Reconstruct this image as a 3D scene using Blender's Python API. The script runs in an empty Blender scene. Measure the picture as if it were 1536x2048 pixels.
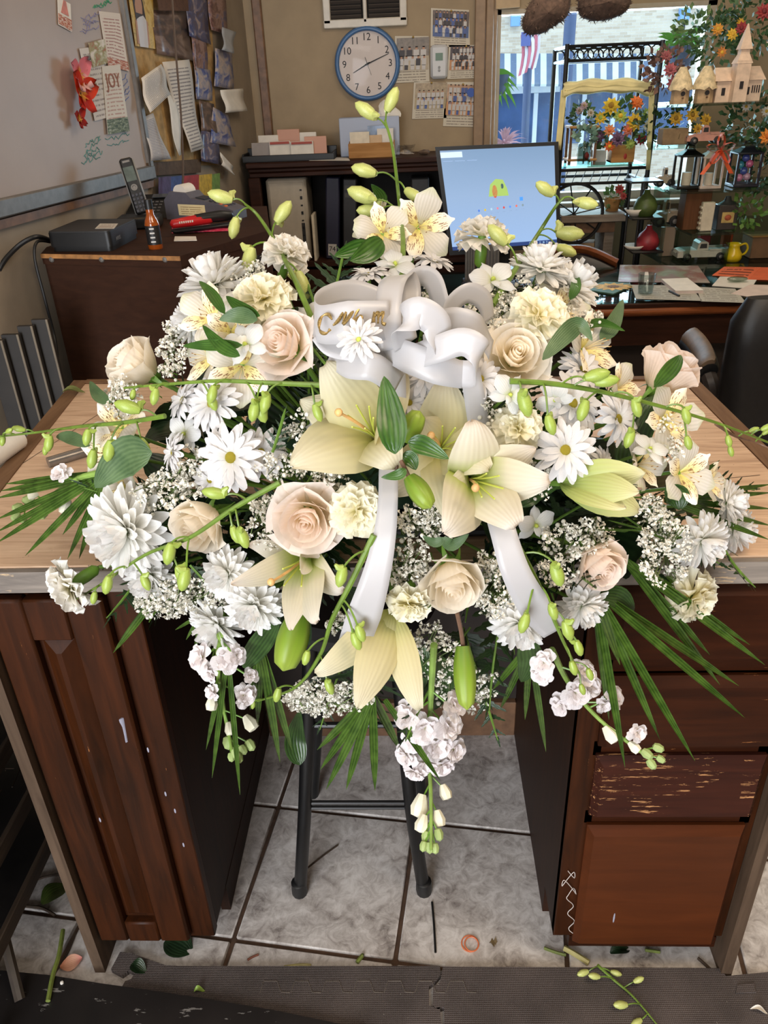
import bpy, bmesh, math, random
from math import sin, cos, pi, radians
from mathutils import Vector, Matrix, Quaternion

V = Vector
SC = bpy.context.scene
COL = SC.collection
rnd = random.Random(7)

# ------------------------------------------------------------------ camera
CAM_H = 1.48
PITCH, ROLL, YAW, FPX = radians(28.8), radians(-2.4), radians(-2.9), 1545.0
FW = V((sin(YAW) * cos(PITCH), cos(YAW) * cos(PITCH), -sin(PITCH)))
_r0 = V((cos(YAW), -sin(YAW), 0)); _u0 = _r0.cross(FW)
RT = _r0 * cos(ROLL) + _u0 * sin(ROLL)
UP = _u0 * cos(ROLL) - _r0 * sin(ROLL)
EYE = V((0, 0, CAM_H))
cam = bpy.data.cameras.new('camera'); camo = bpy.data.objects.new('camera', cam); COL.objects.link(camo)
cam.sensor_fit = 'VERTICAL'; cam.sensor_height = 24.0; cam.lens = 24.0 * FPX / 2048.0
cam.clip_start = 0.02; cam.clip_end = 200
camo.matrix_world = Matrix(((RT.x, UP.x, -FW.x, 0), (RT.y, UP.y, -FW.y, 0), (RT.z, UP.z, -FW.z, CAM_H), (0, 0, 0, 1)))
SC.camera = camo

# ------------------------------------------------------------------ world, lamps, exposure
SC.view_settings.view_transform = 'Standard'
SC.view_settings.look = 'None'
SC.view_settings.gamma = 1.0
SC.view_settings.use_curve_mapping = False
SC.view_settings.exposure = 0.34
W = bpy.data.worlds.new('overcast_sky'); SC.world = W; W.use_nodes = True
W.node_tree.nodes['Background'].inputs['Color'].default_value = (0.80, 0.90, 1.0, 1)
W.node_tree.nodes['Background'].inputs['Strength'].default_value = 2.4

def area(name, loc, target, size, sy, power, col):
    l = bpy.data.lights.new(name, 'AREA'); l.shape = 'RECTANGLE'; l.size = size; l.size_y = sy
    l.energy = power; l.color = col
    o = bpy.data.objects.new(name, l); COL.objects.link(o)
    o.location = loc; o.rotation_euler = (V(target) - V(loc)).to_track_quat('-Z', 'Y').to_euler()
    return o
area('ceiling_tube_lamp', (0.95, 0.35, 2.46), (0.95, 0.75, 0), 1.2, 0.5, 19, (1.0, 0.80, 0.58))  # ceiling tubes are out of view; number and places of these lamps assumed
area('work_table_tube_lamp', (-0.75, -0.3, 2.46), (-0.45, 0.5, 0), 1.2, 0.5, 9.5, (1.0, 0.91, 0.82))
area('rear_ceiling_tube_lamp', (0.7, 2.9, 2.46), (0.7, 2.9, 0), 1.4, 0.3, 11, (1.0, 0.82, 0.62))
area('assumed_board_lamp', (-0.98, 2.3, 2.3), (-1.15, 2.5, 1.4), 0.5, 0.2, 1.8, (1.0, 0.70, 0.38))  # lamp out of view, assumed from the warm glow on the board
area('assumed_front_light', (-0.85, -1.7, 1.1), (-0.1, 1.0, 0.85), 1.3, 2.0, 74, (0.93, 0.96, 1.0))  # cool light assumed from behind the camera; area light added inside the room
area('shop_window_daylight', (0.92, 4.5, 1.5), (0.95, 2.6, 0.7), 1.0, 0.9, 34, (0.74, 0.88, 1.0))  # area light added outside the window to carry its daylight

# ------------------------------------------------------------------ pixel -> world helpers
def ray(px, py):
    return FW + RT * ((px - 768) / FPX) - UP * ((py - 1024) / FPX)
def at_z(px, py, z):
    r = ray(px, py); return EYE + r * ((z - CAM_H) / r.z)
def at_y(px, py, y):
    r = ray(px, py); return EYE + r * (y / r.y)
def at_plane(px, py, p, n):
    r = ray(px, py); n = V(n); return EYE + r * ((V(p) - EYE).dot(n) / r.dot(n))
def at_d(px, py, d):
    return EYE + ray(px, py) * d           # d = distance along the lens axis

# ------------------------------------------------------------------ materials
def lin(c):
    return tuple(((x / 255) / 12.92 if x / 255 <= 0.04045 else ((x / 255 + 0.055) / 1.055) ** 2.4) for x in c[:3])
_M = {}
class NT:
    def __init__(s, name):
        s.m = bpy.data.materials.new(name); s.m.use_nodes = True
        s.t = s.m.node_tree; s.n = s.t.nodes; s.l = s.t.links
        s.out = s.n['Material Output']; s.b = s.n['Principled BSDF']
    def new(s, typ, **kw):
        x = s.n.new(typ)
        for k, v in kw.items():
            if hasattr(x, k): setattr(x, k, v)
            else: x.inputs[k].default_value = v
        return x
    def ln(s, a, b): s.l.new(a, b)
    def ramp(s, fac, stops, interp='LINEAR'):
        r = s.n.new('ShaderNodeValToRGB'); e = r.color_ramp.elements; r.color_ramp.interpolation = interp
        while len(e) < len(stops): e.new(0.5)
        for i, (p, c) in enumerate(stops):
            e[i].position = p; e[i].color = (*lin(c), 1)
        s.ln(fac, r.inputs['Fac']); return r.outputs['Color']
    def coord(s, kind='Object', scale=None):
        c = s.n.new('ShaderNodeTexCoord'); o = c.outputs[kind]
        if scale is not None:
            m = s.n.new('ShaderNodeMapping'); m.inputs['Scale'].default_value = scale if hasattr(scale, '__len__') else (scale,) * 3
            s.ln(o, m.inputs['Vector']); o = m.outputs['Vector']
        return o
    def noise(s, vec, scale, detail=3, rough=0.55, dist=0):
        x = s.n.new('ShaderNodeTexNoise'); x.inputs['Scale'].default_value = scale; x.inputs['Detail'].default_value = detail
        x.inputs['Roughness'].default_value = rough; x.inputs['Distortion'].default_value = dist
        s.ln(vec, x.inputs['Vector']); return x.outputs['Fac']
    def mix(s, fac, a, b, mode='MIX'):
        x = s.n.new('ShaderNodeMix'); x.data_type = 'RGBA'; x.blend_type = mode
        for sock, v in ((x.inputs['Factor'], fac), (x.inputs[6], a), (x.inputs[7], b)):
            if hasattr(v, 'is_linked') or hasattr(v, 'links'): s.ln(v, sock)
            elif isinstance(v, (int, float)): sock.default_value = v
            else: sock.default_value = (*lin(v), 1)
        return x.outputs[2]
    def math(s, op, a, b=0.0):
        x = s.n.new('ShaderNodeMath'); x.operation = op
        for k, v in enumerate((a, b)):
            if hasattr(v, 'links'): s.ln(v, x.inputs[k])
            else: x.inputs[k].default_value = v
        return x.outputs[0]
    def bump(s, h, strength=0.3, dist=0.002):
        x = s.n.new('ShaderNodeBump'); x.inputs['Strength'].default_value = strength; x.inputs['Distance'].default_value = dist
        s.ln(h, x.inputs['Height']); s.ln(x.outputs['Normal'], s.b.inputs['Normal'])
    def base(s, c):
        if hasattr(c, 'links'): s.ln(c, s.b.inputs['Base Color'])
        else: s.b.inputs['Base Color'].default_value = (*lin(c), 1)
    def set(s, **kw):
        for k, v in kw.items(): s.b.inputs[k.replace('_', ' ')].default_value = v

def mat(name, c, rough=0.6, var=0.10, scale=25, metal=0.0, spec=0.5, emit=None, bump=0):
    if name in _M: return _M[name]
    t = NT(name); t.set(Roughness=rough, Metallic=metal)
    t.b.inputs['Specular IOR Level'].default_value = spec
    if var:
        n = t.noise(t.coord('Object'), scale, 4)
        d = tuple(max(0, x * (1 - var)) for x in c); u = tuple(min(255, x * (1 + var)) for x in c)
        t.base(t.ramp(n, [(0.3, d), (0.7, u)]))
        if bump: t.bump(n, bump)
    else: t.base(c)
    if emit:
        t.b.inputs['Emission Color'].default_value = (*lin(emit[0]), 1); t.b.inputs['Emission Strength'].default_value = emit[1]
    _M[name] = t.m; return t.m

def petal_mat(name, stops, trans=0.30, veins=0.0, rough=0.55, uvdir='y', tint=None):
    """petal colour along its length (UV y from base to tip) with fine veins, some light let through"""
    if name in _M: return _M[name]
    t = NT(name); t.set(Roughness=rough); t.b.inputs['Specular IOR Level'].default_value = 0.25
    uv = t.coord('UV'); sp = t.n.new('ShaderNodeSeparateXYZ'); t.ln(uv, sp.inputs[0])
    c = t.ramp(sp.outputs['Y'], stops)
    w = t.n.new('ShaderNodeTexWave'); w.inputs['Scale'].default_value = 2.6; w.inputs['Distortion'].default_value = 2.5
    w.inputs['Detail'].default_value = 2
    mp = t.n.new('ShaderNodeMapping'); mp.inputs['Scale'].default_value = (1, .12, 1); t.ln(uv, mp.inputs[0]); t.ln(mp.outputs[0], w.inputs[0])
    if veins:
        c = t.mix(t.math('MULTIPLY', w.outputs['Fac'], veins), c, tuple(x * .80 for x in stops[-1][1]))
    t.base(c); t.bump(w.outputs['Fac'], 0.25, 0.0008)
    tr = t.n.new('ShaderNodeBsdfTranslucent'); t.ln(c, tr.inputs['Color']) if hasattr(c, 'links') else None
    mx = t.n.new('ShaderNodeMixShader'); mx.inputs[0].default_value = trans
    t.ln(t.b.outputs[0], mx.inputs[1]); t.ln(tr.outputs[0], mx.inputs[2]); t.ln(mx.outputs[0], t.out.inputs['Surface'])
    _M[name] = t.m; return t.m

def leaf_mat(name, c1, c2, rough=0.35, stripes=9, trans=0.15):
    if name in _M: return _M[name]
    t = NT(name); t.set(Roughness=rough)
    uv = t.coord('UV'); sp = t.n.new('ShaderNodeSeparateXYZ'); t.ln(uv, sp.inputs[0])
    w = t.math('SINE', t.math('MULTIPLY', sp.outputs['X'], stripes * 6.283))
    n = t.noise(t.coord('Object'), 40, 3)
    f = t.math('ADD', t.math('MULTIPLY', w, 0.12), n)
    c = t.ramp(f, [(0.3, c1), (0.75, c2)]); t.base(c); t.bump(w, 0.25, 0.0006)
    tr = t.n.new('ShaderNodeBsdfTranslucent'); t.ln(c, tr.inputs['Color'])
    mx = t.n.new('ShaderNodeMixShader'); mx.inputs[0].default_value = trans
    t.ln(t.b.outputs[0], mx.inputs[1]); t.ln(tr.outputs[0], mx.inputs[2]); t.ln(mx.outputs[0], t.out.inputs['Surface'])
    _M[name] = t.m; return t.m

def wood_mat(name, dark, light, grain=(1, 14, 14), rough=0.35, wear=None, scale=5, axis=None, wear_amt=0.66):
    if name in _M: return _M[name]
    t = NT(name); t.set(Roughness=rough + .14); t.b.inputs['Specular IOR Level'].default_value = .16
    v = t.coord('Object', grain)
    n = t.noise(v, scale, 6, 0.6, 0.6)
    n2 = t.noise(t.coord('Object'), 3.0, 3)
    f = t.math('ADD', t.math('MULTIPLY', n, 0.65), t.math('MULTIPLY', n2, 0.35))
    c = t.ramp(f, [(0.32, dark), (0.68, light)])
    if wear:
        w = t.noise(t.coord('Object', tuple(g * 2.2 for g in grain)), 7, 5, 0.7)
        w2 = t.noise(t.coord('Object'), 4.2, 2)
        k = t.math('MULTIPLY', t.math('GREATER_THAN', w, wear_amt), t.math('GREATER_THAN', w2, 0.52))
        c = t.mix(k, c, wear)
    t.base(c); t.bump(n, 0.2, 0.001)
    _M[name] = t.m; return t.m

def glass_mat(name, tint=(235, 245, 245), refl=0.12, rough=0.02):
    if name in _M: return _M[name]
    t = NT(name)
    tr = t.n.new('ShaderNodeBsdfTransparent'); tr.inputs[0].default_value = (*lin(tint), 1)
    gl = t.n.new('ShaderNodeBsdfGlossy'); gl.inputs['Roughness'].default_value = rough
    lw = t.n.new('ShaderNodeLayerWeight'); lw.inputs['Blend'].default_value = 0.35
    f = t.math('ADD', t.math('MULTIPLY', t.math('POWER', lw.outputs['Facing'], 3.0), 0.5), refl * 0.22)
    mx = t.n.new('ShaderNodeMixShader'); t.ln(f, mx.inputs[0]); t.ln(tr.outputs[0], mx.inputs[1]); t.ln(gl.outputs[0], mx.inputs[2])
    t.ln(mx.outputs[0], t.out.inputs['Surface'])
    _M[name] = t.m; return t.m

# ------------------------------------------------------------------ object helpers
def tag(o, label=None, cat=None, group=None, kind=None):
    if label: o['label'] = label
    if cat: o['category'] = cat
    if group: o['group'] = group
    if kind: o['kind'] = kind
    return o
def empty(name, loc=(0, 0, 0), rz=0.0, label=None, cat=None, group=None, matrix=None):
    o = bpy.data.objects.new(name, None); COL.objects.link(o); o.empty_display_size = 0.02
    if matrix is not None: o.matrix_world = matrix
    else: o.location = loc; o.rotation_euler = (0, 0, rz)
    return tag(o, label, cat, group)
def inst(name, me, parent=None, m=None):
    o = bpy.data.objects.new(name, me); COL.objects.link(o)
    if parent: o.parent = parent
    if m is not None: o.matrix_basis = m
    return o

class MB:
    def __init__(s): s.v = []; s.f = []; s.uv = None; s.mi = []; s.cur = 0
    def add(s, vs, fs):
        b = len(s.v); s.v += [tuple(x) for x in vs]
        for f in fs: s.f.append(tuple(i + b for i in f)); s.mi.append(s.cur)
        return s
    def box(s, c, d, rz=0.0, m=None, bv=0.0):
        x, y, z = d[0] / 2, d[1] / 2, d[2] / 2
        if bv > 0:
            bv = min(bv, x * .9, y * .9, z * .9)
            vs = []; idx = {}
            for sx in (-1, 1):
                for sy in (-1, 1):
                    for sz in (-1, 1):
                        for k in range(3):
                            q = [sx * x, sy * y, sz * z]
                            for j in range(3):
                                if j != k: q[j] -= (sx, sy, sz)[j] * bv
                            idx[(sx, sy, sz, k)] = len(vs); vs.append(q)
            fs = []
            for k in range(3):
                a, b = [(1, 2), (2, 0), (0, 1)][k]
                for sg in (-1, 1):
                    loop = []
                    for (p, q) in ((-1, -1), (1, -1), (1, 1), (-1, 1)):
                        t = [0, 0, 0]; t[k] = sg; t[a] = p; t[b] = q; loop.append(idx[(*t, k)])
                    fs.append(loop if sg > 0 else loop[::-1])
            for k in range(3):
                a, b = [(1, 2), (2, 0), (0, 1)][k]
                for p in (-1, 1):
                    for q in (-1, 1):
                        t0 = [0, 0, 0]; t1 = [0, 0, 0]; t0[k] = -1; t1[k] = 1
                        for t in (t0, t1): t[a] = p; t[b] = q
                        l = [idx[(*t0, a)], idx[(*t1, a)], idx[(*t1, b)], idx[(*t0, b)]]
                        fs.append(l if p * q < 0 else l[::-1])
            for sx in (-1, 1):
                for sy in (-1, 1):
                    for sz in (-1, 1):
                        l = [idx[(sx, sy, sz, k)] for k in range(3)]
                        fs.append(l if sx * sy * sz > 0 else l[::-1])
        else:
            vs = [(-x, -y, -z), (x, -y, -z), (x, y, -z), (-x, y, -z), (-x, -y, z), (x, -y, z), (x, y, z), (-x, y, z)]
            fs = [(0, 3, 2, 1), (4, 5, 6, 7), (0, 1, 5, 4), (1, 2, 6, 5), (2, 3, 7, 6), (3, 0, 4, 7)]
        R = m if m is not None else Matrix.Rotation(rz, 3, 'Z')
        return s.add([R @ V(q) + V(c) for q in vs], fs)
    def prism(s, poly, z0, z1):
        n = len(poly)
        a = sum(poly[i][0] * poly[(i + 1) % n][1] - poly[(i + 1) % n][0] * poly[i][1] for i in range(n))
        if a < 0: poly = poly[::-1]
        vs = [(p[0], p[1], z0) for p in poly] + [(p[0], p[1], z1) for p in poly]
        fs = [tuple(range(n))[::-1], tuple(range(n, 2 * n))] + [(i, (i + 1) % n, n + (i + 1) % n, n + i) for i in range(n)]
        return s.add(vs, fs)
    def slab4(s, q, t):
        """a thin plate from four corner points (ccw seen from its front), thickness t to the back"""
        q = [V(a) for a in q]; n = (q[1] - q[0]).cross(q[3] - q[0]).normalized()
        vs = q + [a - n * t for a in q]
        return s.add(vs, [(0, 1, 2, 3), (7, 6, 5, 4), (0, 4, 5, 1), (1, 5, 6, 2), (2, 6, 7, 3), (3, 7, 4, 0)])
    def lathe(s, prof, n=20, c=(0, 0, 0), m=None, cap=True):
        vs = []; fs = []
        for (r, z) in prof:
            for k in range(n): vs.append((r * cos(2 * pi * k / n), r * sin(2 * pi * k / n), z))
        L = len(prof)
        for i in range(L - 1):
            for k in range(n): fs.append((i * n + k, i * n + (k + 1) % n, (i + 1) * n + (k + 1) % n, (i + 1) * n + k))
        if cap and prof[0][0] > 1e-6: fs.append(tuple(range(n))[::-1])
        if cap and prof[-1][0] > 1e-6: fs.append(tuple((L - 1) * n + k for k in range(n)))
        M = m if m is not None else Matrix.Identity(3)
        return s.add([M @ V(q) + V(c) for q in vs], fs)
    def tube(s, pts, r, n=8, cap=True, flat=1.0):
        pts = [V(p) for p in pts]; L = len(pts)
        rs = r if hasattr(r, '__len__') else [r] * L
        vs = []; fs = []
        t0 = (pts[1] - pts[0]).normalized()
        a = t0.orthogonal().normalized()
        for i, p in enumerate(pts):
            t = (pts[min(i + 1, L - 1)] - pts[max(i - 1, 0)])
            t = t.normalized() if t.length > 1e-9 else t0
            a = (a - t * a.dot(t)); a = a.normalized() if a.length > 1e-6 else t.orthogonal().normalized()
            b = t.cross(a)
            for k in range(n):
                g = 2 * pi * k / n; vs.append(p + a * (cos(g) * rs[i]) + b * (sin(g) * rs[i] * flat))
        for i in range(L - 1):
            for k in range(n): fs.append((i * n + k, i * n + (k + 1) % n, (i + 1) * n + (k + 1) % n, (i + 1) * n + k))
        if cap: fs.append(tuple(range(n))[::-1]); fs.append(tuple((L - 1) * n + k for k in range(n)))
        return s.add(vs, fs)
    def ball(s, c, r, n=10, m=6, sc=(1, 1, 1), jit=0.0, R=None):
        vs = [(0, 0, -1)]; fs = []
        for i in range(1, m):
            ph = -pi / 2 + pi * i / m
            for k in range(n): vs.append((cos(ph) * cos(2 * pi * k / n), cos(ph) * sin(2 * pi * k / n), sin(ph)))
        vs.append((0, 0, 1)); T = len(vs) - 1
        for k in range(n):
            fs.append((0, 1 + (k + 1) % n, 1 + k)); fs.append((T, T - n + k, T - n + (k + 1) % n))
        for i in range(m - 2):
            for k in range(n):
                a = 1 + i * n
                fs.append((a + k, a + (k + 1) % n, a + n + (k + 1) % n, a + n + k))
        o = []
        for q in vs:
            j = 1 + (rnd.random() - .5) * 2 * jit
            w = V((q[0] * r * sc[0] * j, q[1] * r * sc[1] * j, q[2] * r * sc[2] * j))
            if R is not None: w = R @ w
            o.append(w + V(c))
        return s.add(o, fs)
    def grid(s, P, closed=False):
        """P[i][j] points -> quads"""
        a = len(P); b = len(P[0]); vs = [q for row in P for q in row]; fs = []
        for i in range(a - 1):
            for j in range(b - 1): fs.append((i * b + j, i * b + j + 1, (i + 1) * b + j + 1, (i + 1) * b + j))
        return s.add(vs, fs)
    def mesh(s, name, mats, smooth=True, angle=40):
        me = bpy.data.meshes.new(name); me.from_pydata(s.v, [], s.f)
        for m in (mats if isinstance(mats, (list, tuple)) else [mats]): me.materials.append(m)
        if any(s.mi): me.polygons.foreach_set('material_index', s.mi)
        if smooth:
            me.polygons.foreach_set('use_smooth', [True] * len(me.polygons))
            if angle < 180:
                try: me.set_sharp_from_angle(angle=radians(angle))
                except Exception: pass
        me.update(); return me
    def build(s, name, mats, parent=None, m=None, smooth=True, angle=40):
        return inst(name, s.mesh(name, mats, smooth, angle), parent, m)

def gridmesh(name, P, m, uvs=True):
    """open sheet P[i][j] (i along the length, j across) with UV x across, y along"""
    b = MB().grid(P); me = b.mesh(name, m, True, 180)
    A = len(P); B = len(P[0]); uv = me.uv_layers.new(name='UVMap')
    for lp in me.loops:
        i, j = divmod(lp.vertex_index, B); uv.data[lp.index].uv = (j / (B - 1), i / (A - 1))
    return me
def bez(p, n):
    p = [V(a) for a in p]; out = []
    for i in range(n + 1):
        t = i / n; q = list(p)
        while len(q) > 1: q = [a.lerp(b, t) for a, b in zip(q, q[1:])]
        out.append(q[0])
    return out
def spline(pts, per=6):
    pts = [V(p) for p in pts]; out = []
    for i in range(len(pts) - 1):
        p0 = pts[max(i - 1, 0)]; p1 = pts[i]; p2 = pts[i + 1]; p3 = pts[min(i + 2, len(pts) - 1)]
        for k in range(per):
            t = k / per
            out.append(0.5 * ((2 * p1) + (p2 - p0) * t + (2 * p0 - 5 * p1 + 4 * p2 - p3) * t * t + (3 * p1 - p0 - 3 * p2 + p3) * t ** 3))
    out.append(pts[-1]); return out
def text(name, body, size, m, parent=None, M=None, extrude=0.0003, align='CENTER'):
    cu = bpy.data.curves.new(name, 'FONT'); cu.body = body; cu.size = size; cu.extrude = extrude
    cu.align_x = align; cu.align_y = 'CENTER'; cu.materials.append(m); cu.resolution_u = 3
    o = bpy.data.objects.new(name, cu); me = bpy.data.meshes.new_from_object(o); bpy.data.objects.remove(o); bpy.data.curves.remove(cu)
    return inst(name, me, parent, M)
def frame(o, x, y):
    x = V(x).normalized(); y = (V(y) - x * V(y).dot(x)).normalized(); z = x.cross(y)
    return Matrix(((x.x, y.x, z.x, o[0]), (x.y, y.y, z.y, o[1]), (x.z, y.z, z.z, o[2]), (0, 0, 0, 1)))
def frame_z(o, z, roll=0.0, yref=None):
    z = V(z).normalized(); q = V(yref) if yref is not None else UP
    y = q - z * q.dot(z)
    if y.length < 1e-3: y = z.orthogonal()
    y.normalize(); x = y.cross(z)
    c, s_ = cos(roll), sin(roll); x, y = x * c + y * s_, y * c - x * s_
    return Matrix(((x.x, y.x, z.x, o[0]), (x.y, y.y, z.y, o[1]), (x.z, y.z, z.z, o[2]), (0, 0, 0, 1)))
# ================================================================== common materials
M_wall = mat('beige_wall_paint', (160, 140, 112), 0.75, 0.04, 8)
M_wall_left = mat('grey_beige_wall_paint', (148, 134, 116), 0.75, 0.06, 6)
M_ceil = mat('ceiling_white', (215, 208, 196), 0.8, 0.03, 10)
M_trimw = mat('brown_trim_wood', (112, 82, 60), 0.5, 0.15, 30)
M_black = mat('black_plastic', (20, 20, 21), 0.45, 0.1, 60)
M_blackmet = mat('black_painted_steel', (14, 14, 15), 0.38, 0.1, 60)
M_dgrey = mat('dark_grey_plastic', (48, 47, 47), 0.5, 0.08, 60)
M_grey = mat('grey_plastic', (105, 104, 108), 0.5, 0.08, 60)
M_white = mat('white_paper', (222, 216, 206), 0.7, 0.03, 30)
M_cream = mat('cream_paint', (216, 204, 182), 0.6, 0.05, 30)
M_alu = mat('brushed_aluminium', (126, 122, 118), 0.5, 0.06, 40, metal=0.6)
M_cab = wood_mat('cabinet_dark_cherry', (26, 11, 3), (64, 30, 9), (14, 14, 1.2), 0.32, wear=(150, 96, 52), scale=4, wear_amt=0.70)
M_cabh = wood_mat('drawer_dark_cherry', (30, 12, 5), (60, 27, 10), (1.2, 14, 14), 0.32, wear=(166, 108, 60), scale=4, wear_amt=0.69)
M_cabside = wood_mat('cabinet_side_dark', (30, 17, 11), (52, 29, 17), (14, 14, 1.2), 0.4, scale=4)
M_endp = wood_mat('end_panel_grey_brown', (62, 48, 37), (96, 78, 63), (14, 14, 1.2), 0.55, scale=4)
M_shelfw = wood_mat('shelf_dark_walnut', (36, 20, 14), (66, 38, 27), (1.5, 12, 12), 0.35, scale=4)
M_boxw = wood_mat('side_cabinet_walnut', (44, 25, 16), (62, 37, 24), (1.2, 14, 14), 0.5, scale=4)
M_oak = wood_mat('oak_plain', (150, 104, 58), (190, 142, 88), (1.5, 14, 14), 0.5, scale=4)

def quad_print(name, q, m, parent=None, t=0.0008, back=None):
    """flat printed sheet from corners bl, br, tr, tl; UV on the sheet"""
    b = MB().slab4(q, t); me = b.mesh(name, m, False)
    uv = me.uv_layers.new(name='UVMap'); c = [(0, 0), (1, 0), (1, 1), (0, 1)]
    for lp in me.loops: uv.data[lp.index].uv = c[lp.vertex_index % 4]
    return inst(name, me, parent)
def curl_sheet(name, q, m, parent=None, n=(0, 0, 1), amp=0.01, ny=8, nx=4, t=0.0006, phase=0.0):
    """a sheet of paper hanging with a slight wave away from its plane"""
    q = [V(a) for a in q]; n = V(n); P = []
    for i in range(ny + 1):
        row = []
        for j in range(nx + 1):
            u, v = j / nx, i / ny
            p = q[0].lerp(q[1], u).lerp(q[3].lerp(q[2], u), v)
            row.append(p + n * (amp * (sin(v * 5 + phase + u * 1.5) + 1) * (1 - v) ** .7 * .8 + amp * .3 * (u - .5) ** 2))
        P.append(row)
    o = inst(name, gridmesh(name, P, m), parent)
    sd = o.modifiers.new('thickness', 'SOLIDIFY'); sd.thickness = t
    return o
def text_print(name, paper, ink, rows=14, dens=0.5, cols=26, thr=0.62):
    if name in _M: return _M[name]
    t = NT(name); t.set(Roughness=0.7); uv = t.coord('UV'); sp = t.n.new('ShaderNodeSeparateXYZ'); t.ln(uv, sp.inputs[0])
    fr = t.math('FRACT', t.math('MULTIPLY', sp.outputs['Y'], rows)); line = t.math('GREATER_THAN', fr, thr)
    mp = t.n.new('ShaderNodeMapping'); mp.inputs['Scale'].default_value = (cols, rows * .5, 1); t.ln(uv, mp.inputs[0])
    n = t.noise(mp.outputs[0], 1.0, 2); k = t.math('MULTIPLY', line, t.math('GREATER_THAN', n, dens))
    mar = t.math('MULTIPLY', t.math('GREATER_THAN', sp.outputs['X'], .1), t.math('LESS_THAN', sp.outputs['X'], .9))
    mar = t.math('MULTIPLY', mar, t.math('LESS_THAN', sp.outputs['Y'], .92))
    t.base(t.mix(t.math('MULTIPLY', t.math('MULTIPLY', k, mar), .75), paper, ink)); _M[name] = t.m; return t.m
def photo_print(name, cols, scale=3.0, seed=0.0, rough=0.3):
    if name in _M: return _M[name]
    t = NT(name); t.set(Roughness=rough); uv = t.coord('UV'); mp = t.n.new('ShaderNodeMapping')
    mp.inputs['Location'].default_value = (seed * 3.1, seed * 1.7, seed); t.ln(uv, mp.inputs[0])
    n = t.noise(mp.outputs[0], scale, 5, 0.6, 0.8)
    k = len(cols); t.base(t.ramp(n, [(0.28 + 0.46 * i / (k - 1), c) for i, c in enumerate(cols)]))
    _M[name] = t.m; return t.m

# ================================================================== the room
LWP = V((-0.78, 4.3, 0)); LWD = V((sin(radians(7.8)), cos(radians(7.8)), 0)); LWN = V((LWD.y, -LWD.x, 0))
def onw(px, py, off=0.0): return at_plane(px, py, LWP + LWN * off, LWN)
CEIL = 2.5
# floor slab, with every tile of the front part a piece of its own
M_grout = mat('brown_grout', (74, 54, 40), 0.9, 0.15, 50)
def tile_mat():
    t = NT('marbled_floor_tile'); t.set(Roughness=0.38)
    oi = t.n.new('ShaderNodeObjectInfo'); c = t.n.new('ShaderNodeVectorMath'); c.operation = 'ADD'
    sc = t.n.new('ShaderNodeVectorMath'); sc.operation = 'SCALE'; sc.inputs[3].default_value = 1.0
    t.ln(oi.outputs['Location'], sc.inputs[0]); t.ln(t.coord('Object'), c.inputs[0]); t.ln(sc.outputs[0], c.inputs[1])
    n1 = t.noise(c.outputs[0], 9, 8, 0.66, 0.9); n2 = t.noise(c.outputs[0], 34, 6, 0.7, 1.2)
    f = t.math('ADD', t.math('MULTIPLY', n1, .5), t.math('MULTIPLY', n2, .5))
    t.base(t.ramp(f, [(0.34, (104, 96, 92)), (0.44, (168, 160, 155)), (0.56, (206, 200, 196)), (0.68, (224, 220, 217))])); t.bump(n2, .15, .001)
    return t.m
M_tile = tile_mat()
fl = MB().box((0.6, 1.3, -0.056), (4.6, 7.4, 0.1)).build('floor', M_grout); tag(fl, kind='structure')
TA = radians(-7.3); TS = 0.327
tu = V((cos(TA), sin(TA), 0)); tv = V((-sin(TA), cos(TA), 0)); T0 = V((-0.06, 0.888, 0))
tme = MB().box((0, 0, -0.0045), (TS - 0.009, TS - 0.009, 0.009), bv=0.0025).mesh('tile', M_tile)
for i in range(-4, 5):
    for j in range(-2, 4):
        c = T0 + tu * ((i + .5) * TS) + tv * ((j + .5) * TS)
        inst('tile', tme, fl, Matrix.Translation(c) @ Matrix.Rotation(TA, 4, 'Z'))
# farther floor, seen only in slivers: one coarser run of tiles
b = MB()
for i in range(-4, 8):
    for j in range(4, 12):
        c = T0 + tu * ((i + .5) * TS) + tv * ((j + .5) * TS)
        if -0.95 < c.x < 2.2: b.box((c.x, c.y, -0.0045), (TS - .009, TS - .009, .009), rz=TA)
ft = b.build('far_tiles', M_tile, fl); ft['kind'] = 'stuff'

YB = 4.3
WX0, WX1, WZ0, WZ1 = 0.405, 1.42, 0.93, 1.775
b = MB()
b.box(((-0.9 + WX0) / 2 - .05, YB + .06, CEIL / 2), (WX0 + 1.0, .12, CEIL)); b.box(((WX1 + 2.6) / 2, YB + .06, CEIL / 2), (2.6 - WX1, .12, CEIL))
b.box(((WX0 + WX1) / 2, YB + .06, WZ0 / 2), (WX1 - WX0, .12, WZ0)); b.box(((WX0 + WX1) / 2, YB + .06, (WZ1 + CEIL) / 2), (WX1 - WX0, .12, CEIL - WZ1))
tag(b.build('wall_back', M_wall, smooth=False), kind='structure')
e0 = LWP + LWD * 0.05; e1 = LWP - LWD * 6.6
b = MB(); pl = [e0, e1, e1 - LWN * .12, e0 - LWN * .12]
b.prism([(p.x, p.y) for p in pl], 0, CEIL); tag(b.build('wall_left', M_wall_left, smooth=False), kind='structure')
tag(MB().box((2.66, 1.3, CEIL / 2), (.12, 7.4, CEIL)).build('wall_right', M_wall, smooth=False), kind='structure')
b = MB()   # wall behind the photographer with an unseen opening assumed for the front light
b.box((-1.85, -2.3, CEIL / 2), (.5, .12, CEIL)); b.box((1.0, -2.3, CEIL / 2), (3.2, .12, CEIL)); b.box((-1.1, -2.3, 2.35), (1.0, .12, .3)); 
tag(b.build('wall_front', M_wall, smooth=False), kind='structure')
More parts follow.
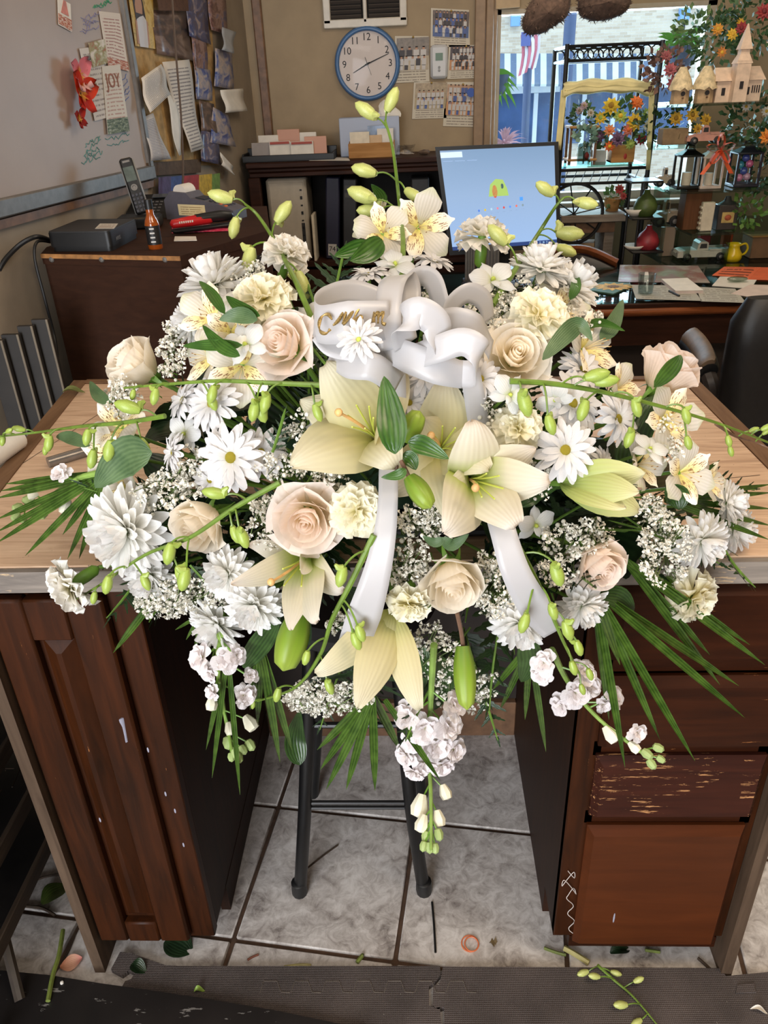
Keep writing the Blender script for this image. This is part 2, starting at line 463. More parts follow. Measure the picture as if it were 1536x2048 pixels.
tag(MB().box((0.5, 1.1, CEIL + .05), (4.8, 7.6, .1)).build('ceiling', M_ceil, smooth=False), kind='structure')
b = MB().slab4([onw(0, 2000), onw(1, 2000), onw(1, 1990), onw(0, 1990)], .001)

# back corner trim, window trim and jambs
cq = LWP + LWN * .02
tag(MB().box((cq.x + .045, YB - .012, 1.55), (.045, .024, 1.9), bv=.006).build('trim_1', M_trimw), kind='structure')
b = MB()
for x, w, d in ((WX0 - .075, .05, .03), (WX0 - .032, .035, .045), (WX0 - .006, .022, .02)): b.box((x, YB - d / 2, 1.5), (w, d, 2.0), bv=.004)
tag(b.build('trim_2', mat('taupe_trim', (150, 124, 98), .5, .06, 30)), kind='structure')
M_frame = mat('pale_window_frame', (176, 164, 146), .5, .05, 20)
win = tag(empty('window_1', ((WX0 + WX1) / 2, YB, WZ0)), kind='structure')
b = MB(); cx = 0; w = WX1 - WX0; h = WZ1 - WZ0
b.box((-w / 2 + .012, .03, h / 2), (.024, .06, h)); b.box((w / 2 - .02, .03, h / 2), (.04, .06, h)); b.box((0, .03, h - .01), (w, .06, .02)); b.box((0, .03, .02), (w, .06, .04))
b.build('window_frame', M_frame, win, smooth=False)
MB().box((0, -.03, -.012), (w + .1, .1, .024), bv=.005).build('window_sill', M_frame, win)
MB().box((0, .05, h / 2), (w - .05, .004, h - .05)).build('pane', glass_mat('window_glass', (232, 242, 248), .10), win, smooth=False)

# ================================================================== the street outside
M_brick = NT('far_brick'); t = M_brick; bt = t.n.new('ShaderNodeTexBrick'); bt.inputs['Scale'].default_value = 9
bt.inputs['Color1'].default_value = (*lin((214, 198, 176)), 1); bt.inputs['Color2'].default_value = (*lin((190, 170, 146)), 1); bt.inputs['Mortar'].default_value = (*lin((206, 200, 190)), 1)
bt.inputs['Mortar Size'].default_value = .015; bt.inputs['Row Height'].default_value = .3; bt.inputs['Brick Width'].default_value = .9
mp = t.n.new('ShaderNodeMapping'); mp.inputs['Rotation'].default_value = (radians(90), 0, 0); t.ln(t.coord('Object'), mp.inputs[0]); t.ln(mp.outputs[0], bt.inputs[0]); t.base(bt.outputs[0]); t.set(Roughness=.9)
M_brick = t.m
YX = 12.0
def P12(px, py, y=YX): return at_y(px, py, y)
zt = P12(1200, 108).z; zaw0 = P12(1200, 170).z; zgl = P12(1200, 182).z; zbot = P12(1200, 300).z - 1.2
bd = empty('brick_building', (4.0, YX, zbot), 0, 'tan brick building with storefront across the street, seen through the window', 'building')
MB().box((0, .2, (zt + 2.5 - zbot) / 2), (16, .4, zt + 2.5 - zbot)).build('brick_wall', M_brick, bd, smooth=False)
M_store = mat('dark_store_glass', (54, 76, 112), .15, .3, 1.5); M_mull = mat('white_mullion', (214, 220, 226), .5, 0)
x0, x1 = P12(985, 240).x, P12(1330, 240).x
MB().box(((x0 + x1) / 2 - 4.0, -.02, (P12(1100, 182).z + P12(1100, 288).z) / 2 - zbot), (x1 - x0 + 1.5, .06, P12(1100, 182).z - P12(1100, 288).z)).build('storefront_glass', M_store, bd, smooth=False)
for px in (1068, 1163, 1222, 1300):
    q = P12(px, 240); MB().box((q.x - 4.0, -.08, q.z - zbot), (.055, .06, P12(1100, 182).z - P12(1100, 288).z)).build('mullion', M_mull, bd, smooth=False)
MB().box(((x0 + x1) / 2 - 4.0, -.1, P12(1100, 176).z - zbot), (x1 - x0 + 1.6, .1, .1)).build('lintel', M_mull, bd, smooth=False)
for px in (1030, 1366):
    q = P12(px, 35 if px < 1100 else 24); MB().box((q.x - 4.0, -.06, q.z - zbot), (.12, .1, .2)).build('wall_lamp', mat('blue_lamp', (120, 160, 210), .5, 0), bd)
# awning: each stripe a piece
aw = empty('striped_awning', (4.0, 11.4, zaw0 - .1), 0, 'blue and white striped awning on the storefront across the street', 'awning')
m1, m2 = mat('awning_blue_grey', (96, 112, 136), .8, .05, 3), mat('awning_white', (206, 212, 218), .8, .05, 3)
k = 0; px = 985
while px < 1330:
    a = at_y(px, 168, 11.3); c = at_y(px + 12, 168, 11.3); t0 = at_y(px, 107, 11.98); t1 = at_y(px + 12, 107, 11.98); o = V((4.0, 11.4, zaw0 - .1))
    MB().slab4([a - o, c - o, t1 - o, t0 - o], .03).build('stripe', m1 if k % 2 else m2, aw, smooth=False); px += 12; k += 1
M_street = mat('white_pavement', (214, 216, 218), .9, .08, 1)  # even off-white, the pavement's own colour
zr = P12(1200, 330, 8).z
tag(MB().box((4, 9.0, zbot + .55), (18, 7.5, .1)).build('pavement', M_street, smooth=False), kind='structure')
def pole(px, ytop, ybot, y, r, name, lab, cat, m):
    a = at_y(px, ytop, y); c = at_y(px - 3, ybot, y); t = empty(name, (c.x, y, zbot + .6), 0, lab, cat)
    MB().tube([(0, 0, 0), (0, 0, a.z - zbot - .6)], r, 10).build('pole', m, t)
    MB().lathe([(r * 2.2, 0), (r * 2.2, .08), (r * 1.3, .3), (r, .34)], 10).build('pole_base', m, t); return t
M_post = mat('blue_grey_post', (74, 88, 120), .5, .05, 5)
pole(1139, -40, 110, 8.2, .055, 'street_post', 'thick dark blue street post behind the black rack, top of the window', 'post', M_post)
fp = pole(1052, 85, 290, 7.6, .035, 'flag_pole', 'slim blue grey flag pole outside the window', 'pole', M_post)
# flag
a = at_y(1058, 70, 7.6); fm = [mat('flag_red', (206, 116, 130), .8, 0), mat('flag_white', (230, 222, 226), .8, 0), mat('flag_blue', (96, 104, 160), .8, 0)]
b = MB()
for k in range(6):
    b.cur = k % 2
    P = [[(a.x + (-.075 + .15 * (k + j) / 6) + .02 * sin(i * .9), 7.56 + .02 * sin(k + i), a.z - i * .075 + (k + j) * .01) for j in (0, 1)] for i in range(5)]
    b.grid(P)
b.cur = 2; b.box((a.x - .03, 7.55, a.z - .03), (.08, .01, .1))
tag(b.build('flag', fm), 'small red and white striped flag hanging on the pole outside', 'flag')

# green street ferns and pink grass outside
def tuft(name, px, py, y, n, L, r, m, lab, cat, up=0.2, droop=1.0, seed=1, dirs=None):
    rr = random.Random(seed); c = at_y(px, py, y); t = empty(name, c, 0, lab, cat); b = MB()
    for i in range(n):
        an = rr.random() * 2 * pi; el = rr.uniform(up - .5, up + .9); l = L * rr.uniform(.6, 1)
        d = V((cos(an) * cos(el), sin(an) * cos(el) * .6, sin(el))); p = []
        for k in range(6): s_ = k / 5; p.append(d * (l * s_) + V((0, 0, -droop * l * .5 * s_ * s_)))
        sd = d.cross(V((0, -1, 0.2))).normalized() * r
        b.grid([[q - sd * (1 - (k / 5) ** 2) * (1 + .3 * (k % 2)), q + sd * (1 - (k / 5) ** 2) * (1 + .3 * (k % 2))] for k, q in enumerate(p)])
    o = b.build('fronds', m, t); o['kind'] = 'stuff'
    if cat == 'fern': MB().tube([(0, 0, 0), (0, 0, 1.6)], .006, 5).build('hanger', M_post, t); MB().lathe([(0, -.12), (.07, -.1), (.1, 0), (.09, 0), (0, -.02)], 12).build('basket', M_post, t)
    else: MB().tube([(0, 0, 0), (0, 0, zbot + .6 - c.z)], .04, 6).build('stems', m, t)
    return t
M_fernout = mat('bright_fern', (112, 176, 62), .6, .2, 6)  # the fern's own bright green
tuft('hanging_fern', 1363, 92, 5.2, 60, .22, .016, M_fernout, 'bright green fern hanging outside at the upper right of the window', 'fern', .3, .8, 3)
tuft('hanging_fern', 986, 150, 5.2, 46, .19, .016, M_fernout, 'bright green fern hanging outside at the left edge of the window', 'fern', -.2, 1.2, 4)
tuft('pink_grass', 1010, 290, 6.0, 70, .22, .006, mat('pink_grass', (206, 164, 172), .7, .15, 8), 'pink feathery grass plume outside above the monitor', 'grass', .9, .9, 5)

# ================================================================== on the back wall
bw = lambda px, py, o=.004: at_y(px, py, YB - o)
vc = (bw(648, 56) + bw(815, 54)) / 2
vent = empty('air_vent', (vc.x, YB, vc.z), 0, 'white metal air return vent with dark louvers above the blue clock', 'vent')
vw = (bw(815, 50) - bw(648, 50)).x; M_vent = mat('white_enamel', (206, 196, 180), .35, .04, 20)
b = MB(); z1 = .16
b.box((0, -.012, .018), (vw, .024, .036), bv=.004); b.box((0, -.012, z1), (vw, .024, .036), bv=.004)
for x in (-vw / 2 + .018, 0, vw / 2 - .018): b.box((x, -.012, z1 / 2 + .018), (.034 if x else .018, .024, z1), bv=.004)
b.build('frame', M_vent, vent); MB().box((0, -.001, z1 / 2), (vw - .03, .002, z1)).build('backing', mat('vent_dark', (24, 20, 18), .9, 0), vent, smooth=False)
sl = MB().box((0, 0, 0), (vw / 2 - .036, .018, .003)).mesh('slat', mat('louver_grey', (86, 78, 72), .4, 0), False)
for sx in (-1, 1):
    for k in range(6): inst('slat', sl, vent, Matrix.Translation((sx * vw / 4, -.008, .046 + k * .019)) @ Matrix.Rotation(radians(-35), 4, 'X'))

ck = bw(735, 128); CR = .158
clk = empty('wall_clock', (ck.x, YB, ck.z), 0, 'round wall clock with blue rim and black numerals', 'clock')
RX = Matrix.Rotation(radians(90), 4, 'X')
b = MB().lathe([(CR * .86, 0), (CR * .99, .0), (CR, .012), (CR * .97, .028), (CR * .91, .034), (CR * .865, .026), (CR * .86, .014)], 48, m=RX.to_3x3(), cap=False)
b.build('rim', mat('blue_clock_rim', (74, 112, 158), .35, .04, 20), clk, angle=180)
MB().lathe([(0, .012), (CR * .88, .012)], 48, m=RX.to_3x3(), cap=False).build('dial', mat('clock_dial', (218, 204, 196), .5, .02, 10), clk)
M_ink = mat('black_ink', (26, 24, 26), .6, 0)
for h_ in range(1, 13):
    an = radians(90 - 30 * h_); text('numeral', str(h_), .043, M_ink, clk, Matrix.Translation((cos(an) * CR * .70, -.0135, sin(an) * CR * .70)) @ RX)
def hand(an_deg, L, w, back, name, m):
    an = radians(90 - an_deg); d = V((cos(an), 0, sin(an))); n = V((-sin(an), 0, cos(an)))
    MB().slab4([V((0, -.017, 0)) - d * back - n * w, V((0, -.017, 0)) + d * L - n * w * .4, V((0, -.017, 0)) + d * L + n * w * .4, V((0, -.017, 0)) - d * back + n * w], -.001).build(name, m, clk, smooth=False)
hand(243, .078, .0038, .012, 'hour_hand', M_ink); hand(69, .112, .003, .012, 'minute_hand', M_ink); hand(160, .05, .0012, .03, 'second_hand', M_ink)
MB().lathe([(0, .02), (.006, .019), (.006, .013)], 12, m=RX.to_3x3()).build('hub', M_ink, clk)
MB().lathe([(0, .029), (CR * .5, .027), (CR * .87, .02)], 40, m=RX.to_3x3(), cap=False).build('clock_glass', glass_mat('clock_glass', (250, 250, 250), .03), clk, angle=180)

# thermostat
tc = bw(878, 124); th = empty('thermostat', (tc.x, YB, tc.z), 0, 'white rounded thermostat with a small green display among the team photos', 'thermostat')
w_, h_ = (bw(896, 100) - bw(861, 100)).x, bw(878, 90).z - bw(878, 158).z
MB().box((0, -.014, 0), (w_, .028, h_), bv=.012).build('case', mat('thermostat_white', (206, 206, 208), .4, 0), th)
MB().box((0, -.029, h_ * .15), (w_ * .42, .002, h_ * .22)).build('display', mat('lcd_green', (96, 124, 104), .3, 0), th, smooth=False)
for k in (0, 1): MB().lathe([(.006, 0), (.006, .003), (.004, .004)], 12, c=(0, -.0275, -h_ * (.16 + .09 * k)), m=RX.to_3x3()).build('button', mat('button_grey', (150, 150, 152), .5, 0), th)

# team photos: calendar style sheets printed with rows of players
skin, hair = mat('print_skin', (178, 132, 104), .5, 0), mat('print_hair', (52, 40, 36), .5, 0)
def team(px, floor_c, wall_c, kit, rows, n, lab, seed, cap=.17):
    rr = random.Random(seed); q = [bw(*p, .004) for p in px]
    t = empty('team_photo', (q[0] + q[2]) / 2, 0, lab, 'photo', 'team photos by the thermostat'); o = (q[0] + q[2]) / 2
    quad_print('sheet', [a - o for a in q], text_print('caption_sheet', (206, 196, 178), (120, 108, 98), 16, .42, 30), t)
    W_ = (q[1] - q[0]).length; H_ = (q[3] - q[0]).length; ux = (q[1] - q[0]) / W_; uy = (q[3] - q[0]) / H_
    def R(b, x, y, w, h, z=.0006): c = q[0] - o + ux * (x * W_) + uy * (y * H_) + V((0, -z, 0)); b.add([c, c + ux * (w * W_), c + ux * (w * W_) + uy * (h * H_), c + uy * (h * H_)], [(0, 1, 2, 3)])
    b = MB(); b.cur = 0; R(b, .05, .26, .9, .3, .0012); b.cur = 1; R(b, .05, .56, .9, .39, .0012)
    for r_ in range(rows):
        y0 = .30 + r_ * .2; k = n - r_ % 2
        for i in range(k):
            x = .1 + .8 * (i + .5) / k + rr.uniform(-.01, .01); w = .62 / k; hh = .24 - .02 * r_
            z = .0016 + (rows - r_) * .0004
            b.cur = 2 + rr.choice(kit); R(b, x - w / 2, y0 + .06, w, hh * .62, z); b.cur = 2 + rr.choice(kit); R(b, x - w * .4, y0 - .03, w * .8, .1, z)
            b.cur = 5; R(b, x - w * .2, y0 + .06 + hh * .62, w * .42, .06, z); b.cur = 6; R(b, x - w * .2, y0 + .105 + hh * .62, w * .42, .025, z)
    b.build('team_print', [mat('pf%d' % seed, floor_c, .4, .05, 30), mat('pw%d' % seed, wall_c, .4, .15, 60), mat('kit_white', (196, 190, 186), .5, 0), mat('kit_blue', (74, 92, 150), .5, 0), mat('kit_dark', (56, 48, 52), .5, 0), skin, hair], t, smooth=False)
    pn = MB().ball((0, 0, 0), .005).mesh('pin', mat('brass_pin', (190, 158, 90), .3, 0, metal=.7)); inst('pin', pn, t, Matrix.Translation(q[3] - o + ux * W_ * .5 + uy * (-.008) + V((0, -.006, 0))))
team([(861, 92), (940, 96), (938, 20), (862, 16)], (70, 92, 140), (92, 74, 66), [0, 1, 2], 3, 9, 'topmost team photo with a dark crowd in front of a blue floor', 1)
team([(788, 166), (859, 163), (857, 72), (790, 72)], (176, 158, 130), (120, 108, 96), [0, 0, 2], 2, 5, 'team photo of tall players in white directly right of the clock', 2)
team([(894, 158), (962, 156), (966, 90), (898, 90)], (190, 130, 78), (74, 60, 62), [0, 0, 0, 2], 3, 8, 'team photo of players in white directly right of the thermostat', 3)
team([(824, 238), (893, 236), (893, 166), (828, 163)], (170, 150, 110), (160, 140, 110), [0, 0, 1], 2, 7, 'team photo on the bottom left, players in white and blue', 4)
team([(886, 252), (953, 254), (956, 164), (892, 164)], (196, 138, 84), (176, 140, 110), [0, 1, 0], 3, 7, 'team photo on the bottom right with a blue circle', 5)
p = bw(942, 185, .02); tag(MB().lathe([(0, .002), (.02, .002), (.02, 0)], 20, c=p, m=RX.to_3x3()).build('blue_sticker', mat('sticker_blue', (46, 84, 170), .4, 0)), 'round blue sticker on the bottom right team photo', 'sticker')
# a loose sheet at the trim
q = [bw(966, 270, .05), bw(984, 268, .05), bw(984, 92, .05), bw(970, 92, .05)]
# switch plate at the very top by the window
q = [bw(992, 18, .03), bw(1040, 14, .03), bw(1040, -30, .03), bw(992, -30, .03)]
tag(MB().slab4(q, .02).build('hanging_sign', mat('sign_tan', (186, 160, 126), .6, .05, 20), smooth=False), 'small tan wooden plaque at the top left of the window', 'plaque')
# ================================================================== left wall: white board and what is stuck to it
O = onw(289, 338); WBZ = O.z
wl = lambda s, z, o=0.0: O + LWD * s + V((0, 0, z)) + LWN * o      # s along the wall (away from us), z up, o off the wall
wb = empty('whiteboard', wl(-.6, 0), 0, 'large white marker board with aluminium frame on the left wall', 'whiteboard')
wbo = wl(-.6, 0)
t = NT('whiteboard_enamel'); t.set(Roughness=.5); n = t.noise(t.coord('Object'), 3, 4); t.base(t.ramp(n, [(.3, (160, 144, 134)), (.7, (172, 156, 145))])); M_wb = t.m
MB().slab4([wl(-1.6, 0, .012) - wbo, wl(0, 0, .012) - wbo, wl(0, .95, .012) - wbo, wl(-1.6, .95, .012) - wbo], .01).build('board_surface', M_wb, wb, smooth=False)
Mw = frame((0, 0, 0), LWD, (0, 0, 1)).to_3x3()
MB().box(wl(-.8, -.012, .014) - wbo, (1.66, .045, .028), m=Mw, bv=.004).build('frame_rail', M_alu, wb)
MB().box(wl(.012, .47, .014) - wbo, (.03, 1.0, .026), m=Mw, bv=.004).build('frame_stile', M_alu, wb)
MB().box(wl(-.8, -.05, .008) - wbo, (1.66, .022, .016), m=Mw).build('wall_rail', M_trimw, wb, smooth=False)
# marker scribbles, drawn where the handwriting stands
def scribble(px0, py0, px1, py1, rows, c, seed, amp=7, n=26, r=.0011):
    rr = random.Random(seed); b = MB()
    for k in range(rows):
        f = (k + .5) / rows; y = py0 + (py1 - py0) * f; x0 = px0 + rr.uniform(0, (px1 - px0) * .25); x1 = px1 - rr.uniform(0, (px1 - px0) * .25)
        pts = []
        for i in range(n):
            g = i / (n - 1); pts.append(onw(x0 + (x1 - x0) * g + rr.uniform(-2, 2), y - 14 * g + rr.uniform(-amp, amp), .0132) - wbo)
        b.tube(pts, r, 4)
    b.build('marker_writing', mat('marker_' + c[0], c[1], .6, 0), wb)
scribble(184, 14, 230, 18, 2, ('green', (52, 150, 108)), 3, 5, 16)
scribble(160, 35, 200, 70, 5, ('violet', (140, 136, 170)), 4, 5, 12)
scribble(205, 60, 218, 110, 4, ('grey', (80, 80, 88)), 6, 4, 8)
scribble(162, 285, 210, 330, 5, ('teal', (84, 142, 138)), 5, 6, 14)
scribble(205, 275, 262, 300, 2, ('teal', (84, 142, 138)), 7, 5, 14)
scribble(244, 158, 258, 215, 5, ('blue', (96, 118, 176)), 8, 4, 8)

def wsheet(name, px, m, lab, cat, off=.016, amp=0.0, group=None, phase=0):
    q = [onw(*p, off) for p in px]
    t = empty(name, (q[0] + q[2]) / 2, 0, lab, cat, group); o = (q[0] + q[2]) / 2; q = [a - o for a in q]
    if amp: curl_sheet('sheet', q, m, t, LWN, amp, phase=phase)
    else: quad_print('sheet', q, m, t)
    return t, q, o
def wtext(t, q, body, u, v, size, m, roll=0):
    c = q[0].lerp(q[1], u).lerp(q[3].lerp(q[2], u), v) + LWN * .0016
    text('print', body, size, m, t, frame(c, q[1] - q[0], q[3] - q[0]))
red_ink = mat('red_ink', (160, 66, 54), .6, 0); brn_ink = mat('brown_ink', (150, 88, 56), .6, 0)
T_list = text_print('menu_print', (214, 202, 190), (150, 92, 86), 17, .40, 12)
T_cal = text_print('calendar_print', (206, 198, 190), (130, 116, 112), 14, .45, 16)
T_let = text_print('letter_print', (208, 200, 190), (104, 96, 100), 26, .36, 22)
T_let2 = text_print('letter_blue_print', (196, 190, 186), (96, 98, 124), 30, .36, 26)
fall = photo_print('autumn_print', [(216, 206, 196), (206, 190, 176), (182, 108, 66), (150, 62, 46), (212, 160, 92)], 5, 2.2, .6)
trees = photo_print('forest_print', [(196, 196, 186), (120, 128, 96), (66, 80, 52), (40, 54, 34)], 7, 1, .6)
t_, q, o = wsheet('greeting_card', [(117, 49), (144, 64), (141, 8), (115, -6)], M_white, 'small white card with autumn leaves alone on the upper whiteboard', 'card')
quad_print('picture', [q[0].lerp(q[3], .05) + LWN * .001, q[1].lerp(q[2], .02) + LWN * .001, q[1].lerp(q[2], .42) + LWN * .001, q[0].lerp(q[3], .42) + LWN * .001], fall, t_)
quad_print('caption', [q[0].lerp(q[1], .42).lerp(q[3], .5) + LWN * .001, q[0].lerp(q[1], .62).lerp(q[2], .5) + LWN * .001, q[3].lerp(q[2], .62) + LWN * .001, q[3].lerp(q[2], .44) + LWN * .001], mat('caption_red', (196, 120, 104), .6, .1, 60), t_)
t_, q, o = wsheet('menu_flyer', [(216, 132), (258, 143), (240, 27), (198, 22)], T_list, 'tall white flyer with red lines and pumpkins at the top right of the whiteboard', 'flyer')
quad_print('picture', [q[0] + LWN * .001, q[1] + LWN * .001, q[1].lerp(q[2], .17) + LWN * .001, q[0].lerp(q[3], .17) + LWN * .001], fall, t_)
t_, q, o = wsheet('calendar_card', [(190, 242), (224, 233), (203, 92), (159, 97)], T_cal, 'tall grey calendar card marked 2023 behind the other cards on the whiteboard', 'calendar', .0175)
wtext(t_, q, '2023', .25, .86, .018, M_ink)
t_, q, o = wsheet('turkey_card', [(186, 135), (216, 126), (209, 78), (177, 86)], photo_print('bird_print', [(214, 206, 196), (206, 196, 180), (150, 146, 96), (160, 96, 62), (96, 70, 56)], 2.6, 5, .6), 'small card with a brown bird on the whiteboard above the long cards', 'card', .020)
t_, q, o = wsheet('joy_card', [(216, 269), (259, 262), (240, 129), (204, 133)], text_print('joy_print', (212, 204, 192), (176, 132, 120), 17, .42, 10), 'tall white card with the word JOY over a row of fir trees', 'card', .020)
wtext(t_, q, 'JOY', .5, .77, .058, brn_ink)
quad_print('picture', [q[0] + LWN * .001, q[1] + LWN * .001, q[1].lerp(q[2], .22) + LWN * .001, q[0].lerp(q[3], .22) + LWN * .001], trees, t_)
# butterfly magnets
def butterfly(px, py, s, cols, lab, tilt, n=2):
    c = onw(px, py, .03); t = empty('butterfly_magnet', c, 0, lab, 'magnet', 'butterfly magnets')
    for k, (sx, fan, col) in enumerate(((-1, .55, cols[0]), (1, .55, cols[0]), (-1, -.5, cols[1]), (1, -.5, cols[1]))):
        a = tilt + (radians(90) - sx * radians(55) if fan > 0 else radians(-90) + sx * radians(38)); L = s * (1 if fan > 0 else .8)
        d = LWD * cos(a) + V((0, 0, 1)) * sin(a); e = LWD * -sin(a) + V((0, 0, 1)) * cos(a); P = []
        for i in range(7):
            f = i / 6; w = L * .42 * sin(pi * min(1, f * .8 + .12)) ** .8
            P.append([d * (L * f) + e * (w * (j / 2 - 1)) + LWN * (.012 * f * f * s / .05 + .004 * abs(j - 2) * s / .05) for j in range(5)])
        inst('wing', gridmesh('wing', P, petal_mat('wing_%s' % str(col), [(0, (240, 190, 80)), (.25, col), (.8, col), (1, tuple(x * .5 for x in col))], .2)), t)
    MB().tube([LWD * (sin(-tilt) * -s * .4) + V((0, 0, -s * .4 * cos(tilt))), V((0, 0, 0)), LWD * (-sin(tilt) * s * .35) + V((0, 0, s * .35 * cos(tilt)))], [s * .03, s * .06, s * .03], 6).build('body', mat('insect_body', (50, 30, 26), .6, 0), t)
butterfly(156, 150, .062, [(232, 130, 140), (238, 186, 180)], 'pink butterfly magnet, top one of three on the whiteboard', .1)
butterfly(160, 187, .072, [(214, 60, 30), (196, 44, 28)], 'large orange red butterfly magnet, middle one of three', -.25)
butterfly(157, 237, .036, [(176, 44, 32), (150, 34, 28)], 'small dark red butterfly magnet, lowest of three', .2)
butterfly(174, 165, .034, [(240, 226, 206), (236, 214, 190)], 'small cream butterfly magnet right of the pink one', -.9)

# pin board strip with photographs, right of the whiteboard
tag(MB().slab4([onw(262, 335, .004), onw(436, 330, .004), onw(420, -40, .004), onw(236, -40, .004)], .004).build('pin_board', mat('cork_tan', (176, 142, 92), .85, .12, 30), smooth=False), 'tan cork pin board between the whiteboard and the corner', 'pin board')
ph = [photo_print('snap_a', [(36, 36, 48), (84, 70, 80), (60, 70, 110), (160, 140, 134), (70, 64, 70)], 3, 1), photo_print('snap_b', [(52, 40, 44), (96, 62, 58), (150, 118, 108), (84, 84, 120), (40, 40, 60)], 3, 4),
      photo_print('snap_c', [(46, 50, 70), (60, 84, 150), (150, 146, 156), (190, 170, 158), (60, 50, 50)], 3, 7), photo_print('snap_d', [(36, 32, 36), (60, 52, 54), (92, 70, 60), (130, 108, 96), (70, 60, 80)], 2.5, 9)]
# portrait of a girl: real printed shapes on the sheet
t_, q, o = wsheet('portrait_photo', [(271, 92), (311, 98), (305, -12), (255, -20)], photo_print('golden_bokeh', [(150, 112, 40), (196, 158, 70), (206, 178, 110), (130, 98, 36)], 5, 3, .4), 'large glossy portrait of a girl in a white top before yellow leaves', 'photo', .012)
def on_sheet(b, q, uv, z=.0012):
    b.add([q[0].lerp(q[1], u).lerp(q[3].lerp(q[2], u), v) + LWN * z for u, v in uv], [tuple(range(len(uv)))])
b = MB()
b.cur = 0; on_sheet(b, q, [(.12, .95), (.18, .45), (.5, .42), (.62, .5), (.55, .8), (.5, 1), (.2, 1)], .0012)
b.cur = 1; on_sheet(b, q, [(.2, .62), (.48, .6), (.5, .74), (.47, .88), (.36, .93), (.24, .9), (.19, .75)], .0016); on_sheet(b, q, [(.1, .05), (.2, .05), (.24, .45), (.14, .5)], .0016); on_sheet(b, q, [(.62, .05), (.7, .06), (.68, .48), (.58, .5)], .0016)
b.cur = 2; on_sheet(b, q, [(.2, .0), (.62, .0), (.62, .5), (.5, .58), (.34, .55), (.2, .5)], .0018)
b.build('printed_figure', [hair, skin, mat('print_top', (206, 204, 208), .4, 0)], t_, smooth=False)
T_ = [('snapshot', [(312, 108), (384, 122), (372, 22), (300, 20)], 'dark photo with a green shape under the brown wooden plaque', 3),
      ('snapshot', [(376, 72), (420, 90), (412, -10), (370, -10)], 'dark photo of standing people at the top of the pin board', 0),
      ('snapshot', [(420, 60), (456, 70), (450, -10), (414, -10)], 'dark reddish photo at the top right of the pin board', 1),
      ('snapshot', [(388, 140), (416, 146), (412, 78), (382, 68)], 'tall photo with pale figures in the middle of the pin board', 1),
      ('snapshot', [(392, 198), (424, 202), (420, 140), (388, 134)], 'photo with a blue dress in the middle of the pin board', 2),
      ('snapshot', [(428, 172), (466, 180), (464, 104), (430, 96)], 'photo of two people, right column of the pin board', 2),
      ('snapshot', [(401, 262), (432, 266), (428, 208), (398, 200)], 'photo of a girl in pink, lower middle of the pin board', 3),
      ('snapshot', [(418, 285), (470, 294), (456, 230), (426, 214)], 'photo with a bright blue patch, lower right of the pin board', 2),
      ('snapshot', [(400, 322), (442, 330), (434, 262), (402, 262)], 'lowest dark photo of the pin board', 0)]
for k, (n_, px, lab, mi) in enumerate(T_): wsheet(n_, px, ph[mi], lab, 'photo', .010 + .002 * k, .004, 'snapshots on the pin board', k)
snap = photo_print('pink_girl', [(60, 46, 50), (120, 84, 78), (206, 170, 160), (190, 140, 130)], 3, 2)
wsheet('price_note', [(438, 100), (458, 108), (472, 64), (444, 54)], mat('pale_blue_paper', (164, 166, 170), .7, .04, 30), 'crumpled pale blue note at the right of the pin board', 'note', .034, .014)
wsheet('price_note', [(446, 226), (487, 222), (486, 177), (440, 180)], M_white, 'white note with a torn dark lower edge near the corner trim', 'note', .034, .012)
wsheet('price_note', [(438, 330), (462, 352), (466, 332), (440, 304)], M_white, 'small white scrap hanging at the bottom of the pin board', 'note', .030, .012)
wsheet('wood_sign', [(318, 21), (378, 22), (372, -30), (310, -30)], wood_mat('plaque_wood', (70, 46, 34), (104, 72, 52), (1, 12, 12)), 'brown wooden plaque at the top of the pin board', 'plaque', .03)
wsheet('letter_sheet', [(297, 322), (334, 318), (306, 226), (283, 236)], T_let2, 'long handwritten sheet with blue lines, lowest of the letters', 'letter', .020, .010, 'letters pinned by the whiteboard')
wsheet('letter_sheet', [(290, 226), (338, 188), (322, 128), (282, 156)], T_let, 'tilted typed slip pinned over the other letters beside the whiteboard frame', 'letter', .040, .012, 'letters pinned by the whiteboard', 2)
wsheet('letter_sheet', [(372, 305), (400, 296), (378, 119), (324, 124)], T_let, 'longest letter, hanging behind the brown wire', 'letter', .024, .014, 'letters pinned by the whiteboard', 1)
wsheet('letter_sheet', [(352, 312), (362, 310), (348, 190), (330, 180)], M_white, 'narrow curled white sheet left of the brown wire', 'letter', .022, .014, 'letters pinned by the whiteboard', 3)
# shelf ledge and the rainbow card under the pin board
tag(MB().slab4([onw(300, 352, .02), onw(402, 345, .02), onw(402, 318, .02), onw(296, 326, .02)], .02).build('ledge', wood_mat('ledge_wood', (74, 58, 44), (104, 84, 66), (1, 9, 9)), smooth=False), 'short brown ledge strip below the pinned letters', 'ledge')
b = MB(); cols = [('violet', (76, 60, 96)), ('blue', (58, 76, 130)), ('red', (156, 44, 44)), ('yellow', (190, 156, 50)), ('green', (110, 140, 66))]
xs = [318, 342, 366, 398, 424, 440]; rb = empty('rainbow_card', onw(380, 375, .03), 0, 'card striped violet, blue, red, yellow and green behind the card reader', 'card')
for k in range(5):
    q = [onw(xs[k], 400, .03), onw(xs[k + 1], 400, .03), onw(xs[k + 1], 352 - k * 1.5, .03), onw(xs[k], 355 - k * 1.5, .03)]
    MB().slab4([a - onw(380, 375, .03) for a in q], .002).build('stripe', mat('rainbow_' + cols[k][0], cols[k][1], .6, .15, 50), rb, smooth=False)
wp = [onw(343, -20, .09), onw(352, 110, .09), onw(362, 230, .09), onw(366, 330, .09), onw(364, 398, .09)]
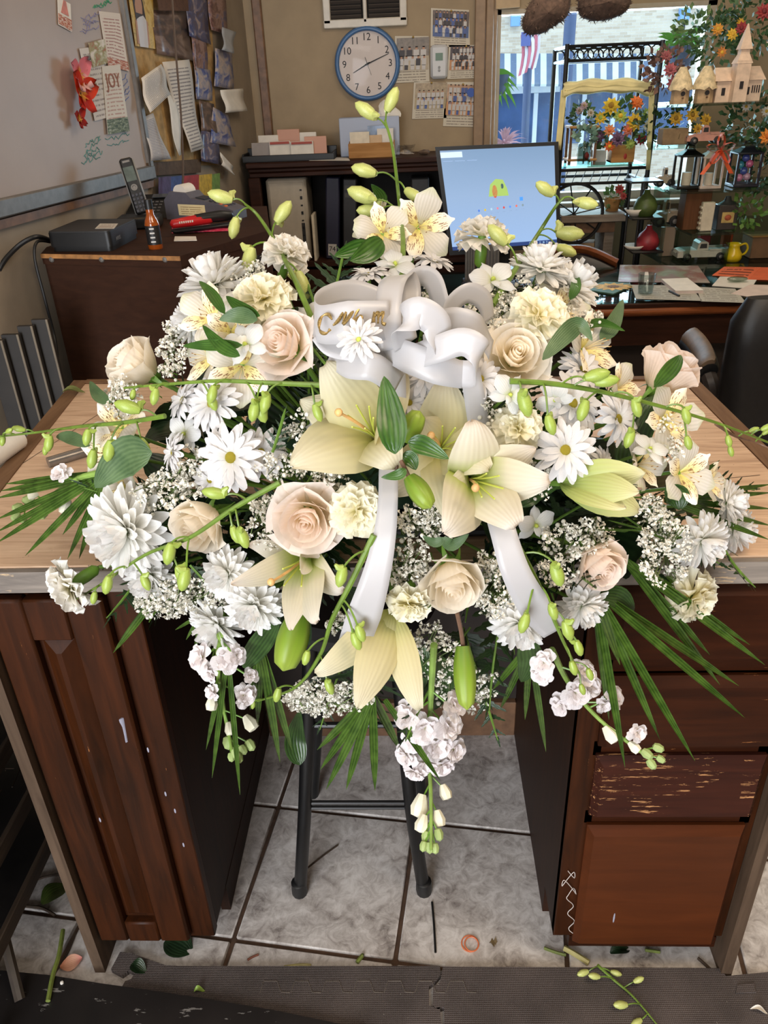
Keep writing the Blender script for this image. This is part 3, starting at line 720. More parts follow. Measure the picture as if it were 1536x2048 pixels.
tag(MB().tube(spline(wp, 4), .0042, 6).build('hanging_wire', mat('wire_brown', (84, 68, 58), .5, 0)), 'stiff brown wire hanging down in front of the letters', 'wire')

# ================================================================== side cabinet on the left with office things
ZB = 1.12
A, B_, C_ = at_z(82, 507, ZB), at_z(360, 512, ZB), at_z(540, 460, ZB)
Cb = C_ + V((-.10, .55, 0)); Db = V((onw(60, 420).x + .03 + .05, C_.y + .5, ZB)); Ab = A + (V((Db.x, Db.y, ZB)) - A) * 0.0
poly = [A, B_, C_, Cb, V((LWP.x - (LWP.y - Cb.y) * .137 + .03, Cb.y, ZB)), V((LWP.x - (LWP.y - A.y - .1) * .137 + .03, A.y + .1, ZB))]
O2 = (A + B_) / 2
sc = empty('side_cabinet', (O2.x, O2.y, 0), 0, 'dark brown wooden cabinet at the left wall carrying the phone and router', 'cabinet')
L2 = lambda p: (p[0] - O2.x, p[1] - O2.y)
cen = sum((V(p) for p in poly), V((0, 0, 0))) / len(poly)
MB().prism([L2(p + (cen - p) * .01) for p in poly], 0.0, ZB - .028).build('body', M_boxw, sc, smooth=False)
MB().prism([L2(p) for p in poly], ZB - .028, ZB).build('top_board', M_boxw, sc, smooth=False)
d = (B_ - A).normalized(); fn = V((d.y, -d.x, 0))
MB().box((A + B_) / 2 + fn * .002 + V((0, 0, -.006)) - V((O2.x, O2.y, 0)), ((B_ - A).length, .011, .004), m=frame((0, 0, 0), d, (0, 0, 1)).to_3x3()).build('worn_edge', mat('worn_edge_tan', (150, 104, 58), .6, .25, 40), sc, smooth=False)
sm = MB().lathe([(.0, .004), (.006, .003), (.008, 0)], 12).mesh('screw', M_alu)
for px in (103, 203, 330):
    p = at_plane(px, 519, A + fn * .002, fn) - V((O2.x, O2.y, 0)); inst('screw', sm, sc, frame_z(p, fn))
# flat dark slab on the right face, painted as its shaded interior
d2 = (C_ - B_).normalized(); fn2 = V((d2.y, -d2.x, 0)); p0 = B_ + d2 * .02 - V((O2.x, O2.y, 0)) + fn2 * .001
MB().slab4([p0 + V((0, 0, -.95)), p0 + d2 * .34 + V((0, 0, -.95)), p0 + d2 * .34 + V((0, 0, -.06)), p0 + V((0, 0, -.06))], .004).build('side_panel', mat('side_interior_shade', (30, 20, 16), .6, .1, 20), sc, smooth=False)

def zt(px, py, z=ZB): return at_z(px, py, z)
# router
fl_, fr_, br_ = zt(102, 504), zt(226, 503), zt(279, 474)
rc = (fl_ + br_) / 2; ro = empty('router', rc, 0, 'flat black router box with a small white sticker at the cabinet edge', 'router')
def rounded_poly(q, r, n=4):
    out = []
    for i in range(len(q)):
        p, a, c = V(q[i]), V(q[i - 1]), V(q[(i + 1) % len(q)]); u = (a - p).normalized(); w = (c - p).normalized()
        out += [tuple(x) for x in bez([p + u * r, p, p + w * r], n)]
    return out
rp = rounded_poly([fl_ - rc, fr_ - rc, br_ - rc, fl_ + br_ - fr_ - rc], .015)
RH = .052
MB().prism([(p[0] * .96, p[1] * .96) for p in rp], 0, .012).build('base', M_black, ro); MB().prism([(p[0], p[1]) for p in rp], .012, RH - .004).build('case', M_black, ro)
MB().prism([(p[0] * .985, p[1] * .985) for p in rp], RH - .004, RH).build('lid', mat('router_lid', (34, 33, 33), .5, .06, 40), ro)
q = [at_z(x, y, ZB + RH + .0006) - rc for x, y in ((190, 457), (228, 457), (236, 447), (200, 447))]
quad_print('sticker', q, text_print('sticker_print', (196, 190, 180), (120, 90, 84), 4, .4, 10), ro)
dr = (br_ - fr_).normalized(); text('logo', 'ARRIS', .014, mat('logo_grey', (120, 120, 122), .5, 0), ro, frame(fr_ + dr * .055 - rc + V((dr.y, -dr.x, 0)) * .0012 + V((0, 0, .026)), dr, (0, 0, 1)))
# cables
b = MB().tube(spline([at_z(100, 480, ZB + .02), at_y(70, 474, fl_.y - .02), at_y(30, 498, fl_.y - .05), at_y(-5, 548, fl_.y - .1), at_y(-20, 640, fl_.y - .1), at_y(10, 760, 1.95), at_y(30, 850, 1.9)], 7), .0062, 8)
tag(b.build('power_cable', M_black), 'thick black cable looping left from the router and down the wall', 'cable')
b = MB().tube(spline([at_z(100, 484, ZB + .015), at_y(74, 484, fl_.y - .03), at_y(70, 520, fl_.y - .06), at_y(90, 600, fl_.y - .07), at_y(112, 690, fl_.y - .08), at_y(122, 800, 1.9)], 7), .0040, 8)
tag(b.build('network_cable', M_black), 'thin black cable hanging along the left edge of the cabinet', 'cable')
# hot sauce bottle
p = zt(312, 497); bt = empty('sauce_bottle', p, 0, 'small amber sauce bottle with black label and cap', 'bottle')
M_amber = NT('amber_liquid'); M_amber.base((150, 70, 18)); M_amber.set(Roughness=.12); M_amber.b.inputs['Coat Weight'].default_value = .6; M_amber = M_amber.m
MB().lathe([(.0, 0), (.0185, 0), (.0195, .004), (.0195, .062), (.017, .072), (.0105, .086), (.0095, .104), (.0, .104)], 20).build('glass_body', M_amber, bt)
MB().lathe([(.0105, .1), (.0105, .124), (.0, .124)], 16).build('cap', M_black, bt)
b = MB(); P = [[(.0199 * cos(a), .0199 * sin(a), z) for a in [radians(-150 + 15 * k) for k in range(11)]] for z in (.012, .06)]
b.grid(P).build('label', mat('bottle_label', (24, 22, 22), .5, 0), bt)
for k in range(4): MB().add([(.0203 * cos(radians(a)), .0203 * sin(radians(a)), .018 + k * .011 + dz) for a, dz in ((-100, 0), (-82, 0), (-64, 0), (-64, .004), (-82, .004), (-100, .004))], [(0, 1, 4, 5), (1, 2, 3, 4)]).build('label_print', mat('label_white', (190, 186, 180), .5, 0), bt)
# price card
q = [zt(*c) for c in ((348, 483), (394, 482), (392, 474), (350, 474))]; tag(quad_print('price_card', [a + V((0, 0, .002)) for a in q], M_white, None, .0015), 'small blank white card lying right of the sauce bottle', 'card')
# pink pouch, stapler
pc = zt(405, 464); po = MB()
P = []
for i in range(9):
    P.append([zt(344 + 120 * i / 8, 468 - 5 * (i / 8) - j * 3.4) + V((0, 0, .002 + .012 * sin(pi * i / 8) * sin(pi * j / 4))) - pc for j in range(5)])
t = NT('pink_pattern'); v = t.n.new('ShaderNodeTexVoronoi'); v.inputs['Scale'].default_value = 90; t.ln(t.coord('Object'), v.inputs[0]); t.base(t.ramp(v.outputs['Distance'], [(.2, (232, 120, 140)), (.5, (206, 54, 88))]))
o = inst('pink_pouch', gridmesh('pink_pouch', P, t.m)); o.location = pc; tag(o, 'thin pink patterned pouch lying under the red stapler', 'pouch')
a_, b_ = zt(343, 463, ZB + .012), zt(468, 448, ZB + .012); sp_ = empty('stapler', (a_ + b_) / 2, 0, 'red and black stapler lying on the pink pouch', 'stapler'); so = (a_ + b_) / 2
dx = (b_ - a_).normalized(); L = (b_ - a_).length; dy = V((-dx.y, dx.x, 0))
FR = frame((0, 0, 0), dx, dy).to_3x3()
b = MB().box((0, 0, .0), (L * .98, .03, .012), m=FR, bv=.005); b.build('base', M_black, sp_)
P = []
def loft(secs, name, m, parent, n=10):
    b = MB(); vs = []; fs = []
    for (x, w, h, z) in secs:
        for k in range(n): g = 2 * pi * k / n; vs.append(FR @ V((x, cos(g) * w, 0)) + V((0, 0, z + sin(g) * h)))
    for i in range(len(secs) - 1):
        for k in range(n): fs.append((i * n + k, i * n + (k + 1) % n, (i + 1) * n + (k + 1) % n, (i + 1) * n + k))
    fs.append(tuple(range(n))[::-1]); fs.append(tuple((len(secs) - 1) * n + k for k in range(n)))
    return b.add(vs, fs).build(name, m, parent, angle=60)
M_red = mat('stapler_red', (196, 30, 34), .3, .05, 30)
loft([(-L * .5, .006, .004, .02), (-L * .47, .015, .012, .02), (-L * .2, .017, .015, .022), (L * .1, .017, .015, .024), (L * .14, .015, .013, .024)], 'body', M_red, sp_)
loft([(-L * .1, .012, .006, .033), (L * .0, .0165, .014, .027), (L * .3, .0175, .0165, .027), (L * .46, .014, .013, .026), (L * .5, .006, .006, .026)], 'grip', M_black, sp_)
for k in range(7): MB().box(FR @ V((-L * .38 + k * L * .033, -.0168, 0)) + V((0, 0, .024)), (L * .02, .001, .006), m=FR).build('print', M_white, sp_, smooth=False)
# phone dock and handset
pb = zt(300, 436); pk = empty('phone_dock', pb, 0, 'black cordless phone dock with keypad behind the sauce bottle', 'phone dock')
R20 = Matrix.Rotation(radians(28), 3, 'X')
vx = (zt(340, 436) - zt(262, 436)).length
b = MB(); b.add([(-vx * .6, 0, 0), (vx * .6, -.01, 0), (vx * .55, .12, 0), (-vx * .55, .12, 0), (-vx * .55, .01, .018), (vx * .55, 0, .018), (vx * .5, .12, .062), (-vx * .5, .12, .062)], [(0, 3, 2, 1), (4, 5, 6, 7), (0, 1, 5, 4), (1, 2, 6, 5), (2, 3, 7, 6), (3, 0, 4, 7)]).build('dock_body', M_black, pk, smooth=False)
sl_ = math.atan2(.044, .12); Rk = Matrix.Rotation(sl_, 3, 'X')
km = MB().box((0, 0, 0), (.011, .008, .003), m=Rk, bv=.001).mesh('key', mat('key_grey', (96, 96, 100), .4, 0))
for r_ in range(4):
    for c_ in range(3): inst('key', km, pk, Matrix.Translation((.0 + c_ * .016 - .004, .014 + r_ * .018, .0195 + (.004 + r_ * .018) * .40)))
MB().box((.016, .098, .0585), (.05, .024, .002), m=Rk).build('dock_screen', mat('phone_lcd', (70, 76, 84), .15, 0), pk, smooth=False)
hb = zt(288, 432, ZB + .03); hu = at_y(250, 316, hb.y + .05); hs = empty('phone_handset', hb, 0, 'black and silver cordless handset standing upright in its dock', 'phone')
ax = (hu - hb); HL = ax.length; hn = V((.25, -1, .25)); Mh = frame((0, 0, 0), ax, hn.cross(ax)).to_3x3()   # x up the handset, z to the viewer
MB().box(Mh @ V((HL / 2, 0, 0)), (HL, .047, .026), m=Mh, bv=.010).build('case', mat('handset_silver', (150, 148, 144), .35, .04, 30), hs)
MB().box(Mh @ V((HL / 2, 0, .012)), (HL * .95, .040, .012), m=Mh, bv=.005).build('front', M_black, hs)
MB().box(Mh @ V((HL * .70, 0, .0185)), (HL * .24, .032, .002), m=Mh).build('display', mat('handset_lcd', (88, 98, 92), .2, .1, 40), hs, smooth=False)
MB().box(Mh @ V((HL * .91, 0, .0185)), (.006, .022, .002), m=Mh).build('earpiece', M_alu, hs)
MB().lathe([(.009, 0), (.010, .003), (.006, .003), (.005, .001)], 16, c=Mh @ V((HL * .47, 0, .0175)), m=Mh).build('dial_ring', M_alu, hs)
kk = MB().box((0, 0, 0), (.009, .0085, .003), m=Mh, bv=.001).mesh('key', mat('handset_key', (58, 60, 70), .4, 0))
for r_ in range(5):
    for c_ in range(3): inst('key', kk, hs, Matrix.Translation(Mh @ V((HL * .08 + r_ * HL * .066, (c_ - 1) * .0115, .0185))))
# black box under the phone, upright black panels, silver holder, thin stylus
q = zt(285, 462); bx = tag(MB().box((0, 0, .018), (.13, .10, .036), rz=radians(8), bv=.006).build('charger_box', M_black), 'low black charger box between the router and the sauce bottle', 'charger'); bx.location = zt(282, 455)
p = zt(200, 437); up_ = empty('upright_panels', p, 0, 'three black upright panels standing behind the router', 'panels')
for k, (x0, x1, yt) in enumerate(((173, 190, 357), (185, 203, 352), (197, 214, 347))):
    a, c, e = at_y(x0, yt, p.y + .01 * k) - p, at_y(x1, yt, p.y + .01 * k) - p, at_y((x0 + x1) / 2 + 6, 437, p.y + .01 * k) - p
    MB().box(((a.x + c.x) / 2, .01 * k, a.z / 2), (abs(c.x - a.x), .008, a.z), bv=.001).build('panel', M_black, up_, smooth=False)
p = zt(160, 440); q = [at_y(x, y, p.y) - p for x, y in ((128, 440), (184, 440), (178, 390), (124, 396))]
sh = empty('silver_plate', p, 0, 'square silver plate with a ring at the wall behind the router', 'plate')
MB().slab4(q, .008).build('plate', mat('dull_silver', (120, 114, 110), .4, .1, 20, metal=.3), sh, smooth=False)
c = at_y(137, 420, p.y - .004) - p; MB().tube([c + V((cos(a) * .012, -.003, sin(a) * .016)) for a in [2 * pi * k / 16 for k in range(17)]], .0022, 6, cap=False).build('ring', M_alu, sh)
a, c = zt(316, 400), at_y(309, 331, zt(316, 400).y); tag(MB().box((a + c) / 2, (.008, .006, (c - a).length), bv=.002).build('stylus', mat('stylus_brown', (66, 56, 50), .5, 0)), 'thin dark stick standing beside the handset', 'stick')
q = [at_y(x, y, zt(305, 408).y) for x, y in ((287, 400), (318, 408), (322, 372), (290, 362))]; tag(MB().slab4(q, .001).build('folded_card', M_white, smooth=False), 'white folded card standing behind the phone dock', 'card')
# card reader
p = zt(400, 440); ax_ = (zt(478, 436) - zt(338, 436)); cl = ax_.length; M_term = mat('terminal_grey', (92, 90, 100), .45, .05, 40)
ct = empty('card_reader', p, math.atan2(ax_.y, ax_.x) - .10, 'grey card payment terminal with keypad and paper roll', 'card reader')
b = MB(); prof = [(-.5, 0), (.5, 0), (.5, .030), (.30, .048), (-.10, .066), (-.16, .082), (-.40, .086), (-.5, .060)]
P = [(x * cl, z) for x, z in prof]; n = len(P)
b.add([(x, 0.0, z) for x, z in P] + [(x, .085, z) for x, z in P], [tuple(range(n)), tuple(range(n, 2 * n))[::-1]] + [(i, i + n, (i + 1) % n + n, (i + 1) % n) for i in range(n)]).build('case', M_term, ct, smooth=False)
MB().tube([(-cl * .28, .012, .082), (-cl * .28, .073, .082)], .024, 16).build('paper_roll', M_white, ct)
sl2 = math.atan2(.018, .4 * cl); Rs = Matrix.Rotation(sl2, 3, 'Y')
MB().box((-cl * .0, .042, .0635), (.034, .05, .003), m=Rs).build('screen', mat('reader_lcd', (52, 56, 60), .2, 0), ct, smooth=False)
k1 = MB().box((0, 0, 0), (.009, .011, .004), m=Rs, bv=.001).mesh('key', mat('reader_key', (58, 56, 64), .5, 0)); k2 = MB().box((0, 0, 0), (.009, .013, .004), m=Rs, bv=.001).mesh('key', mat('reader_key_orange', (220, 110, 50), .5, 0))
for r_ in range(4):
    for c_ in range(4): inst('key', k2 if (c_ == 0 and r_ > 1) else k1, ct, Matrix.Translation((cl * (.16 + .07 * r_), .016 + c_ * .017, .0575 - .0125 * r_ * .42)))
quad_print('label', [V((-cl * .30, -.0012, .014)), V((cl * .10, -.0012, .012)), V((cl * .10, -.0012, .046)), V((-cl * .30, -.0012, .048))], text_print('reader_label', (222, 206, 160), (140, 110, 70), 5, .42, 18), ct)
q = [zt(x, y) + V((0, 0, .006)) for x, y in ((362, 450), (472, 440), (462, 432), (380, 436))]; tag(quad_print('receipt_paper', q, M_white, None, .001), 'white receipt paper lying between the card reader and stapler', 'paper')

# dark boards leaning in the gap left of the cabinet
Md = mat('dark_board', (40, 36, 33), .6, .15, 12); Mde = mat('board_edge', (112, 100, 84), .6, .1, 20)
for k, (x0, x1, y0) in enumerate(((-30, 6, 684), (4, 38, 672), (36, 66, 655), (64, 96, 642))):
    yy = 1.84 + .02 * k; a, c = at_y(x0, y0, yy), at_y(x1, y0 - 8, yy)
    t = empty('leaning_board', ((a.x + c.x) / 2, yy, 0.02), 0, ['first', 'second', 'third', 'tallest and last'][k] + ' from the left of the dark boards standing left of the cabinet', 'board', 'dark boards left of the cabinet')
    hw = (c.x - a.x) / 2; zt_ = (a.z + c.z) / 2 - .02
    MB().box((0, 0, zt_ / 2), (hw * 2, .012, zt_), bv=.001).build('board', Md, t, smooth=False)
    MB().box((hw - .003, -.0065, zt_ / 2), (.005, .003, zt_)).build('edge_strip', Mde, t, smooth=False)
tag(MB().box((-1.02, 1.95, .01), (.3, .4, .018)).build('crate_base', Md), 'dark base the boards stand on beside the wall', 'base')
# ================================================================== back counter along the rear wall
YS = 3.95
zs = at_y(680, 320, YS).z; zm = at_y(680, 350, YS).z; zb = at_y(600, 522, YS + .05).z
xl = at_y(492, 335, YS).x; xr = at_y(960, 335, YS).x
bc = empty('back_counter', ((xl + xr) / 2, YS, 0), 0, 'long dark brown back counter with a moulded edge below the clock', 'counter')
oc = V(((xl + xr) / 2, YS, 0)); Wc = xr - xl
MB().box((0, .17, zs - .012), (Wc, .36, .024), bv=.004).build('top_board', M_shelfw, bc)
MB().box((0, .02, zs - .034), (Wc - .01, .03, .022), bv=.007).build('moulding', M_shelfw, bc); MB().box((0, .025, (zs - .045 + zm) / 2), (Wc - .02, .03, zs - .045 - zm), bv=.003).build('apron', M_shelfw, bc)
MB().box((-Wc / 2 + .03, .02, zm / 2), (.055, .04, zm), bv=.004).build('upright', M_shelfw, bc); MB().box((-Wc / 2 + .03, .18, zm / 2), (.03, .3, zm)).build('side', M_shelfw, bc, smooth=False)
MB().box((Wc / 2 - .03, .18, zm / 2), (.03, .3, zm)).build('side', M_shelfw, bc, smooth=False)
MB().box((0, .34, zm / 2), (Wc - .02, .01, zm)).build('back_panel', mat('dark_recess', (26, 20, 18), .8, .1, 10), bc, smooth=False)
MB().box((0, .18, zb - .012), (Wc - .06, .32, .024)).build('lower_shelf', M_shelfw, bc, smooth=False)
MB().box((0, .03, zb / 2 - .02), (Wc - .06, .02, zb - .04)).build('front_board', M_shelfw, bc, smooth=False)
bs = lambda px, py, dy=0.0: at_y(px, py, YS + dy)
# things standing inside
def upright(name, x0, x1, ytop, m, lab, cat, dy=.06, dep=.16, lean=0.0, bv=.006):
    a, c = bs(x0, ytop, dy), bs(x1, ytop, dy); t = empty(name, ((a.x + c.x) / 2, YS + dy, zb), 0, lab, cat); h = a.z - zb
    MB().box((0, dep / 2, h / 2), (c.x - a.x, dep, h), m=None, bv=bv).build('case' if name != 'binder' else 'cover', m, t)
    if lean: t.rotation_euler = (0, lean, 0)
    return t, c.x - a.x, h
M_beige = mat('beige_metal', (176, 166, 150), .5, .04, 20)
pcx, w_, h_ = upright('computer_tower', 530, 611, 358, M_beige, 'beige computer tower with dark vents under the back counter', 'computer', .05, .22, 0, .012)
MB().box((0, -.002, h_ * .5), (w_ * .84, .004, h_ * .9), bv=.002).build('side_plate', mat('beige_plate', (186, 176, 160), .5, .04, 20), pcx)
for k in range(7): MB().box((w_ * .36, -.005, h_ * (.86 - .09 * k)), (.010, .004, .014 if k % 2 else .006)).build('vent_slot', M_black, pcx, smooth=False)
MB().box((w_ * .36, -.0045, h_ * .32), (.016, .003, h_ * .3)).build('drive_bay', M_dgrey, pcx, smooth=False)
t, w_, h_ = upright('binder', 640, 668, 355, mat('navy_binder', (36, 36, 58), .5, .06, 20), 'navy blue binder with a white spine label under the back counter', 'binder', .07, .2, radians(4))
MB().box((0, -.001, h_ * .12), (w_ * .62, .003, .055)).build('spine_label', mat('label_white', (190, 186, 180), .5, 0), t, smooth=False)
text('label_print', '74', .034, M_ink, t, Matrix.Translation((0, -.0032, h_ * .13)) @ RX)
t, w_, h_ = upright('binder', 676, 704, 358, mat('black_binder', (40, 39, 40), .5, .06, 20), 'black binder right of the navy binder', 'binder', .08, .2, radians(3.5))
for k in (0, 1): MB().box((0, -.001, h_ * (.80 + .09 * k)), (w_ * .7, .003, .02)).build('spine_band', mat('band_grey', (70, 68, 62), .5, 0), t, smooth=False)
upright('thin_book', 622, 627, 430, M_cream, 'thin pale booklet standing left of the navy binder', 'book', .04, .12, 0, .001)
upright('storage_box', 822, 858, 357, M_dgrey, 'grey box in the dark compartment right of the top flowers', 'box', .08, .18)
t, _, _ = upright('gift_bag', 706, 742, 440, photo_print('floral_dark', [(28, 22, 22), (60, 44, 44), (110, 90, 88), (36, 28, 28)], 6, 4), 'dark floral bag right of the black binder', 'bag', .10, .12)
tag(MB().box((0, 0, .02), (.1, .1, .04), bv=.004).build('paper_stack', M_white), 'stack of papers at the right end inside the back counter', 'papers').location = (bs(872, 500, .1).x, YS + .12, zb)

# on the back counter
ty = YS + .10
p = at_z(578, 322, zs); tr = empty('card_tray', (p.x, p.y + .06, zs), 0, 'low black tray holding packs of enclosure cards', 'tray')
tw = (at_y(672, 312, p.y) - at_y(488, 312, p.y)).x
b = MB().box((0, 0, .004), (tw, .16, .008), bv=.002); b.build('base', M_black, tr); 
for c, d_ in (((0, -.076, .016), (tw, .008, .026)), ((0, .076, .028), (tw, .008, .05)), ((-tw / 2 + .004, 0, .02), (.008, .152, .032)), ((tw / 2 - .004, 0, .02), (.008, .152, .032))): MB().box(c, d_, bv=.002).build('side', M_black, tr)
cardp = photo_print('floral_card', [(220, 214, 206), (216, 208, 200), (200, 150, 130), (150, 160, 120), (220, 212, 204)], 9, 2, .6)
cl_ = [(505, 310, 542, 285, M_dgrey and mat('grey_card', (160, 152, 148), .6, .04, 20), 'pack of grey envelopes at the left end of the card tray', -.02), (518, 290, 556, 270, M_white, 'plain white card pack at the back left of the tray', .03), (540, 306, 580, 282, M_white, 'white card pack with a red corner, front left of the tray', -.03),
       (556, 284, 598, 258, cardp, 'card pack printed with colourful flowers at the back of the tray', .04), (582, 305, 626, 282, M_white, 'white card pack with a red top edge, front middle of the tray', -.03), (600, 282, 632, 264, M_white, 'small white card pack at the back right of the tray', .04), (610, 296, 652, 272, cardp, 'card pack with a pale floral print at the right end of the tray', .0)]
for k, (x0, y0, x1, y1, m, lab, dy) in enumerate(cl_):
    yy = p.y + .06 + dy; a, c = at_y(x0, y0, yy), at_y(x1, y1, yy); t = empty('card_pack', ((a.x + c.x) / 2, yy, zs + .008), radians((k * 37) % 15 - 7), lab, 'cards', 'card packs in the tray')
    h_ = max(.05, c.z - zs - .008); w_ = c.x - a.x
    MB().box((0, 0, h_ / 2), (w_, .022, h_), m=Matrix.Rotation(radians(-8), 3, 'X'), bv=.0015).build('pack', m, t, smooth=False)
    if k in (2, 4): MB().box((0, -.012, h_ * .92), (w_ * .9, .004, h_ * .14), m=Matrix.Rotation(radians(-8), 3, 'X')).build('red_band', red_ink, t, smooth=False)
q = [at_z(x, y, zs + .001) for x, y in ((618, 321), (700, 321), (696, 315), (640, 314))]; tag(quad_print('loose_paper', q, M_white, None, .0008), 'white paper lying flat between the card tray and the wooden box', 'paper')
# tissue carton
a, c = bs(683, 318, .2), bs(800, 318, .2); t = empty('tissue_box', ((a.x + c.x) / 2, YS + .22, zs), 0, 'white and blue tissue carton with a tissue standing out', 'tissue box')
hh = bs(683, 236, .2).z - zs; w_ = c.x - a.x
MB().box((0, 0, hh / 2), (w_, .11, hh), bv=.003).build('carton', photo_print('carton_print', [(196, 194, 196), (206, 204, 204), (168, 178, 200), (212, 208, 204), (150, 164, 190)], 2.2, 3, .5), t)
b = MB(); rr = random.Random(5); P = []
for i in range(7): P.append([(.035 * (1 - i / 7) * (j - 3) / 1.5 + .012 * sin(i + j), .01 * sin(j * 2 + i), hh - .005 + i * .0125) for j in range(7)])
inst('tissue', gridmesh('tissue', P, M_white), t, Matrix.Translation((w_ * .30, 0, 0)))
a, c = bs(698, 320, .06), bs(790, 320, .06); t = empty('wooden_card_box', ((a.x + c.x) / 2, YS + .09, zs), 0, 'small oak box filled with envelopes in front of the tissue carton', 'box'); hh = bs(740, 286, .06).z - zs; w_ = c.x - a.x
for cc, dd in (((0, -.03, hh / 2), (w_, .008, hh)), ((0, .03, hh * .55), (w_, .008, hh * 1.1)), ((-w_ / 2 + .004, 0, hh / 2), (.008, .055, hh)), ((w_ / 2 - .004, 0, hh / 2), (.008, .055, hh)), ((0, 0, .004), (w_, .06, .008))): MB().box(cc, dd, bv=.0015).build('board', M_oak, t, smooth=False)
for k, (x, w2, h2, m) in enumerate(((-.25, .42, 1.75, M_cream), (-.05, .55, 1.5, mat('manila', (206, 176, 140), .7, .04, 20)), (.3, .35, 1.9, M_white), (.12, .4, 2.1, mat('sky_print', (150, 170, 200), .6, .2, 20)))):
    MB().box((x * w_, -.015 + .012 * k, hh * h2 / 2 + .01), (w2 * w_, .004, hh * h2 - .02)).build('envelope', m, t, smooth=False)
b = MB()
for k in range(9): q = [V((rnd.uniform(-.05, .05), rnd.uniform(-.02, .02), rnd.uniform(.0, .05))) for _ in range(4)]; b.add(q, [(0, 1, 2, 3)])
o = b.build('crumpled_wrap', glass_mat('clear_wrap', (240, 240, 240), .25, .15)); o.location = (bs(812, 310, .1).x, YS + .1, zs + .002); tag(o, 'crumpled clear plastic wrap right of the wooden box', 'wrap')
o = MB().ball((0, 0, .012), .02, 8, 5, (1.6, 1, .6), .25).build('dried_pod', mat('pod_brown', (96, 76, 60), .8, .2, 60)); o.location = (bs(848, 306, .1).x, YS + .1, zs); tag(o, 'small brown crumpled bit near the monitor corner', 'debris')

# ================================================================== glass topped desk
ZD = .76; YF, YBK = 2.86, 3.55
dk = empty('desk', (.75, YF, 0), 0, 'dark brown desk with a glass top behind the flowers', 'desk'); x0, x1 = -.35, 2.1
MB().box((( x0 + x1) / 2 - .75, .30, ZD - .02), (x1 - x0, .60, .028), bv=.004).build('top_board', M_shelfw, dk)
M_glossw = wood_mat('polished_edge', (96, 50, 26), (140, 80, 44), (1.5, 14, 14), .2)
MB().box(((x0 + x1) / 2 - .75, -.006, ZD - .036), (x1 - x0 + .02, .03, .026), bv=.010).build('edge_moulding', M_glossw, dk)
MB().box(((x0 + x1) / 2 - .75, .03, ZD - .055), (x1 - x0, .02, .02), bv=.004).build('lower_moulding', M_shelfw, dk)
zap = at_y(1340, 688, YF + .03).z
MB().box(((x0 + x1) / 2 - .75, .035, (ZD - .05 + zap) / 2), (x1 - x0, .02, ZD - .05 - zap)).build('apron', M_shelfw, dk, smooth=False)
MB().box(((x0 + x1) / 2 - .75, .12, zap / 2), (x1 - x0, .02, zap)).build('front_panel', mat('desk_shadow_board', (34, 24, 21), .6, .1, 6), dk, smooth=False)  # shadow below the apron is put into this panel's dark colour
MB().box(((x0 + x1) / 2 - .75, .58, .37), (x1 - x0, .02, .72)).build('back_board', M_shelfw, dk, smooth=False)
MB().box(((x0 + x1) / 2 - .75, .30, ZD - .001), (x1 - x0, .595, .006)).build('glass_top', glass_mat('desk_glass', (214, 228, 222), .35, .03), dk, smooth=False)
ZT = ZD + .0028
dz = lambda px, py, h=0.0: at_z(px, py, ZT + h)
def flat(name, px, m, lab, cat, t=.0016, lift=.0):
    q = [dz(*p) + V((0, 0, t + lift)) for p in px]; return tag(quad_print(name, q, m, None, t), lab, cat)
def under(name, px, m, lab, cat):
    q = [dz(*p) + V((0, 0, .0010)) for p in px]; return tag(quad_print(name, q, m, None, .0008), lab, cat)
under('photo_sheet', [(1236, 564), (1420, 566), (1396, 532), (1240, 530)], photo_print('faded_flowers', [(150, 146, 136), (166, 158, 146), (140, 96, 88), (130, 136, 110), (170, 164, 152)], 2.2, 3, .4), 'faded flower photo sheet lying on the desk glass before the white truck', 'photo sheet')
under('price_sheet', [(1272, 598), (1404, 602), (1380, 572), (1262, 570)], text_print('price_print', (168, 164, 152), (120, 114, 104), 8, .45, 16), 'grey price sheet lying on the desk under the notepad', 'sheet')
under('desk_sheet', [(1402, 603), (1492, 606), (1470, 578), (1392, 574)], text_print('desk_print', (176, 172, 160), (120, 114, 104), 8, .45, 16), 'grey printed sheet on the desk right of the notepad', 'sheet')
mt = empty('sunflower_mat', dz(1215, 579), 0, 'green cork mat printed with a yellow sunflower on the desk', 'mat'); o = dz(1215, 579)
q = [dz(*p) - o for p in ((1176, 582), (1226, 590), (1264, 574), (1258, 568), (1206, 566), (1178, 574))]
MB().prism([(a.x, a.y) for a in q], 0, .005).build('pad', mat('pad_green', (74, 108, 90), .6, .1, 30), mt, smooth=False)
b = MB(); c = dz(1226, 576) - o
for k in range(14): a = 2 * pi * k / 14; d = V((cos(a), sin(a) * .8, 0)); e = V((-sin(a), cos(a) * .8, 0)); b.add([c + d * .02 + V((0, 0, .0056)), c + d * .05 + e * .014 + V((0, 0, .0056)), c + d * .085 + V((0, 0, .0056)), c + d * .05 - e * .014 + V((0, 0, .0056))], [(0, 1, 2, 3)])
b.cur = 1; b.lathe([(0, .0062), (.022, .0062), (.022, .0056)], 14, c=c); b.build('sunflower_print', [mat('print_yellow', (206, 160, 60), .6, .15, 80), mat('print_brown', (110, 74, 34), .7, .2, 90)], mt, smooth=False)
t = empty('notepad', dz(1366, 577), 0, 'white notepad lying on the desk glass', 'notepad'); o = dz(1366, 577); q = [dz(*p) - o for p in ((1350, 588), (1406, 587), (1374, 562), (1322, 564))]
b = MB().slab4([a + V((0, 0, .010)) for a in q], .009); b.build('pages', mat('pad_pages', (214, 198, 192), .7, .03, 20), t, smooth=False); MB().slab4([a + V((0, 0, .0125)) for a in q], .002).build('top_sheet', M_white, t, smooth=False)
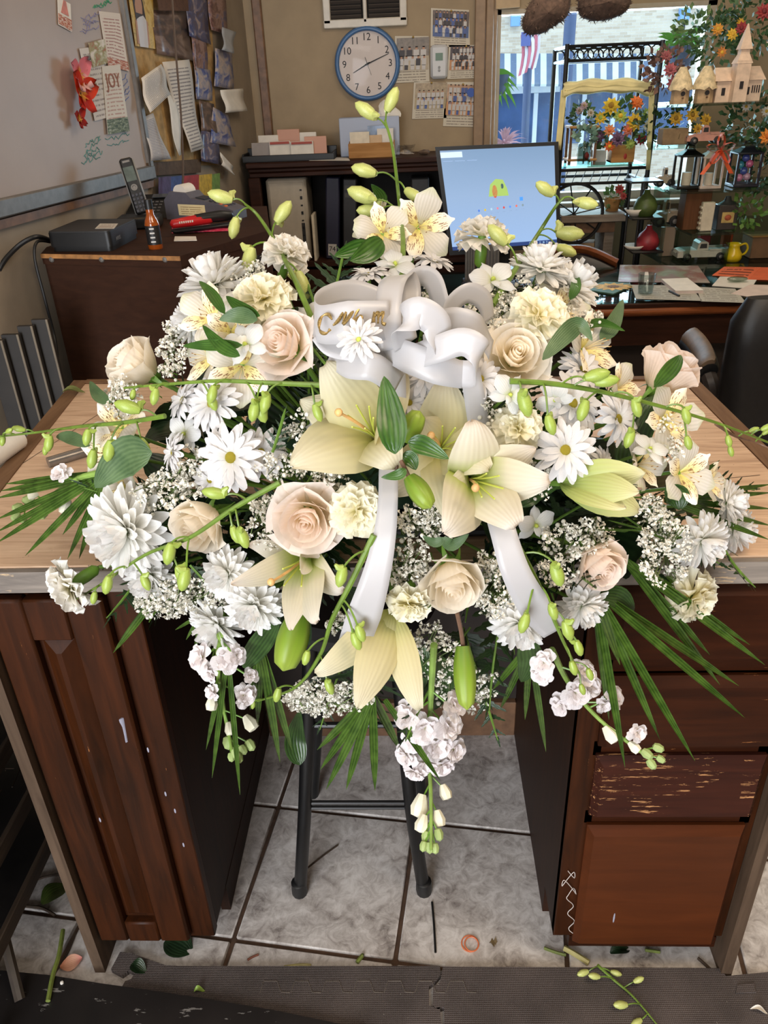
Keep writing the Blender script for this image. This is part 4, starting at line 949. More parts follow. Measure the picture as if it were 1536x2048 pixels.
a, c = dz(1338, 584), dz(1358, 594); tag(MB().tube([a + V((0, 0, .004)), c + V((0, 0, .004))], .004, 8).build('pen', M_dgrey), 'dark pen lying at the lower left of the notepad', 'pen')
flat('white_letter', [(1424, 572), (1502, 578), (1516, 556), (1440, 554)], M_white, 'white paper under the glass paperweight on the desk', 'paper', .002)
flat('white_letter', [(1462, 588), (1560, 606), (1560, 572), (1500, 570)], mat('pinkish_paper', (214, 196, 186), .7, .04, 20), 'pinkish white paper at the right edge of the desk', 'paper', .0022)
flat('orange_flyer', [(1424, 552), (1500, 557), (1522, 536), (1448, 535)], text_print('flyer_orange', (226, 112, 72), (90, 44, 30), 4, .4, 8, .5), 'bright orange flyer with a dark title on the desk', 'flyer', .002, .0015)
flat('orange_flyer', [(1494, 560), (1570, 562), (1570, 536), (1520, 536)], mat('orange_paper', (220, 106, 66), .7, .05, 20), 'plain orange flyer at the right edge of the desk', 'flyer', .002, .001)
t = empty('paperweight', dz(1474, 563, .004), 0, 'oval clear glass paperweight on the white paper', 'paperweight'); MB().ball((0, 0, .010), .04, 16, 8, (1, .5, .25)).build('glass_body', glass_mat('weight_glass', (200, 210, 200), .4, .05), t, angle=180)
t = empty('drinking_glass', dz(1290, 588), 0, 'clear short drinking glass on the desk left of the notepad', 'glass')
MB().lathe([(0, .004), (.024, .004), (.030, .075), (.032, .075), (.026, 0), (0, 0)], 18).build('tumbler', glass_mat('tumbler_glass', (225, 232, 232), .2, .03), t, angle=180)
# desk organiser posts in front of the monitor
t = empty('desk_organizer', at_z(962, 566, ZT), 0, 'grey metal organizer with two slotted uprights before the monitor', 'organizer'); o = at_z(962, 566, ZT); 
MB().box((0, 0, .008), (.15, .07, .016), bv=.003).build('base', M_dgrey, t)
for x0_, x1_, yt in ((931, 951, 478), (974, 1000, 490)):
    a, c = at_y(x0_, yt, o.y), at_y(x1_, yt, o.y); w_ = c.x - a.x; b = MB(); h_ = a.z - o.z
    b.box(((a.x + c.x) / 2 - o.x, .01, h_ / 2), (w_, .004, h_))
    for k in range(4): b.box((a.x - o.x + w_ * (k + .5) / 4, .004, h_ / 2), (w_ * .10, .012, h_))
    b.build('upright', M_alu, t, smooth=False)

# ================================================================== monitor
YM = 3.32
mc = [at_plane(x, y, (0, YM, 0), V((-.03, -1, .06))) for x, y in ((899, 511), (1122, 494), (1117, 283), (870, 294))]
mo = (mc[0] + mc[1]) / 2; base = V((mo.x, mo.y + .05, ZT)); mon = empty('monitor', base, 0, 'black framed computer monitor showing a pale blue browser page', 'monitor')
mx = (mc[1] - mc[0]).normalized(); mn = (mc[1] - mc[0]).cross(mc[3] - mc[0]).normalized()
MB().slab4([a - base for a in mc], .03).build('bezel', M_black, mon, smooth=False)
iq = lambda u, v, o_=.0008: mc[0].lerp(mc[1], u).lerp(mc[3].lerp(mc[2], u), v) + mn * o_ - base
def emis(name, c, s): return mat(name, c, .4, 0, emit=(c, s), spec=.3)
t = NT('screen_page'); uv = t.coord('UV'); sp2 = t.n.new('ShaderNodeSeparateXYZ'); t.ln(uv, sp2.inputs[0]); c = t.ramp(sp2.outputs['Y'], [(0, (164, 196, 240)), (.55, (158, 186, 222)), (1, (134, 164, 198))])
t.ln(c, t.b.inputs['Emission Color']); t.b.inputs['Emission Strength'].default_value = .8; t.base((30, 30, 30)); t.set(Roughness=.15)
quad_print('screen', [iq(.035, .045), iq(.965, .045), iq(.965, .965), iq(.035, .965)], t.m, mon, .0006)
def spoly(name, pts, m): b = MB().add([iq(u, v, .0014) for u, v in pts], [tuple(range(len(pts)))]); return b.build(name, m, mon, smooth=False)
def R4(u, v, w, h): return [(u, v), (u + w, v), (u + w, v + h), (u, v + h)]
spoly('tab_strip', R4(.035, .90, .18, .05), emis('tab_grey', (176, 196, 216), .9)); spoly('task_bar', R4(.035, .045, .93, .035), emis('task_blue', (40, 60, 110), .8))
spoly('doodle_ground', [(.40, .53), (.57, .53), (.56, .60), (.53, .68), (.47, .69), (.42, .64)], emis('doodle_green', (140, 170, 90), .9))
spoly('doodle_figure', [(u * .022 + .455, v * .06 + .575) for u, v in [(cos(a), sin(a)) for a in [2 * pi * k / 12 for k in range(12)]]], emis('doodle_red', (180, 60, 60), .9))
spoly('doodle_figure', [(u * .012 + .52, v * .025 + .62) for u, v in [(cos(a), sin(a)) for a in [2 * pi * k / 10 for k in range(10)]]], emis('doodle_navy', (40, 60, 90), .9))
spoly('search_button', R4(.66, .475, .028, .036), emis('button_blue', (66, 130, 220), 1.0))
for k, cc in enumerate(((70, 110, 190), (180, 160, 60), (150, 180, 200), (190, 110, 130), (180, 70, 70), (80, 130, 210), (190, 100, 90), (110, 130, 140))):
    spoly('page_icon', [(.305 + k * .054 + .009 * cos(2 * pi * j / 8), .405 + k * .004 + .012 * sin(2 * pi * j / 8)) for j in range(8)], emis('icon_%d' % k, cc, .9))
    spoly('page_caption', R4(.293 + k * .054, .365 + k * .004, .024, .006), emis('caption_grey', (120, 146, 180), .9))
for k in range(3): spoly('page_caption', R4(.05 + .10 * k, .865 - .0 * k, .08, .008), emis('caption_grey', (120, 146, 180), .9))
for k in range(6): spoly('task_icon', R4(.72 + .03 * k, .052, .015, .02), emis('task_icon', (150, 180, 200), .9))
MB().box((0, .03, .06), (.06, .03, .14), bv=.004).build('neck', M_black, mon); MB().box((0, .02, .008), (.22, .16, .014), bv=.005).build('foot', M_black, mon)
t = empty('keyboard', (mo.x + .02, YM - .2, ZT), 0, 'black keyboard on the desk below the monitor', 'keyboard'); MB().box((0, 0, .009), (.42, .13, .018), bv=.004).build('case', M_black, t)
kme = MB().box((0, 0, 0), (.022, .020, .006), bv=.002).mesh('key', M_dgrey)
for r_ in range(4):
    for c_ in range(14): inst('key', kme, t, Matrix.Translation((-.18 + c_ * .0275, -.045 + r_ * .03, .021)))
# visitor chair back seen over the desk
yy = 3.56; t = empty('visitor_chair', (at_y(1160, 510, yy).x, yy, 0), 0, 'low wooden chair with a dark leather back behind the desk', 'chair'); ox = t.location.x
P = spline([at_y(x, y, yy - .05 * abs(x - 1160) / 60) - V((ox, yy, 0)) for x, y in ((1085, 512), (1120, 500), (1160, 498), (1192, 506), (1234, 526))], 6)
MB().tube(P, .016, 8, flat=1.3).build('top_rail', M_glossw, t)
P2 = [[p + V((0, .01 * sin(k), -.02 - .13 * k)) for p in P] for k in range(3)]; o = inst('back_pad', gridmesh('back_pad', P2, mat('dark_leather', (34, 30, 30), .4, .1, 20)), t); m = o.modifiers.new('thickness', 'SOLIDIFY'); m.thickness = .03
for k in (1, -2): MB().tube([P[k] + V((0, .02, 0)), V((P[k].x, .03, 0))], .016, 8).build('leg', M_glossw, t)
MB().box((P[12].x, .09, .43), (.4, .16, .06), bv=.015).build('seat', mat('dark_leather', (34, 30, 30), .4, .1, 20), t)

# ================================================================== office chair at the right
yc = 2.0; t = empty('office_chair', (1.02, 2.15, 0), 0, 'black leather office chair with worn padded armrest behind the table', 'chair'); co = V((1.02, 2.15, 0))
M_leath = mat('black_leather', (24, 23, 24), .42, .15, 60, bump=.15)
outl = [(1432, 830), (1438, 770), (1450, 700), (1462, 640), (1474, 606), (1492, 594), (1530, 592), (1600, 596)]
f_ = [at_y(x, y, 2.06) - co for x, y in outl]
# cushion lofted between the left outline and a mirrored right one
secs = []
for a in f_: pass
zs_ = [a.z for a in f_[:6]]; xs_ = [a.x for a in f_[:6]]; wch = .52
P = []
for k in range(8):
    z = zs_[0] - .12 + (zs_[5] - zs_[0] + .12) * k / 7
    xx = xs_[0]
    for i in range(5):
        if zs_[i] <= z <= zs_[i + 1]: xx = xs_[i] + (xs_[i + 1] - xs_[i]) * (z - zs_[i]) / (zs_[i + 1] - zs_[i] + 1e-9)
    ring = []
    for j in range(20):
        a = 2 * pi * j / 20; cx_ = cos(a); sy_ = sin(a); e = .35
        ring.append((xx + wch / 2 + wch / 2 * math.copysign(abs(cx_) ** e, cx_), -.10 + .055 * math.copysign(abs(sy_) ** .6, sy_) * (1 if k < 7 else .5), z))
    P.append(ring + [ring[0]])
b = MB().grid(P); b.add(P[-1][:20], [tuple(range(20))]); b.build('backrest', M_leath, t, angle=60)
MB().box((xs_[0] + wch / 2, -.30 + .5, .46), (.5, .5, .10), bv=.03).build('seat', M_leath, t)
# armrest: padded top on a curved black arm
ap = spline([at_y(x, y, d_) - co for x, y, d_ in ((1376, 668, 2.42), (1392, 684, 2.34), (1406, 706, 2.24), (1414, 732, 2.14))], 5)
b = MB().tube(ap, [.020] + [.030] * (len(ap) - 2) + [.024], 12, flat=.55); b.build('armrest_pad', mat('worn_arm_pad', (112, 92, 74), .5, .12, 40), t)
b = MB().tube([q + V((.004, 0, -.020)) for q in ap], [.026] + [.038] * (len(ap) - 2) + [.032], 12, flat=.7); b.build('armrest', M_black, t)
b = MB().tube(spline([ap[-1] + V((.01, -.0, -.03)), at_y(1424, 775, 2.12) - co, at_y(1432, 840, 2.14) - co, V((xs_[0] + .1, .0, .46))], 5), .022, 8); b.build('arm_support', mat('arm_grey', (60, 54, 52), .45, .1, 30), t)
MB().tube([(xs_[0] + wch / 2, .2, .06), (xs_[0] + wch / 2, .2, .42)], .03, 10).build('gas_column', M_black, t)
for k in range(5): a = 2 * pi * k / 5; MB().tube([(xs_[0] + wch / 2, .2, .09), (xs_[0] + wch / 2 + cos(a) * .28, .2 + sin(a) * .28, .06)], .018, 6).build('base_arm', M_black, t); MB().ball((xs_[0] + wch / 2 + cos(a) * .28, .2 + sin(a) * .28, .028), .028, 8, 6).build('caster', M_black, t)

# ================================================================== fuzzy brown shapes hanging at the window top
def plush(px, lab):
    yy = 3.3; pts = [at_y(x, y, yy) for x, y in px]; c = sum(pts, V((0, 0, 0))) / len(pts); n = len(pts); b = MB(); rr = random.Random(len(lab))
    t = empty('hanging_plush', (c.x, yy, c.z), 0, lab, 'plush'); rings = []
    for k in range(9):
        f = -1 + 2 * k / 8; s_ = math.sqrt(max(0, 1 - f * f)) * .98 + .02
        rings.append([V(((p.x - c.x) * s_, f * .075, (p.z - c.z) * s_)) * (1 + rr.uniform(-.02, .02)) for p in spline(pts + [pts[0]], 4)])
    b.grid(rings); b.build('foot', M_fuzz, t, angle=180)
    h = MB()
    for k in range(900):
        r_ = rr.choice(rings[1:-1]); p = rr.choice(r_); q = p * 1.0 + V((rr.uniform(-1, 1), rr.uniform(-1, 1), rr.uniform(-1, 1))) * .012; d = V((rr.uniform(-.002, .002), 0, .0015)); h.add([p * .98 - d, p * .98 + d, p * 1.03 + (q - p)], [(0, 1, 2)])
    o = h.build('fuzz', M_fuzz, t, smooth=False); o['kind'] = 'stuff'
M_fuzz = mat('brown_fuzz', (84, 66, 56), .95, .2, 70, bump=.5)
plush([(1046, 40), (1060, 6), (1095, -30), (1136, -16), (1140, 10), (1132, 36), (1108, 52), (1086, 66), (1060, 70), (1046, 58)], 'brown fuzzy plush foot hanging lower at the left of the window top')
plush([(1156, 18), (1162, -20), (1210, -50), (1256, -20), (1260, 4), (1250, 24), (1222, 38), (1190, 42), (1164, 34)], 'brown fuzzy plush foot hanging higher, right of the other one')
# ================================================================== black wire etagere before the window
YE = 3.84; YE2 = 4.16
t = empty('plant_rack', (at_y(1218, 400, YE).x, YE, 0), 0, 'tall black wrought iron display rack in front of the window', 'rack'); eo = V(t.location); et = t
ex0, ex1 = at_y(1128, 200, YE).x - eo.x, at_y(1312, 200, YE).x - eo.x; ez = lambda py, y=YE: at_y(1218, py, y).z
zt0, zt1, zsh = ez(90), ez(119), ez(332)
ym = YE2 - YE
for x in (ex0, ex1):
    for y in (0, ym): MB().tube([(x, y, 0), (x, y, zt0 + (.0 if y else .01))], .0105, 8).build('post', M_blackmet, t)
def rails(z, r=.007):
    for p, q in (((ex0, 0, z), (ex1, 0, z)), ((ex0, ym, z), (ex1, ym, z)), ((ex0, 0, z), (ex0, ym, z)), ((ex1, 0, z), (ex1, ym, z))): MB().tube([p, q], r, 6).build('rail', M_blackmet, t)
rails(zt0); rails(zt1); rails(zsh - .012); rails(zsh - .07)
n = 9; b = MB()
for k in range(n):
    x = ex0 + (ex1 - ex0) * (k + .5) / n; r_ = (zt0 - zt1) * .42
    for y in (0, ym): b.tube([(x + r_ * cos(a), y, (zt0 + zt1) / 2 + r_ * sin(a)) for a in [2 * pi * j / 10 for j in range(11)]], .0028, 5, cap=False)
b.build('scroll_work', M_blackmet, t)
b = MB()
for k in range(10): x = ex0 + (ex1 - ex0) * (k + .5) / 10; b.tube([(x, 0, zsh - .07), (x + .02, 0, zsh - .014)], .002, 4)
b.build('scroll_work', M_blackmet, t)
MB().box(((ex0 + ex1) / 2, ym / 2, zsh), (ex1 - ex0 - .02, ym - .02, .008)).build('glass_shelf', glass_mat('green_shelf_glass', (190, 224, 214), .3), t, smooth=False)
# garden wheel under the shelf
wc = at_y(1148, 428, YE + .02) - eo; b = MB(); wr = at_y(1205, 428, YE).x - at_y(1148, 428, YE).x
b.tube([wc + V((wr * cos(a), 0, wr * sin(a))) for a in [2 * pi * k / 36 for k in range(37)]], .008, 6, cap=False); b.build('wheel_rim', M_blackmet, t)
for k in range(8): a = 2 * pi * k / 8 + .2; MB().tube([wc, wc + V((wr * cos(a), 0, wr * sin(a)))], .0032, 5).build('spoke', M_blackmet, t)
# yellow cloth over the rack
M_yel = mat('yellow_cloth', (228, 216, 160), .85, .08, 8)
ya = [at_y(x, y, YE - .015) for x, y in ((1126, 178), (1160, 170), (1216, 168), (1270, 168), (1306, 176))]
cloth = empty('yellow_cloth', ya[2], 0, 'pale yellow cloth draped across the black rack', 'cloth'); o = ya[2]
P = []
sp_ = spline([p - o for p in ya], 6)
for k, p in enumerate(sp_): P.append([p + V((0, (-.012 if j % 2 else .012) - .01 + .002 * sin(k), .02 - .0135 * j + .004 * sin(k * .9 + j))) for j in range(5)])
b = MB().grid(P); ob = inst('swag', gridmesh('swag', P, M_yel), cloth); m = ob.modifiers.new('thickness', 'SOLIDIFY'); m.thickness = .004
for x0, x1, xb0, xb1, yb_ in ((1122, 1134, 1110, 1122, 300), (1298, 1310, 1292, 1300, 340)):
    P = []
    for i in range(9):
        f = i / 8; xa = x0 + (xb0 - x0) * f; xc = x1 + (xb1 - x1) * f; py = 180 + (yb_ - 180) * f
        P.append([at_y(xa + (xc - xa) * j / 4, py, YE - .02 + (.012 if j % 2 else -.004)) - o for j in range(5)])
    ob = inst('hanging_end', gridmesh('hanging_end', P, M_yel), cloth); m = ob.modifiers.new('thickness', 'SOLIDIFY'); m.thickness = .003

# ---- small plant and flower builders for the far shop displays
M_leafd = mat('artificial_leaf', (58, 86, 48), .6, .25, 40); M_leafl = mat('pale_leaf', (98, 124, 74), .6, .2, 40)
def bush(b, c, R, n, sz, sc=(1, .7, 1), seed=1):
    rr = random.Random(seed)
    for k in range(n):
        d = V((rr.gauss(0, 1), rr.gauss(0, 1), rr.gauss(0, 1))).normalized(); p = V(c) + V((d.x * R * sc[0], d.y * R * sc[1], d.z * R * sc[2])) * rr.uniform(.45, 1)
        a = d.orthogonal().normalized() * sz * .35; a.rotate(Quaternion(d, rr.random() * 6.3)); e = (d + V((rr.uniform(-.6, .6), rr.uniform(-.6, .6), rr.uniform(-.3, .6)))).normalized() * sz
        b.add([p, p + e * .5 + a, p + e, p + e * .5 - a], [(0, 1, 2, 3)])
def blossom(b, c, r, col, cen=None, face=V((0, -1, .3)), n=9, mi=(0, 1)):
    f = V(face).normalized(); x = f.orthogonal().normalized(); y = f.cross(x); c = V(c); b.cur = mi[0]
    for ring, (rr_, h) in enumerate(((1, .05), (.68, .25))):
        for k in range(n):
            a = 2 * pi * (k + ring * .5) / n; d = x * cos(a) + y * sin(a); e = y * cos(a) - x * sin(a)
            b.add([c + f * r * h, c + d * r * .6 * rr_ + e * r * .22 + f * r * (h + .1), c + d * r * rr_ + f * r * h, c + d * r * .6 * rr_ - e * r * .22 + f * r * (h + .1)], [(0, 1, 2, 3)])
    b.cur = mi[1]; b.ball(c + f * r * .2, r * .34, 8, 5); b.cur = 0
def flower_bunch(name, c, lab, spec, leafR, nleaf, leafm, parent_parts=True, seed=1, lsz=.03):
    t = empty(name, c, 0, lab, 'flowers' if 'bouquet' in name else 'plant'); b = MB(); bush(b, (0, 0, 0), leafR, nleaf, lsz, seed=seed); o = b.build('foliage', leafm, t, smooth=False); o['kind'] = 'stuff'
    for k, (dx, dz_, r, col, cen) in enumerate(spec):
        b = MB(); dy = -math.sqrt(max(0, leafR ** 2 - .6 * (dx * dx + dz_ * dz_))) * .8
        blossom(b, (0, 0, 0), r, 0, 0, V((dx * 4, -1, dz_ * 4 + .2)))
        inst('blossom', b.mesh('blossom', [mat('bl_%d_%d_%d' % col, col, .6, .1, 60), mat('bc_%d_%d_%d' % cen, cen, .7, .1, 60)], False), t, Matrix.Translation((dx, dy, dz_)))
    return t
# bouquet in a wooden box on the rack
yb = YE + .14; p0, p1 = at_y(1216, 331, yb), at_y(1261, 331, yb); zb_ = zsh + .004; hh = at_y(1238, 288, yb).z - zb_
t = empty('wooden_planter', ((p0.x + p1.x) / 2, yb, zb_), 0, 'square light wooden planter holding the sunflower bouquet on the rack', 'planter'); w_ = p1.x - p0.x
for c, d_ in (((0, -w_ * .45, hh / 2), (w_, .01, hh)), ((0, w_ * .45, hh / 2), (w_, .01, hh)), ((-w_ / 2 + .005, 0, hh / 2), (.01, w_ * .86, hh)), ((w_ / 2 - .005, 0, hh / 2), (.01, w_ * .86, hh)), ((0, 0, .005), (w_, w_ * .9, .01))): MB().box(c, d_, bv=.002).build('board', M_oak, t, smooth=False)
b = MB().ball((w_ * .1, -w_ * .45 - .006, hh * .35), .008, 6, 4, (1, .3, 1.6)); b.build('bird_print', mat('cardinal_red', (170, 50, 46), .6, 0), t)
bc_ = at_y(1238, 248, yb); Y_, O_, P_, R_, G_, B2 = (222, 180, 50), (226, 110, 50), (120, 88, 120), (166, 44, 56), (160, 180, 90), (74, 48, 74)
flower_bunch('sunflower_bouquet', bc_, 'mixed bouquet of sunflowers, orange lily and purple blooms on the rack', [(-.06, .075, .042, Y_, (170, 120, 40)), (.045, .01, .042, Y_, (60, 40, 24)), (.05, .085, .035, O_, O_), (-.1, .03, .03, Y_, G_), (-.02, .035, .034, G_, Y_), (.10, .04, .028, G_, (220, 220, 190)), (-.10, -.045, .03, B2, P_), (-.02, -.055, .036, P_, B2), (.09, -.06, .03, R_, R_), (-.06, -.02, .028, (214, 140, 90), O_), (.02, -.02, .03, (206, 120, 100), O_), (-.05, -.085, .026, O_, Y_), (.04, -.08, .026, G_, G_), (.11, -.01, .026, (230, 220, 200), Y_)], .12, 160, M_leafd, seed=3, lsz=.04)
# small shelf stool with plant, jar with succulent, note card
yb = YE + .12; p = at_y(1158, 331, yb)
t = empty('mini_stand', (p.x, yb, zb_), 0, 'small two level wooden stand at the left of the rack shelf', 'stand'); h_ = at_y(1158, 253, yb).z - zb_; w_ = (at_y(1185, 300, yb) - at_y(1136, 300, yb)).x
for x in (-w_ / 2, w_ / 2):
    for y in (-.05, .05): MB().box((x, y, h_ / 2), (.012, .012, h_)).build('leg', M_trimw, t, smooth=False)
for z in (h_, .02): MB().box((0, 0, z), (w_ + .02, .13, .010), bv=.002).build('board', M_oak, t, smooth=False)
flower_bunch('potted_plant', at_y(1163, 236, yb), 'small plant with pale pink blooms on top of the mini stand', [(-.02, .03, .02, (190, 160, 170), (150, 120, 90)), (.03, .02, .02, (206, 190, 180), (150, 120, 90)), (0, .05, .02, (170, 140, 150), (150, 120, 90))], .06, 90, M_leafd, seed=5)
p = at_y(1166, 330, yb - .08); t = empty('plant_jar', (p.x, yb - .08, zb_), 0, 'glass jar with a pale green succulent before the mini stand', 'jar')
MB().lathe([(0, 0), (.03, 0), (.03, .085), (.026, .09), (.024, .09), (.027, .004), (0, .004)], 16).build('jar_glass', glass_mat('jar_glass', (205, 216, 214), .25), t, angle=180)
b = MB(); bush(b, (0, 0, .125), .045, 60, .035, seed=8); b.build('succulent', mat('succulent_green', (128, 158, 140), .6, .15, 30), t, smooth=False); MB().tube([(0, 0, .005), (0, 0, .1)], .003, 6).build('stem', M_leafd, t)
MB().ball((.008, -.02, .04), .012, 8, 5, (1, .6, 1.4)).build('red_charm', mat('cardinal_red', (170, 50, 46), .6, 0), t)
q = [at_y(x, y, yb + .05) for x, y in ((1182, 330), (1212, 330), (1212, 300), (1182, 300))]; t = tag(MB().slab4(q, .004).build('display_card', mat('pale_card', (206, 212, 214), .7, .03, 30), smooth=False), 'pale display card standing left of the wooden planter', 'card')
# bench, box and small planter below
YN = 3.86; zbn = at_y(1190, 437, YN).z; a, c = at_y(1122, 437, YN), at_y(1254, 437, YN)
t = empty('wooden_bench', ((a.x + c.x) / 2, YN, 0), 0, 'low weathered wooden bench below the black rack', 'bench'); w_ = c.x - a.x
MB().box((0, .12, zbn), (w_, .26, .035), bv=.004).build('seat_plank', wood_mat('weathered_wood', (112, 96, 82), (160, 148, 136), (1.2, 12, 12), .6), t)
for x in (-w_ / 2 + .04, w_ / 2 - .07): MB().box((x, .12, zbn / 2), (.045, .2, zbn), bv=.004).build('leg', wood_mat('weathered_wood', (112, 96, 82), (160, 148, 136), (1.2, 12, 12), .6), t)
MB().box((0, .02, zbn - .04), (w_ - .1, .02, .05)).build('apron', M_trimw, t, smooth=False)
p = at_y(1168, 515, YN + .05); t = empty('small_carton', (p.x, YN + .1, p.z - .01), radians(-14), 'tan carton with a dark printed side under the bench', 'carton'); h_ = at_y(1168, 478, YN + .1).z - p.z
MB().box((0, 0, h_ / 2), (.11, .11, h_), bv=.002).build('box', mat('carton_tan', (176, 146, 112), .7, .06, 30), t, smooth=False); MB().box((.02, -.056, h_ * .45), (.06, .002, h_ * .7)).build('print', photo_print('night_print', [(30, 30, 60), (60, 56, 100), (150, 140, 160)], 3, 2), t, smooth=False)
t = empty('carton_stool', (p.x, YN + .1, 0), 0, 'dark block under the tan carton', 'block'); MB().box((0, 0, (p.z - .01) / 2), (.2, .2, p.z - .012), bv=.004).build('block', M_shelfw, t)
p = at_y(1222, 432, YN + .1); t = flower_bunch('red_flower_pot', V((p.x, YN + .1, zbn + .075)), 'small pot with red blossoms at the right end of the bench', [(.02, .04, .026, (196, 70, 66), (150, 40, 40)), (.04, .01, .02, (190, 80, 76), (150, 40, 40))], .05, 60, M_leafl, seed=9)
MB().lathe([(0, -.057), (.03, -.057), (.042, .0), (.038, .0), (.03, -.05), (0, -.05)], 14).build('pot', M_oak, t)

# ================================================================== tiered glass display on the right
YG = 3.50; YG2 = 3.94; M_glass_s = glass_mat('display_shelf_glass', (206, 220, 214), .22, .04)
lev = [(1313, 206, 1313), (1296, 290, 1296), (1340, 381, 1280), (1384, 466, 1308), (1340, 527, 1262)]
gz = [at_y(1450, y, YG).z for _, y, _ in lev]; gx1 = 2.35
gd = empty('glass_display', (1.75, YG, 0), 0, 'tiered clear glass shelf unit full of ornaments at the right', 'display shelf'); go = V((1.75, YG, 0))
for (xf, y, xb), z in zip(lev, gz):
    fl_ = at_y(xf, y, YG); bl_ = at_y(xb, y - 14, YG2)
    poly = [(fl_.x - go.x, 0), (gx1 - go.x, 0), (gx1 - go.x, YG2 - YG), (min(bl_.x, fl_.x + .1) - go.x, YG2 - YG)]
    MB().prism(poly, z - .008, z).build('shelf', M_glass_s, gd, smooth=False)
for px, y0, y1 in ((1384, 466, 527), (1340, 381, 527), (1462, 466, 527)):
    a = at_y(px, y0, YG + .01); MB().box((a.x - go.x, .12, (a.z + gz[4]) / 2), (.006, .22, a.z - gz[4] - .01)).build('divider', M_glass_s, gd, smooth=False)
MB().box((gx1 - go.x - .01, .25, (gz[0]) / 2), (.012, .5, gz[0])).build('end_panel', M_glass_s, gd, smooth=False)
MB().box((.2, .25, gz[4] / 2 - .01), (1.0, .46, gz[4] - .02)).build('plinth', M_shelfw, gd, smooth=False)
# --- builders
def spot(px, lv, dy): return V((at_y(px, lev[lv][1], YG + dy).x, YG + dy, gz[lv] + .0005))
def wpx(x0, x1, y, yy): return (at_y(x1, y, yy) - at_y(x0, y, yy)).x
def hpx(y0, y1, x, yy): return at_y(x, y0, yy).z - at_y(x, y1, yy).z
def church(px0, px1, ptop, lv, dy):
    p = spot((px0 + px1) / 2, lv, dy); W_ = wpx(px0, px1, 180, p.y); H_ = at_y((px0 + px1) / 2, ptop, p.y).z - p.z
    t = empty('model_church', p, 0, 'cream model church with a tall pointed steeple on the top glass shelf', 'model church'); M_ch = mat('church_cream', (216, 190, 166), .7, .06, 40)
    MB().prism([(-W_ / 2, -.05), (W_ / 2, -.05), (W_ / 2, .05), (-W_ / 2, .05)], 0, H_ * .28).build('nave', M_ch, t, smooth=False)
    b = MB(); b.add([(-W_ / 2 - .01, -.06, H_ * .28), (W_ / 2 + .01, -.06, H_ * .28), (W_ / 2 + .01, .06, H_ * .28), (-W_ / 2 - .01, .06, H_ * .28), (-W_ / 2, 0, H_ * .46), (W_ / 2, 0, H_ * .46)], [(0, 1, 5, 4), (2, 3, 4, 5), (1, 2, 5), (3, 0, 4), (0, 3, 2, 1)]); b.build('roof', M_ch, t, smooth=False)
    MB().box((-W_ * .05, -.065, H_ * .27), (W_ * .3, .06, H_ * .54)).build('tower', M_ch, t, smooth=False)
    b = MB(); b.lathe([(W_ * .25, H_ * .5), (W_ * .14, H_ * .62), (W_ * .13, H_ * .7)], 4, c=(-W_ * .05, -.065, 0), m=Matrix.Rotation(pi / 4, 3, 'Z')); b.lathe([(W_ * .19, H_ * .68), (.002, H_)], 4, c=(-W_ * .05, -.065, 0), m=Matrix.Rotation(pi / 4, 3, 'Z')); b.build('steeple', M_ch, t, smooth=False)
    for x, z in ((-W_ * .05, .22), (-W_ * .34, .14), (W_ * .2, .14)): MB().box((x, -.0965 if x == -W_ * .05 else -.051, H_ * z), (.014, .004, H_ * .10), bv=.001).build('window', mat('church_window', (40, 36, 40), .4, 0), t, smooth=False)
    for k in range(4): MB().box((W_ * (.30 + .05 * k), -.051, H_ * .16), (.004, .003, H_ * .10)).build('window', mat('church_window', (40, 36, 40), .4, 0), t, smooth=False)
church(1420, 1508, 50, 0, .14)
def birdhouse(px0, px1, ptop, lv, dy, lab):
    p = spot((px0 + px1) / 2, lv, dy); W_ = wpx(px0, px1, 180, p.y); H_ = at_y((px0 + px1) / 2, ptop, p.y).z - p.z; t = empty('birdhouse', p, 0, lab, 'birdhouse')
    MB().lathe([(W_ * .42, 0), (W_ * .40, H_ * .5)], 10).build('body', mat('birdhouse_tan', (186, 156, 120), .75, .1, 40), t, angle=30)
    b = MB(); prof = [(W_ * .56, H_ * .44), (W_ * .42, H_ * .66), (W_ * .2, H_ * .92), (W_ * .14, H_)]; n = 20; vs = []
    for i, (r, z) in enumerate(prof):
        for k in range(n): vs.append((r * cos(2 * pi * k / n), r * sin(2 * pi * k / n), z - (.012 * abs(sin(k * pi / 2 * .8)) if i == 0 else 0)))
    fs = [(i * n + k, i * n + (k + 1) % n, (i + 1) * n + (k + 1) % n, (i + 1) * n + k) for i in range(3) for k in range(n)] + [tuple(3 * n + k for k in range(n))]
    b.add(vs, fs).build('roof', mat('birdhouse_cream', (206, 188, 150), .7, .15, 60), t)
    MB().lathe([(0, .002), (W_ * .1, .002), (W_ * .1, 0)], 12, c=(0, -W_ * .41, H_ * .28), m=RX.to_3x3()).build('entrance', mat('church_window', (40, 36, 40), .4, 0), t)
    MB().tube([(0, -W_ * .4, H_ * .16), (0, -W_ * .55, H_ * .16)], .003, 6).build('perch', M_trimw, t)
birdhouse(1336, 1380, 134, 0, .10, 'tan birdhouse with a scalloped roof, left one of two'); birdhouse(1382, 1428, 132, 0, .12, 'tan birdhouse with a scalloped roof, right one of two')
